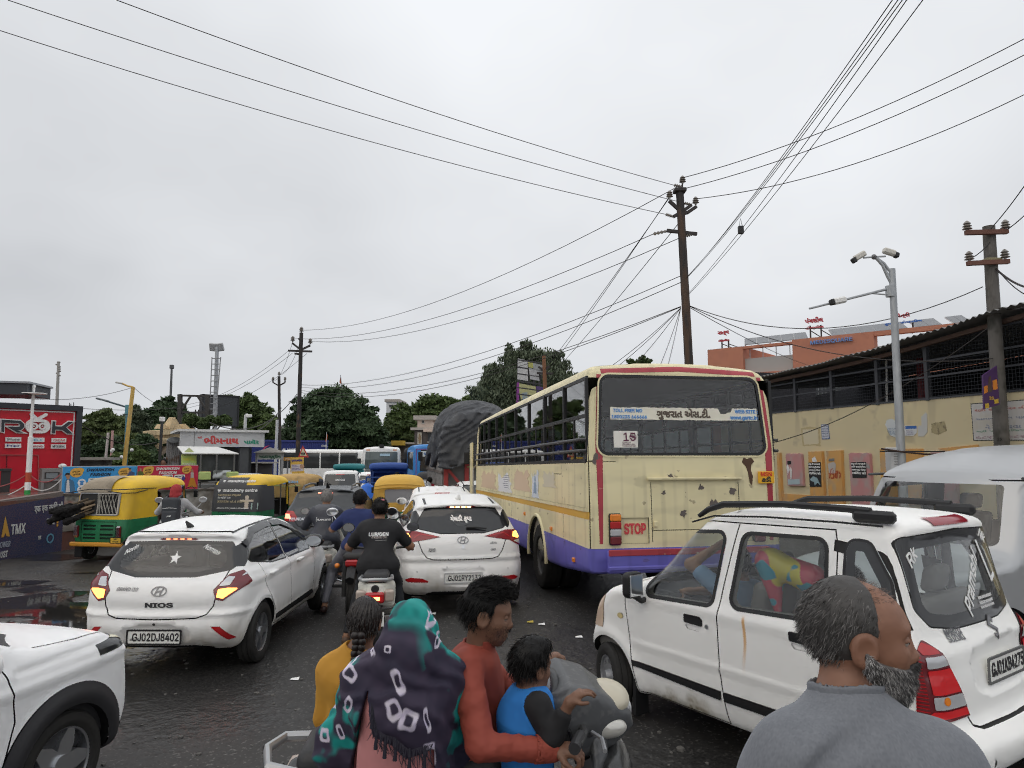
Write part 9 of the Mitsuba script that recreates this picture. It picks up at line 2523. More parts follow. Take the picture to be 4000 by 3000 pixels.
T.add('hood',nets(lambda x,y,z:smax(smax(ell(x,y,z,J['neck']+[-.075,0,-.02],(.09,.17,.10)),-ell(x,y,z,J['neck']+[-.02,0,.06],(.08,.11,.10)),.02),z-J['neck'][2]-.06,.02),J['neck']-.3,J['neck']+.3,.016),mat((.11,.115,.13),.6),smooth=True)
T.add('collar',nets(lambda x,y,z:np.abs(cone(x,y,z,J['neck']+[-.01,0,-.03],J['neck']+[.01,0,.04],.066,.06))-.005+10*np.maximum(0,np.abs(z-J['neck'][2])-.035),J['neck']-.12,J['neck']+.12,.012),mat((.55,.52,.54),.7),smooth=True)
on_back(T,J,flat(sbox(-.125,-.03,.125,.03)),1.16,0,WHITE,'label')
on_back(T,J,mv(flat(sbox(-.118,-.023,.118,.023)),0,0,.003),1.16,0,mat((.035,.037,.045),.6),'label_field')
on_back(T,J,mv(ctext('BLACKLISTED',.20,None,bold=2),0,-.010,.007),1.16,0,WHITE,'label_lettering')
M5=TR(-6.62,13.9,gz(14),yaw=98)
motorbike('black motorcycle of the backpack rider next to the left rickshaw',M5)
J=rider(.14,.80,(.48,.38,1.06),(.15,.22,.32),(.38,.2,.62))
T,J,R=simple_person('rider in a pale sweater with a red headscarf and dark backpack beside the left rickshaw',M5,J,cloth('m_pale_sweater',(.50,.50,.50),(.40,.40,.41)),cloth('m_pale_trousers',(.48,.47,.46),(.38,.37,.36)),headgear=True,h=.02)
T.add('headscarf',nets(lambda x,y,z:smin(ell(x,y,z,J['head']+[-.015,0,.03],(.13,.105,.125)),ell(x,y,z,J['head']+[-.07,0,-.08],(.09,.11,.09)),.06)+.014*(meshkit.noise(np.stack(np.broadcast_arrays(x*22,y*22,z*22),-1))-.5),J['head']-.26,J['head']+.22,.018),mat((.36,.035,.04),.85),smooth=True)
BP=Thing('backpack','dark grey backpack worn by the rider with the red headscarf','backpack',M5)
q=J['chest']+[-.22,0,-.06]
BP.add('bag',nets(lambda x,y,z:rbox(x,y,z+.15*(x-q[0]),q,(.095,.165,.25),.07),q-.35,q+.35,.022),mat((.045,.05,.058),.7),smooth=True)
BP.add('pocket',nets(lambda x,y,z:rbox(x,y,z,q+[-.09,0,-.11],(.03,.13,.11),.028),q-.35,q+.3,.018),mat((.052,.057,.066),.7),smooth=True)
BP.add('piping',tube([q+[-.105,.13,.05],q+[-.115,0,.06],q+[-.105,-.13,.05]],.005,5),WHITE)
BP.add('emblem',xf(flat(Polygon([(-.04,0),(-.02,.012),(.01,.012),(.035,.03),(.03,.012),(.045,0),(.02,-.002),(.012,-.015),(.0,-.003),(-.02,-.003),(-.03,-.015)])),frame(q+[-.126,0,-.10],[0,-1,0],[0,0,1])),WHITE)
for s in(1,-1):
 BP.add('strap',tube([q+[-.02,s*.11,.22],q+[.16,s*.13,.28],q+[.30,s*.14,.16]],.022,6),mat((.045,.05,.058),.7),smooth=True)
M6=TR(-6.05,22.3,gz(22),yaw=96)
scooter('dark scooter between the tan canvas rickshaw and the white van',M6,mat((.05,.05,.06),.3,coat=1))
T,J,R=simple_person('rider with a dark cap and long black scarf between tan rickshaw and white van',M6,rider(.1),cloth('m_white_blue',(.55,.56,.6),(.12,.16,.35),2),cloth('m_d2',(.05,.05,.06)),headgear=True,h=.026)
T.add('cap',nets(lambda x,y,z:ell(x,y,z,J['head']+[0,0,.04],(.115,.095,.09)),J['head']-.2,J['head']+.2,.022),mat((.04,.045,.06),.8),smooth=True)
T.add('scarf',nets(lambda x,y,z:smin(ell(x,y,z,J['head']+[-.02,0,-.04],(.115,.10,.10)),cone(x,y,z,J['head']+[-.10,0,-.1],J['head']+[-.17,-.02,-.45],.09,.08),.05),J['head']-.65,J['head']+.2,.026),mat((.015,.015,.017),.9),smooth=True)
M7=TR(-6.55,22.9,gz(22),yaw=100)
J=rider(.1)
J['er'],J['wr']=J['sr']+[.12,-.18,.02],J['sr']+[.2,-.08,.15]
scooter('grey scooter close to the tan rickshaw hood',M7,mat((.15,.15,.16),.3,coat=1),mirrors=False)
simple_person('person in a faded denim jacket raising one arm next to the tan rickshaw',M7,J,cloth('m_denim',(.10,.14,.20),(.16,.20,.26)),cloth('m_d3',(.06,.07,.09)),h=.026,skin=SKIND)
# people on foot, drivers
def standing(hand=.0,face=0):
 J=dict(pelvis=(0,0,.93),chest=(.01,0,1.28),neck=(.02,0,1.44),head=(.04,0,1.57),sl=(0,.18,1.38),sr=(0,-.18,1.38),el=(-.03,.24,1.10),er=(-.03,-.24,1.10),wl=(.08,.22,.88),wr=(.08+hand,-.22,.88+hand),hl=(0,.09,.92),hr=(0,-.09,.92),kl=(.02,.10,.50),kr=(.02,-.10,.50),al=(0,.11,.09),ar=(0,-.11,.09))
 return J
P=at(1116,1800,28.5)
simple_person('man in a pale mint shirt standing by the yellow advertising board',TR(P[0],28.5,gz(28.5)-.1,yaw=20),standing(),cloth('m_mint',(.42,.52,.42),(.34,.43,.35)),cloth('m_d4',(.08,.085,.10)),h=.03,skin=SKIND)
P=at(1681,1830,26.5)
simple_person('person in a red shirt walking beside the tarpaulin lorry',TR(P[0],26.5,gz(26.5)-.12,yaw=150),standing(.15),cloth('m_red_shirt',(.42,.03,.05),(.32,.02,.04)),cloth('m_d5',(.05,.06,.10)),h=.03,skin=SKIND)
J=rider(.05,.45,(.35,.2,.62),(.42,.15,.05),(.40,.16,.45))
P=at(1552,1815,26.8)
simple_person('man in a faded pink shirt sitting on the load of the blue cargo tempo',TR(P[0],26.75,gz(26.8)+.52,yaw=97),J,cloth('m_pinkish',(.50,.36,.31),(.42,.30,.27)),cloth('m_d6',(.08,.08,.09)),h=.028,skin=SKIND)
P=at(622,1812,21.6)
simple_person('man in a white shirt looking over the crimson banner',TR(P[0],21.9,at(622,1793,21.9)[2]-1.70,yaw=-80),standing(),cloth('m_white_shirt',(.62,.62,.62),(.52,.52,.53)),cloth('m_d7',(.06,.06,.07)),h=.03,skin=SKIND)
MD=TR(-8.55,14.75,gz(14.75),yaw=80)@TR(1.42,-.12,0)
J=rider(.16,.56,(.45,.22,.98),(.35,.15,.38),(.36,.18,.62))
simple_person('rickshaw driver in a brown shirt with his hand at his mouth',MD,{**J,'wr':np.array([.13,-.10,1.15]),'er':np.array([.16,-.26,.92])},cloth('m_brown_shirt',(.10,.075,.055),(.07,.05,.04)),cloth('m_d8',(.05,.05,.05)),h=.024,skin=SKIND,head_fwd=(.7,-.7,-.1))
def sitter(label,M,x,y,z,shirt,fwd=(1,0,-.05),**k):
 J=rider(-.10,0,(.42,.18,.36),(.75,.12,-.1),(.50,.14,.14))
 J={a:np.asarray(b,float)for a,b in J.items()}
 for a in('sl','sr','chest','neck','head'):
  J[a]=J[a]+[-.0,0,-.02]
 return simple_person(label,M@TR(x,y,z),{**J,**k.pop('J',{})},shirt,cloth('m_seat_trousers',(.05,.05,.07))if 'm_seat_trousers' not in scene else 'm_seat_trousers',h=.022,head_fwd=fwd,**k)
SKYS=cloth('m_sky_shirt',(.20,.33,.50),(.16,.27,.42))
sitter('passenger in light blue with one raised arm in the front of the tall white hatchback',WAGM,1.80,.30,.62,SKYS,(.9,-.4,-.3),J={'el':np.array([.18,.30,.66]),'wl':np.array([.05,.12,.80]),'er':np.array([.30,-.1,.40]),'wr':np.array([.32,.15,.42])},hair_long=True,sleeve=.72)
sitter('rear passenger in dull red inside the tall white hatchback',WAGM,.95,.30,.60,cloth('m_dull_red',(.22,.05,.04)),skin=SKIND)
MID=TR(-.65,9.67,0,yaw=100.5)
sitter('driver seen dimly through the rear window of the white hatchback beside the bus',MID,1.72,-.35,.56,cloth('m_dark_shirt',(.04,.04,.05)))
BL=Thing('balloon','colourful patterned rocket shaped balloon inside the tall white hatchback','balloon',WAGM)
cols=lambda p,n,uv:mix(mix((.55,.06,.10),(.60,.50,.05),smoothstep(.45,.5,noise(p.x*7,p.y*7,p.z*6))),(.04,.30,.40),smoothstep(.66,.7,noise(p.x*11+3,p.y*11,p.z*10)))
BL.add('balloon_skin',nets(lambda x,y,z:smin(cone(x,y,z,(1.38,.47,1.36),(1.30,.50,1.02),.10,.02),cone(x,y,z,(1.33,.44,1.34),(1.08,.44,1.28),.085,.10),.06),[.9,.25,.95],[1.6,.65,1.55],.018),pmat('m_balloon',cols,.25,coat=.6),smooth=True)
# foreground: family on a grey scooter, bearded rider
def nz(x,y,z,s,o=3,sd=0):
 return meshkit.fbm(np.stack(np.broadcast_arrays(x*s[0],y*s[1],z*s[2]),-1),o,sd)-.5
def unit(v):
 v=np.asarray(v,float)
 return v/np.linalg.norm(v)
def ribbon_folds(x,y,z,a,b,amp,freq,width=.12):
 e=b-a
 L=np.linalg.norm(e)
 t=((x-a[0])*e[0]+(y-a[1])*e[1]+(z-a[2])*e[2])/L/L
 w=nz(x,y,z,(7,7,7),2)*2.2
 return amp*np.sin(t*freq+w*3)*np.clip(1-np.abs(t-.5)*1.7,0,1)
def face_bits(T,c,R,s=1.0,brow=(.012,.010,.009),lid=.5,skin=SKIN,bk=None):
 L=lambda p:np.asarray(c)+R@(np.asarray(p,float)*s)
 for k in(1,-1):
  e=T.add('eye',mv(trimesh.creation.icosphere(2,.0125*s),*L((.078,k*.032,.011))),EYEW,smooth=True)
  T.add('iris',mv(trimesh.creation.icosphere(2,.0070*s),*L((.0850,k*.0325,.0105))),mat((.025,.014,.010),.1,coat=1),smooth=True,up=e)
  T.add('eyelid',nets(lambda x,y,z:(lambda X,Y,Z:smax(ell(X,Y,Z,(.0775,k*.032,.0115),(.0148,.0158,.0145)),-(Z-.0115-.004+lid*.010),.002))(*[q/s for q in to_local(x,y,z,c,R)])*s,L((.078,k*.032,.011))-.03,L((.078,k*.032,.011))+.03,.0035),skin,smooth=True,up=e)
  pts=[L((.088-.010*t*t*2,k*(.014+.034*t),.035+.010*math.sin(t*2.6)-.004))for t in np.linspace(0,1,8)]
  T.add('eyebrow',tube(pts,[.0035*s,.006*s,.0065*s,.0065*s,.006*s,.005*s,.004*s,.002*s],6),mat(brow,.7),smooth=True)
FP=lambda u,v,Y:at(u,v,Y)
# the grey scooter
M1=TR(-.34,3.22,0,yaw=2,roll=5)@np.diag([1.06,1.06,1.06,1])
GREYS=pmat('m_scooter_grey',lambda p,n,uv:mix((.070,.073,.078),(.12,.12,.12),smoothstep(.55,.75,fbm(p.x*30,p.y*30,p.z*30))*.6),.38,coat=.5)
T,A1=scooter('worn grey scooter carrying a family, its console facing left',M1,GREYS,mirrors=False,detail=True,steer=6)
F=lambda n,m,b,**k:T.add(n,xf(m,A1),b,**k)
Rc=head_basis((-.93,0,.36))
F('instrument_bezel',nets(lambda x,y,z:(lambda X,Y,Z:smax(np.abs(np.sqrt((Y/1.45)**2+Z*Z)-.072)-.012,np.abs(X)-.014,.008))(*to_local(x,y,z,(.452,0,1.062),Rc)),[.3,-.2,.9],[.65,.2,1.25],.006),mat((.05,.052,.055),.4),smooth=True)
F('instrument_lens',nets(lambda x,y,z:(lambda X,Y,Z:ell(X,Y,Z,(0,0,0),(.022,.100,.068)))(*to_local(x,y,z,(.450,0,1.060),Rc)),[.3,-.2,.95],[.65,.2,1.25],.008),mat((.42,.43,.42),.22,coat=1.0),smooth=True)
for s in(1,-1):
 F('front_indicator',nets(lambda x,y,z:ell(x,y,z,(.665,s*.118,.955),(.085,.045,.040)),[.5,s*.145-.1,.9],[.8,s*.145+.1,1.07],.009),mat((.55,.54,.50),.1,.3,coat=1),smooth=True)
F('visor',nets(lambda x,y,z:smax(ell(x,y,z,(.70,0,1.025),(.09,.12,.055)),-(x-.66),.01),[.5,-.2,.9],[.8,.2,1.15],.010),mat((.50,.46,.36),.35,coat=.6),smooth=True)
F('lower_apron',nets(lambda x,y,z:smax(smax(np.abs(x-.76-(.72-z)*.30+1.1*y*y)-.05,np.abs(y)-.10-.17*np.clip((z-.35)/.5,0,1),.06),np.abs(z-.63)-.26,.08),[.5,-.4,.3],[1.1,.4,.95],.013),mat((.020,.021,.022),.22,coat=.8),smooth=True)
F('switch_hole',mv(xf(lathe([(.001,.004),(.014,.004),(.014,-.01)],16,'y'),np.diag([1,-1,1,1.0])),.585,-.178,.965),INK)
F('cable_bunch',cat(*[tube([(.50,-.22+.01*i,1.0),(.53,-.20,.90-.01*i),(.58,-.12,.84),(.62,-.03,.80)],.007,5)for i in range(4)]),INK,kind='stuff')
k=F('key',bbox(.50,-.13,.93,.03,.008,.03,.003),STEEL)
F('key_charm',tube([(.49,-.15,.93),(.485,-.17,.89),(.49,-.175,.82),(.49,-.17,.79)],[.006,.010,.013,.010],7),mat((.50,.30,.18),.6),smooth=True)
# the man in the rust shirt
def upper_body(J,R,hs,hl,hr,h,lo,hi,s=1.0,detail=True,shw=.062,arm_r=(.050,.041,.040,.027),torso=(.125,.135),belly=.0):
 def tor(x,y,z,g=0.0):
  d=cone(x,y,z,J['pelvis'],J['chest'],torso[0]+g,torso[1]+g)
  d=smin(d,cone(x,y,z,J['sl']*.88+J['sr']*.12,J['sr']*.88+J['sl']*.12,shw+g,shw+g),.09)
  return smin(d,cone(x,y,z,J['chest'],J['neck']*.8+J['chest']*.2,.10+g,.06+g),.07)
 def arm(x,y,z,k,g=0.0,frac=1.0):
  a,e,w=J['s'+k],J['e'+k],J['w'+k]
  if frac<.6:
   return cone(x,y,z,a,a+(e-a)*frac*1.6,arm_r[0]+g,arm_r[1]+g+.006)
  w2=e+(w-e)*(frac if frac<=1 else 1)
  return smin(cone(x,y,z,a,e,arm_r[0]+g,arm_r[1]+g),cone(x,y,z,e,w2,arm_r[2]+g,arm_r[3]+g),.025)
 def body(x,y,z):
  d=tor(x,y,z)
  for k in 'lr':
   d=smin(d,arm(x,y,z,k),.04)
   hd=hl if k=='l' else hr
   if hd is not None:
    d=smin(d,hand_f(x,y,z,J['w'+k],*hd),.015)
  d=smin(d,cone(x,y,z,J['neck']-[0,0,.04],J['head']+R@np.array([-.02,0,-.045])*hs,.060*hs,.054*hs),.03)
  X,Y,Z=(q/hs for q in to_local(x,y,z,J['head'],R))
  return smin(d,head_f(X,Y,Z,detail)*hs,.02)
 return tor,arm,body
def V3(**k):
 return{a:np.asarray(b,float)for a,b in k.items()}
J=V3(head=FP(1903,2404,3.12),neck=FP(1868,2545,3.14),chest=FP(1830,2700,3.17),pelvis=FP(1800,3120,3.17),sr=FP(1812,2612,2.99),er=FP(1880,2915,2.82),wr=FP(2165,2930,2.86),sl=FP(1885,2600,3.34),el=FP(1985,2700,3.45),wl=FP(2122,2595,3.52))
R=head_basis((1,-.10,-.16))
RUST=cloth('m_rust_shirt',(.30,.058,.036),(.24,.044,.028),1.0,.75,.3)
T=Thing('person','young man in a rust red shirt steering the grey scooter, looking down to the right','person')
tor,arm,body=upper_body(J,R,1.0,((.45,.15,.25),(.5,0,-1),1.25,1.0,1),((.75,-.22,.10),(.15,.1,-1),1.15,1.04,-1),.007,None,None)
lo,hi=np.array([-.75,2.5,.75]),np.array([.55,3.8,1.75])
T.add('body',nets(body,lo,hi,.0065),SKIND,smooth=True)
def shirt(x,y,z):
 d=tor(x,y,z,.018)
 for k in 'rl':
  a=arm(x,y,z,k,.014,.97)+ribbon_folds(x,y,z,J['s'+k],J['e'+k],.0022,22)+ribbon_folds(x,y,z,J['e'+k],J['w'+k],.0022,34)+.016*nz(x,y,z,(13,13,20),3)
  d=smin(d,a,.03)
 d=d+.022*nz(x,y,z,(7,7,4))+.012*nz(x,y,z,(18,18,9),2)
 nk=cone(x,y,z,J['neck']+[0,0,-.02],J['neck']+[.02,0,.25],.062,.066)
 return smax(d,-nk,.006)
T.add('shirt',nets(shirt,lo,hi,.0075),RUST,smooth=True)
ax=unit(J['head']-J['neck']+[-.02,0,.1])
T.add('collar',nets(lambda x,y,z:(lambda t,r:smax(np.abs(r-.066-.25*np.clip(-t+.03,0,.1))-.0045,np.abs(t-.012)-.034-.02*((x-J['neck'][0])>.02),.004))((x-J['neck'][0])*ax[0]+(y-J['neck'][1])*ax[1]+(z-J['neck'][2])*ax[2],np.sqrt(np.maximum((x-J['neck'][0])**2+(y-J['neck'][1])**2+(z-J['neck'][2])**2-((x-J['neck'][0])*ax[0]+(y-J['neck'][1])*ax[1]+(z-J['neck'][2])*ax[2])**2,0))),J['neck']-.15,J['neck']+.15,.006),RUST,smooth=True)
for k in 'r':
 e,w=J['e'+k],J['w'+k]
 u=unit(w-e)
 T.add('cuff',nets(lambda x,y,z:np.abs(cone(x,y,z,w-u*.075,w-u*.008,.050,.043))-.003+6*np.maximum(0,np.abs((x-w[0])*u[0]+(y-w[1])*u[1]+(z-w[2])*u[2]+.042)-.036),w-.15,w+.1,.006),RUST,smooth=True)
T.add('trousers',nets(lambda x,y,z:smin(cone(x,y,z,J['pelvis'],J['pelvis']+[.0,-.06,-.05],.15,.15),cone(x,y,z,J['pelvis']+[.05,-.13,-.05],J['pelvis']+[.45,-.2,-.02],.10,.075),.05),J['pelvis']-.3,J['pelvis']+[.7,.3,.3],.02),cloth('m_fg_trousers',(.06,.06,.075)),smooth=True)
face_bits(T,J['head'],R,1.0,lid=.75,skin=SKIND)
def hair_short(x,y,z,J=J,R=R,s=1.0,fade=.0):
 X,Y,Z=(q/s for q in to_local(x,y,z,J['head'],R))
 d=smin(ell(X,Y,Z,(-.012,0,.046),(.106,.085,.106)),ell(X,Y,Z,(.030,0,.112),(.066,.062,.044)),.03)+.010*nz(X,Y,Z,(40,40,30),3)
 d=smax(d,X-.056-np.clip(Z-.078,-.02,.1)*1.1,.012)
 low=-.062+np.clip(X+.045,0,.2)*1.15
 d=smax(d,low-Z,.012)
 ear=ell(X,np.abs(Y),Z,(-.004,.085,-.004),(.030,.03,.034))
 return smax(d,-ear,.006)*s
hm=nets(hair_short,J['head']-.18,J['head']+.18,.006)
k=T.add('hair',hm,HAIR,smooth=True)
P,N=surface_points(hm,5200,5)
T.add('hair_strands',strands(P,N*.30,.036,.0012,.5,.16,2,np.where(((P-J['head'])@R[:,2]>.07)[:,None],R[:,0]*.75+[0,0,.35],-R[:,2]*.9-R[:,0]*.35)),HAIR,up=k,kind='stuff')
bz=lambda x,y,z:(lambda X,Y,Z:smax(smax(head_f(X,Y,Z)-.0028-.001*nz(X,Y,Z,(160,160,160),1),smax(Z+.030+.35*np.clip(.03-X,-.03,.1),-(X-.012)-.0,.01),.006),-(ell(X,Y,Z,(.088,0,-.063),(.02,.024,.011))),.003))(*to_local(x,y,z,J['head'],R))
bm=nets(bz,J['head']-.18,J['head']+.18,.006)
P,N=surface_points(bm,1500,6)
T.add('short_beard',strands(P,N,.006,.0007,.3,.6,3,[0,0,-.6]),HAIR,kind='stuff')
P,N=surface_points(nets(lambda x,y,z:(lambda X,Y,Z:smax(head_f(X,Y,Z)-.002,ell(X,Y,Z,(.096,0,-.043),(.03,.032,.008)),.003))(*to_local(x,y,z,J['head'],R)),J['head']-.18,J['head']+.18,.005),500,7)
T.add('moustache',strands(P,N,.007,.0008,.3,.4,3,[0,0,-.8]),HAIR,kind='stuff')
# the boy in the blue vest
J=V3(head=FP(2076,2612,2.98),neck=FP(2068,2720,2.99),chest=FP(2062,2800,3.0),pelvis=FP(2060,3060,3.0),sr=FP(2105,2755,2.90),er=FP(2158,2880,2.86),wr=FP(2225,2745,2.84),sl=FP(2020,2750,3.10),el=FP(2080,2800,3.18),wl=FP(2190,2690,3.2))
R=head_basis((.80,.60,-.10))
T=Thing('person','small boy in a bright blue vest standing between the man and the handlebar','person')
tor,arm,body=upper_body(J,R,.80,((.5,.1,.5),(.5,0,-1),.9,.72,1),((.55,.05,.45),(.4,.1,-1),.55,.74,-1),.007,None,None,shw=.043,arm_r=(.036,.031,.029,.021),torso=(.095,.092),detail=True)
lo,hi=J['pelvis']-[.3,.3,.1],np.array([.45,3.4,1.6])
T.add('body',nets(body,lo,hi,.0065),SKIND,smooth=True)
T.add('vest',nets(lambda x,y,z:smax(tor(x,y,z,.014)+.016*nz(x,y,z,(9,9,5)),-smin(cone(x,y,z,J['sr']+[0,-.02,0],J['er'],.058,.05),cone(x,y,z,J['sl']+[0,.02,0],J['el'],.058,.05),.001),.004),lo,hi,.007),cloth('m_blue_vest',(.025,.20,.56),(.018,.15,.46)),smooth=True)
T.add('undershirt',nets(lambda x,y,z:smax(smin(smin(arm(x,y,z,'r',.012,.62)+.008*nz(x,y,z,(20,20,20),2),arm(x,y,z,'l',.012,.62),.01),tor(x,y,z,.007),.02),-(cone(x,y,z,J['neck'],J['neck']+[0,0,.2],.045,.05)),.004),lo,hi,.007),cloth('m_black_under',(.014,.014,.016)),smooth=True)
face_bits(T,J['head'],R,.80,skin=SKIND)
hm=nets(lambda x,y,z:hair_short(x,y,z,J,R,.83),J['head']-.16,J['head']+.16,.006)
k=T.add('hair',hm,HAIR,smooth=True)
P,N=surface_points(hm,4200,15)
T.add('hair_strands',strands(P,N*.35,.034,.0011,.3,.25,12,-R[:,2]*.9+R[:,1]*.3),HAIR,up=k,kind='stuff')
# the woman under a tie-dyed scarf
J=V3(head=FP(1612,2490,2.92),neck=FP(1596,2595,2.88),chest=FP(1580,2760,2.86),pelvis=FP(1560,3120,2.90),sl=FP(1452,2640,2.90),sr=FP(1722,2640,2.92),el=FP(1340,2920,2.95),wl=FP(1420,3060,3.15),er=FP(1760,2930,2.98),wr=FP(1690,3060,3.2))
R=head_basis((.35,.92,-.12))
tor,arm,body=upper_body(J,R,1.0,None,None,.008,None,None,shw=.066,arm_r=(.058,.05,.046,.03),torso=(.165,.145),detail=False)
lo,hi=np.array([-1.0,2.4,.72]),np.array([-.10,3.5,1.72])
T=Thing('person','woman seen from behind under a teal and black tie-dyed scarf on the grey scooter','person')
T.add('body',nets(body,lo,hi,.012),SKIND,smooth=True)
T.add('tunic',nets(lambda x,y,z:smin(tor(x,y,z,.014),smin(arm(x,y,z,'l',.012,.9),arm(x,y,z,'r',.012,.9),.02),.04)+.02*nz(x,y,z,(8,8,3)),lo,hi,.009),cloth('m_pink_tunic',(.52,.22,.22),(.42,.17,.17)),smooth=True)
h_=J['head']
rings=[(1672,2440,13,30,0),(1560,2650,16,40,25),(1545,2755,26,34,35),(1605,2790,26,34,-25),(1245,2810,22,20,0),(1232,2925,20,24,10),(1348,2650,30,20,-30),(1345,2770,14,30,-30),(1680,2940,20,44,0),(1672,2790,8,40,10),(1430,2560,24,16,-40),(1300,2905,10,26,20),(1700,2530,8,20,0),(1515,2535,14,12,0)]
RG=[]
for(u,v,a,b,an)in rings:
 q=FP(u,v,2.74)
 RG.append((q[0],q[2],a/FPX*2.74,b/FPX*2.74,math.radians(an)))
def scarf_col(p,n,uv):
 dx,dz=(noise(p.x*26,p.y*26,p.z*26)-.5)*.016,(noise(p.x*26+9,p.y*26,p.z*26)-.5)*.016
 x,z=p.x+dx,p.z+dz
 a=fbm(p.x*11+2,p.y*9,p.z*8,3)+.18*(noise(p.x*3.1+1,p.y*2,p.z*3.3)-.5)
 mid=smoothstep(.19,.10,dr.abs(p.x+.45+.25*(p.z-1.25)))*smoothstep(1.50,1.42,p.z)
 dark=dr.clip(smoothstep(.42,.54,a)+mid*1.2,0,1)
 teal=mix((.0,.185,.175),(.01,.30,.27),noise(p.x*40,p.y*40,p.z*12))
 blk=mix((.016,.014,.034),(.040,.028,.055),noise(p.x*24,p.y*24,p.z*24))
 c=mix(teal,blk,dark)
 w=mi.Float(0)
 for(cx,cz,ra,rb,an)in RG:
  ca,sa=math.cos(an),math.sin(an)
  X,Z=((x-cx)*ca+(z-cz)*sa)/ra,(-(x-cx)*sa+(z-cz)*ca)/rb
  r=dr.power(X*X*X*X+Z*Z*Z*Z,.25)
  w=dr.maximum(w,smoothstep(.42,.14,dr.abs(r-.85)))
 return mix(c,mix((.62,.58,.64),(.45,.40,.55),noise(p.x*60,p.y*60,p.z*60)),w*smoothstep(-.35,.05,-n.y+.1))
pmat('m_scarf',scarf_col,.8,bump=lambda p,n,uv:noise(p.x*300,p.y*300,p.z*300),bscale=.0005,eps=.001,sheen=.4)
left=[(FP(u,v,2.78)[0],FP(u,v,2.78)[2])for u,v in((1700,2380),(1560,2300),(1480,2480),(1440,2560),(1290,2660),(1190,2900),(1160,3120),(1330,3120),(1400,2830),(1440,2690),(1450,2760),(1470,2850),(1540,2880),(1600,2930),(1700,2900),(1700,3120),(1880,3120),(1850,2760),(1800,2580),(1740,2440))]
def scarf(x,y,z):
 X,Y,Z=to_local(x,y,z,h_,R)
 cap=ell(X,Y,Z,(-.020,0,.022),(.128,.102,.128))
 cap=smax(cap,X-.07-.0*Z,.02)
 nk=cone(x,y,z,h_+[-.01,-.05,-.10],J['chest']+[.01,-.02,.20],.098,.13)
 d=smin(cap,nk,.06)
 sho=smin(tor(x,y,z,.040),smin(arm(x,y,z,'l',.050,1),arm(x,y,z,'r',.040,1),.05),.06)
 fold=.016*np.sin((x*24+6*nz(x,y,z,(5,5,3),2)+(z-1.2)*5))*np.clip(1.42-z,0,.3)*3+.018*nz(x,y,z,(12,12,4),3)
 d=smin(d,sho,.06)+fold+.010*np.sin((X*.6+Z*.9)*70+8*nz(x,y,z,(9,9,9),2))*np.clip((1.64-z)*5,.25,1)*.55
 return smax(d,polysdf(x,z,left)*.9,.012)
sm=nets(scarf,lo-[.1,.1,0],hi+[.1,0,.1],.0085)
k=T.add('scarf',sm,'m_scarf',smooth=True)
edge=[(1452,2745),(1462,2800),(1475,2850),(1500,2868),(1540,2880),(1570,2905),(1600,2930),(1640,2918),(1690,2905)]
fr_=[]
rg=np.random.default_rng(4)
for a,b in zip(edge[:-1],edge[1:]):
 for t in np.linspace(0,1,9):
  p=FP(a[0]+(b[0]-a[0])*t,a[1]+(b[1]-a[1])*t,2.66)
  L=.035+.05*rg.random()
  fr_.append(tube([p,p+[rg.normal()*.006,-.006,-L*.5],p+[rg.normal()*.012,0,-L]],[.0022,.0018,.001],4))
T.add('scarf_fringe',cat(*fr_),mat((.02,.018,.03),.8),up=k,kind='stuff')
for u,v in((1470,2870),(1505,2905),(1545,2915),(1600,2955),(1660,2945),(1455,2790)):
 p=FP(u,v,2.655)
 T.add('tassel',tube([p+[0,0,.03],p,p-[0,0,.012],p-[.002,0,.05]],[.002,.007,.005,.008],6),mat((.015,.014,.025),.8),up=k)
 # the girl with a plait
J=V3(head=FP(1428,2432,3.42),neck=FP(1405,2535,3.40),chest=FP(1375,2650,3.40),pelvis=FP(1390,3000,3.42),sl=FP(1290,2620,3.42),sr=FP(1470,2620,3.42),el=FP(1270,2800,3.45),wl=FP(1330,2900,3.6),er=FP(1490,2800,3.45),wr=FP(1440,2900,3.6))
R=head_basis((.12,1,-.12))
tor,arm,body=upper_body(J,R,.86,None,None,.008,None,None,shw=.05,arm_r=(.045,.038,.034,.024),torso=(.10,.10),detail=False)
lo,hi=np.array([-1.15,3.1,.85]),np.array([-.45,3.85,1.75])
T=Thing('person','girl in a mustard top with a dark plait, seen from behind beside the woman','person')
T.add('body',nets(body,lo,hi,.0085),SKIND,smooth=True)
T.add('blouse',nets(lambda x,y,z:smax(smin(tor(x,y,z,.016),smin(arm(x,y,z,'l',.014,.9),arm(x,y,z,'r',.014,.9),.02),.04)+.022*nz(x,y,z,(9,9,6)),-cone(x,y,z,J['neck']+[0,0,.0],J['neck']+[.01,0,.2],.062,.07),.006),lo,hi,.008),cloth('m_mustard',(.52,.27,.035),(.42,.20,.022)),smooth=True)
c_=J['head']
def girl_hair(x,y,z):
 X,Y,Z=(q/.88 for q in to_local(x,y,z,c_,R))
 d=ell(X,Y,Z,(-.014,0,.026),(.108,.088,.112))+.004*np.sin(np.arctan2(Y,-X+.02)*34+12*nz(X,Y,Z,(8,8,8),1))
 d=smax(smax(d,X-.05,.02),-(Z+.070-np.clip(X,-.1,.2)*.4),.012)
 return smax(d,-ell(X,np.abs(Y),Z,(-.0,.086,-.010),(.03,.03,.036)),.006)*.88
hm=nets(girl_hair,c_-.16,c_+.16,.006)
k=T.add('hair',hm,mat((.014,.010,.009),.35),smooth=True)
P,N=surface_points(hm,2200,21)
T.add('hair_strands',strands(P,N*.15,.022,.0010,.3,.10,9,-R[:,2]*.8-R[:,0]*.3),mat((.014,.010,.009),.35),up=k,kind='stuff')
b0=c_+R@np.array([-.090,0,-.045])
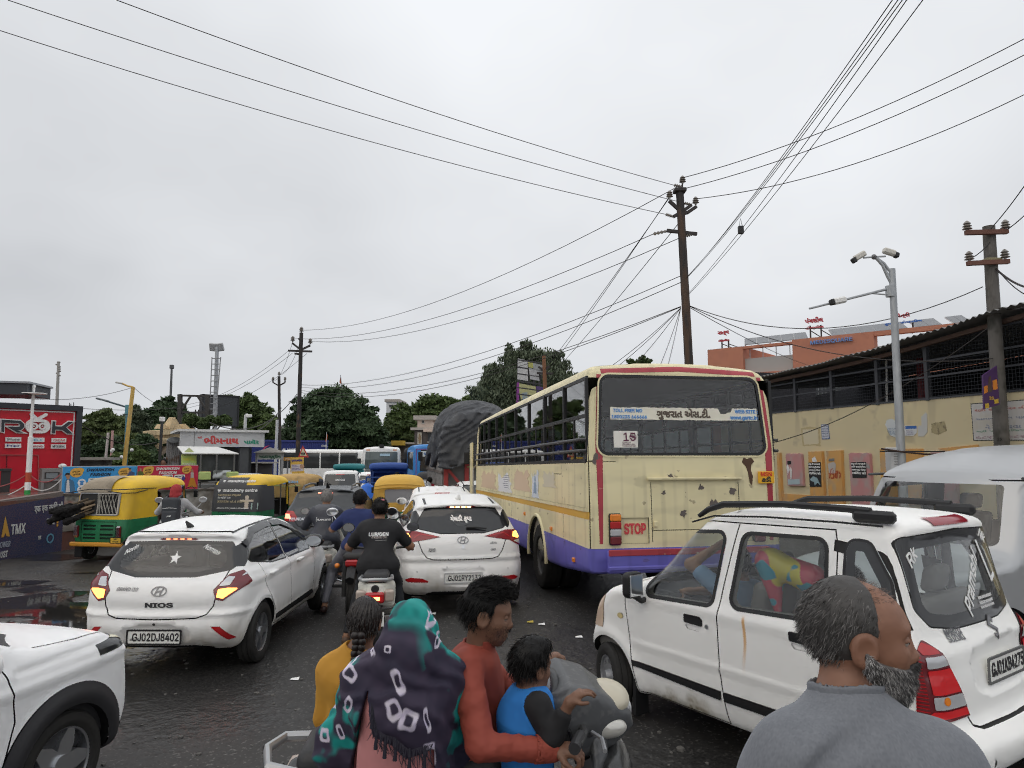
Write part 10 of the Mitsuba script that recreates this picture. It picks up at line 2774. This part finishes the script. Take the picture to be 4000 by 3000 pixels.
br=[nets(lambda x,y,z,q=b0+[.004*math.sin(i*1.3)+s*.013,-.010-.0*i,-.026*i],t=s:ell(x,y,z,q,(.020-.0010*i,.018,.021),head_basis((1,0,.55*t))),b0+[-.06,-.06,-.026*i-.05],b0+[.06,.06,-.026*i+.05],.005)for i in range(6)for s in(1,-1)]
T.add('plait',cat(*br),mat((.014,.010,.009),.35),smooth=True,kind='stuff')
# the bearded man in the grey t-shirt
J=V3(head=FP(3352,2500,1.62),neck=FP(3300,2690,1.60),chest=FP(3385,3110,1.56),pelvis=FP(3390,3700,1.62),sl=FP(3085,2965,1.54),sr=FP(3680,3010,1.57),el=FP(2990,3230,1.55),wl=FP(3080,3400,1.8),er=FP(3830,3230,1.58),wr=FP(3760,3400,1.8))
R=head_basis((1,-.24,-.02),(.02,0,1))
HS=1.04
tor,arm,body=upper_body(J,R,HS,None,None,.006,None,None,shw=.085,arm_r=(.066,.055,.05,.03),torso=(.17,.155))
lo,hi=np.array([.40,1.25,1.0]),np.array([1.40,2.0,1.92])
T=Thing('person','bearded man in a grey t-shirt looking to the right in the lower right corner','person')
T.add('body',nets(body,lo,hi,.0055),pmat('m_skin_man',lambda p,n,uv:mix((.20,.092,.055),(.275,.135,.085),fbm(p.x*45,p.y*45,p.z*45)*.9),.48,bump=lambda p,n,uv:fbm(p.x*500,p.y*500,p.z*500,2),bscale=.0005,eps=.0008),smooth=True)
GT=pmat('m_grey_tee',lambda p,n,uv:mix((.135,.145,.165),(.20,.21,.23),.65*noise(p.x*300,p.y*300,p.z*110)+.35*fbm(p.x*30,p.y*30,p.z*60)),.9,bump=lambda p,n,uv:noise(p.x*500,p.y*500,p.z*400),bscale=.0006,eps=.0008,sheen=.3)
def tee(x,y,z):
 d=smin(tor(x,y,z,.016),smin(arm(x,y,z,'l',.018,.55),arm(x,y,z,'r',.018,.55),.03),.05)
 d=d+.016*nz(x,y,z,(6,6,6))+.007*np.sin((x*.8-z)*55+9*nz(x,y,z,(6,6,6),2))*np.clip(np.abs(x-.92)*4-.5,0,1)
 return smax(d,-cone(x,y,z,J['neck']+[.0,0,.005],J['neck']+[.035,0,.25],.070,.085),.006)
T.add('t_shirt',nets(tee,lo,hi,.0075),GT,smooth=True)
T.add('neck_band',nets(lambda x,y,z:np.maximum(np.abs(cone(x,y,z,J['neck']+[.0,0,.0],J['neck']+[.035,0,.25],.073,.085))-.004,np.abs(tee(x,y,z)-.0)-.010),J['neck']-.16,J['neck']+.16,.006),GT,smooth=True)
face_bits(T,J['head'],R,HS,brow=(.02,.018,.018),lid=.6,skin='m_skin_man')
GRH,DKH=mat((.20,.19,.185),.5),mat((.035,.032,.030),.5)
def mans_hair(x,y,z):
 X,Y,Z=(q/HS for q in to_local(x,y,z,J['head'],R))
 d=ell(X,Y,Z,(-.016,0,.036),(.103,.083,.100))+.006*nz(X,Y,Z,(50,50,40),3)
 d=smax(d,X-.020+np.clip(.05-np.abs(Y),-.03,.05)*.3-np.clip(Z-.10,-.3,.1)*.6*0,.012)
 d=smax(d,-.070+np.clip(X+.045,0,.2)*.95-Z,.012)
 top=np.clip((Z-.105)*30,0,1)*np.clip((X+.05)*12,0,1)
 d=d+.007*top
 return smax(d,-ell(X,np.abs(Y),Z,(-.002,.086,-.006),(.032,.03,.038)),.006)*HS
hm=nets(mans_hair,J['head']-.18,J['head']+.18,.0055)
k=T.add('hair',hm,mat((.055,.052,.050),.6),smooth=True)
P,N=surface_points(hm,7000,31)
Xl,Yl,Zl=to_local(*P.T,J['head'],R)
ok=((Xl+.002)/.045)**2+((Zl+.006)/.05)**2>1
P,N=P[ok],N[ok]
g=np.random.default_rng(2).random(len(P))<.40
al=-R[:,2]*.75-R[:,0]*.45
T.add('dark_strands',strands(P[~g],N[~g]*.25,.016,.0008,.2,.2,5,al),DKH,up=k,kind='stuff')
T.add('grey_strands',strands(P[g],N[g]*.25,.015,.0006,.2,.25,6,al),GRH,up=k,kind='stuff')
tz=nets(lambda x,y,z:(lambda X,Y,Z:smax(head_f(X,Y,Z)-.001,smax(.085-Z,smax(X-.068,-.03-X,.001),.01),.004)*HS)(*[q/HS for q in to_local(x,y,z,J['head'],R)]),J['head']-.18,J['head']+.18,.007)
P,N=surface_points(tz,700,33)
T.add('thin_top_hair',strands(P,N*.3,.015,.0005,.2,.35,7,R[:,0]*.5+R[:,1]*.3),mat((.12,.085,.07),.5),up=k,kind='stuff')
def beard(x,y,z):
 X,Y,Z=(q/HS for q in to_local(x,y,z,J['head'],R))
 ch=-.026-.25*np.clip(X-.02,0,.1)+.9*np.clip(.022-X,0,.05)
 d=head_f(X,Y,Z)-.007-.008*np.clip((-.06-Z)*14,0,1)
 d=smax(d,smax(Z-ch,-(X+.006-.25*np.clip(-Z-.05,0,.1)),.012),.008)
 return smax(d,-ell(X,Y,Z,(.098,0,-.062),(.03,.022,.008)),.003)*HS
bm=nets(beard,J['head']-.19,J['head']+.19,.0055)
k=T.add('beard',bm,mat((.085,.080,.078),.7),smooth=True)
P,N=surface_points(bm,8000,41)
Xl,Yl,Zl=to_local(*P.T,J['head'],R)
r=np.random.default_rng(3).random(len(P))
wh=r<.62-np.clip((Xl-.06)*8,0,.4)
al=-R[:,2]*.8+R[:,0]*.25
T.add('white_whiskers',strands(P[wh],N[wh]*.45,.010,.0006,.3,.3,8,al),mat((.42,.41,.40),.5),up=k,kind='stuff')
T.add('dark_whiskers',strands(P[~wh],N[~wh]*.45,.010,.0007,.3,.3,9,al),mat((.03,.028,.028),.5),up=k,kind='stuff')
mz=nets(lambda x,y,z:(lambda X,Y,Z:smax(head_f(X,Y,Z)-.006,ell(X,Y,Z,(.100,0,-.044),(.032,.036,.010)),.004)*HS)(*[q/HS for q in to_local(x,y,z,J['head'],R)]),J['head']-.18,J['head']+.18,.005)
k=T.add('moustache',mz,mat((.03,.028,.028),.7),smooth=True)
P,N=surface_points(mz,1400,43)
T.add('moustache_hairs',strands(P,N*.6,.011,.0008,.4,.3,10,-R[:,2]),mat((.035,.032,.032),.5),up=k,kind='stuff')
T.add('trousers',nets(lambda x,y,z:ell(x,y,z,J['pelvis']+[0,.1,.1],(.24,.25,.2)),J['pelvis']-.35,J['pelvis']+.45,.03),mat((.05,.05,.06),.8),smooth=True)
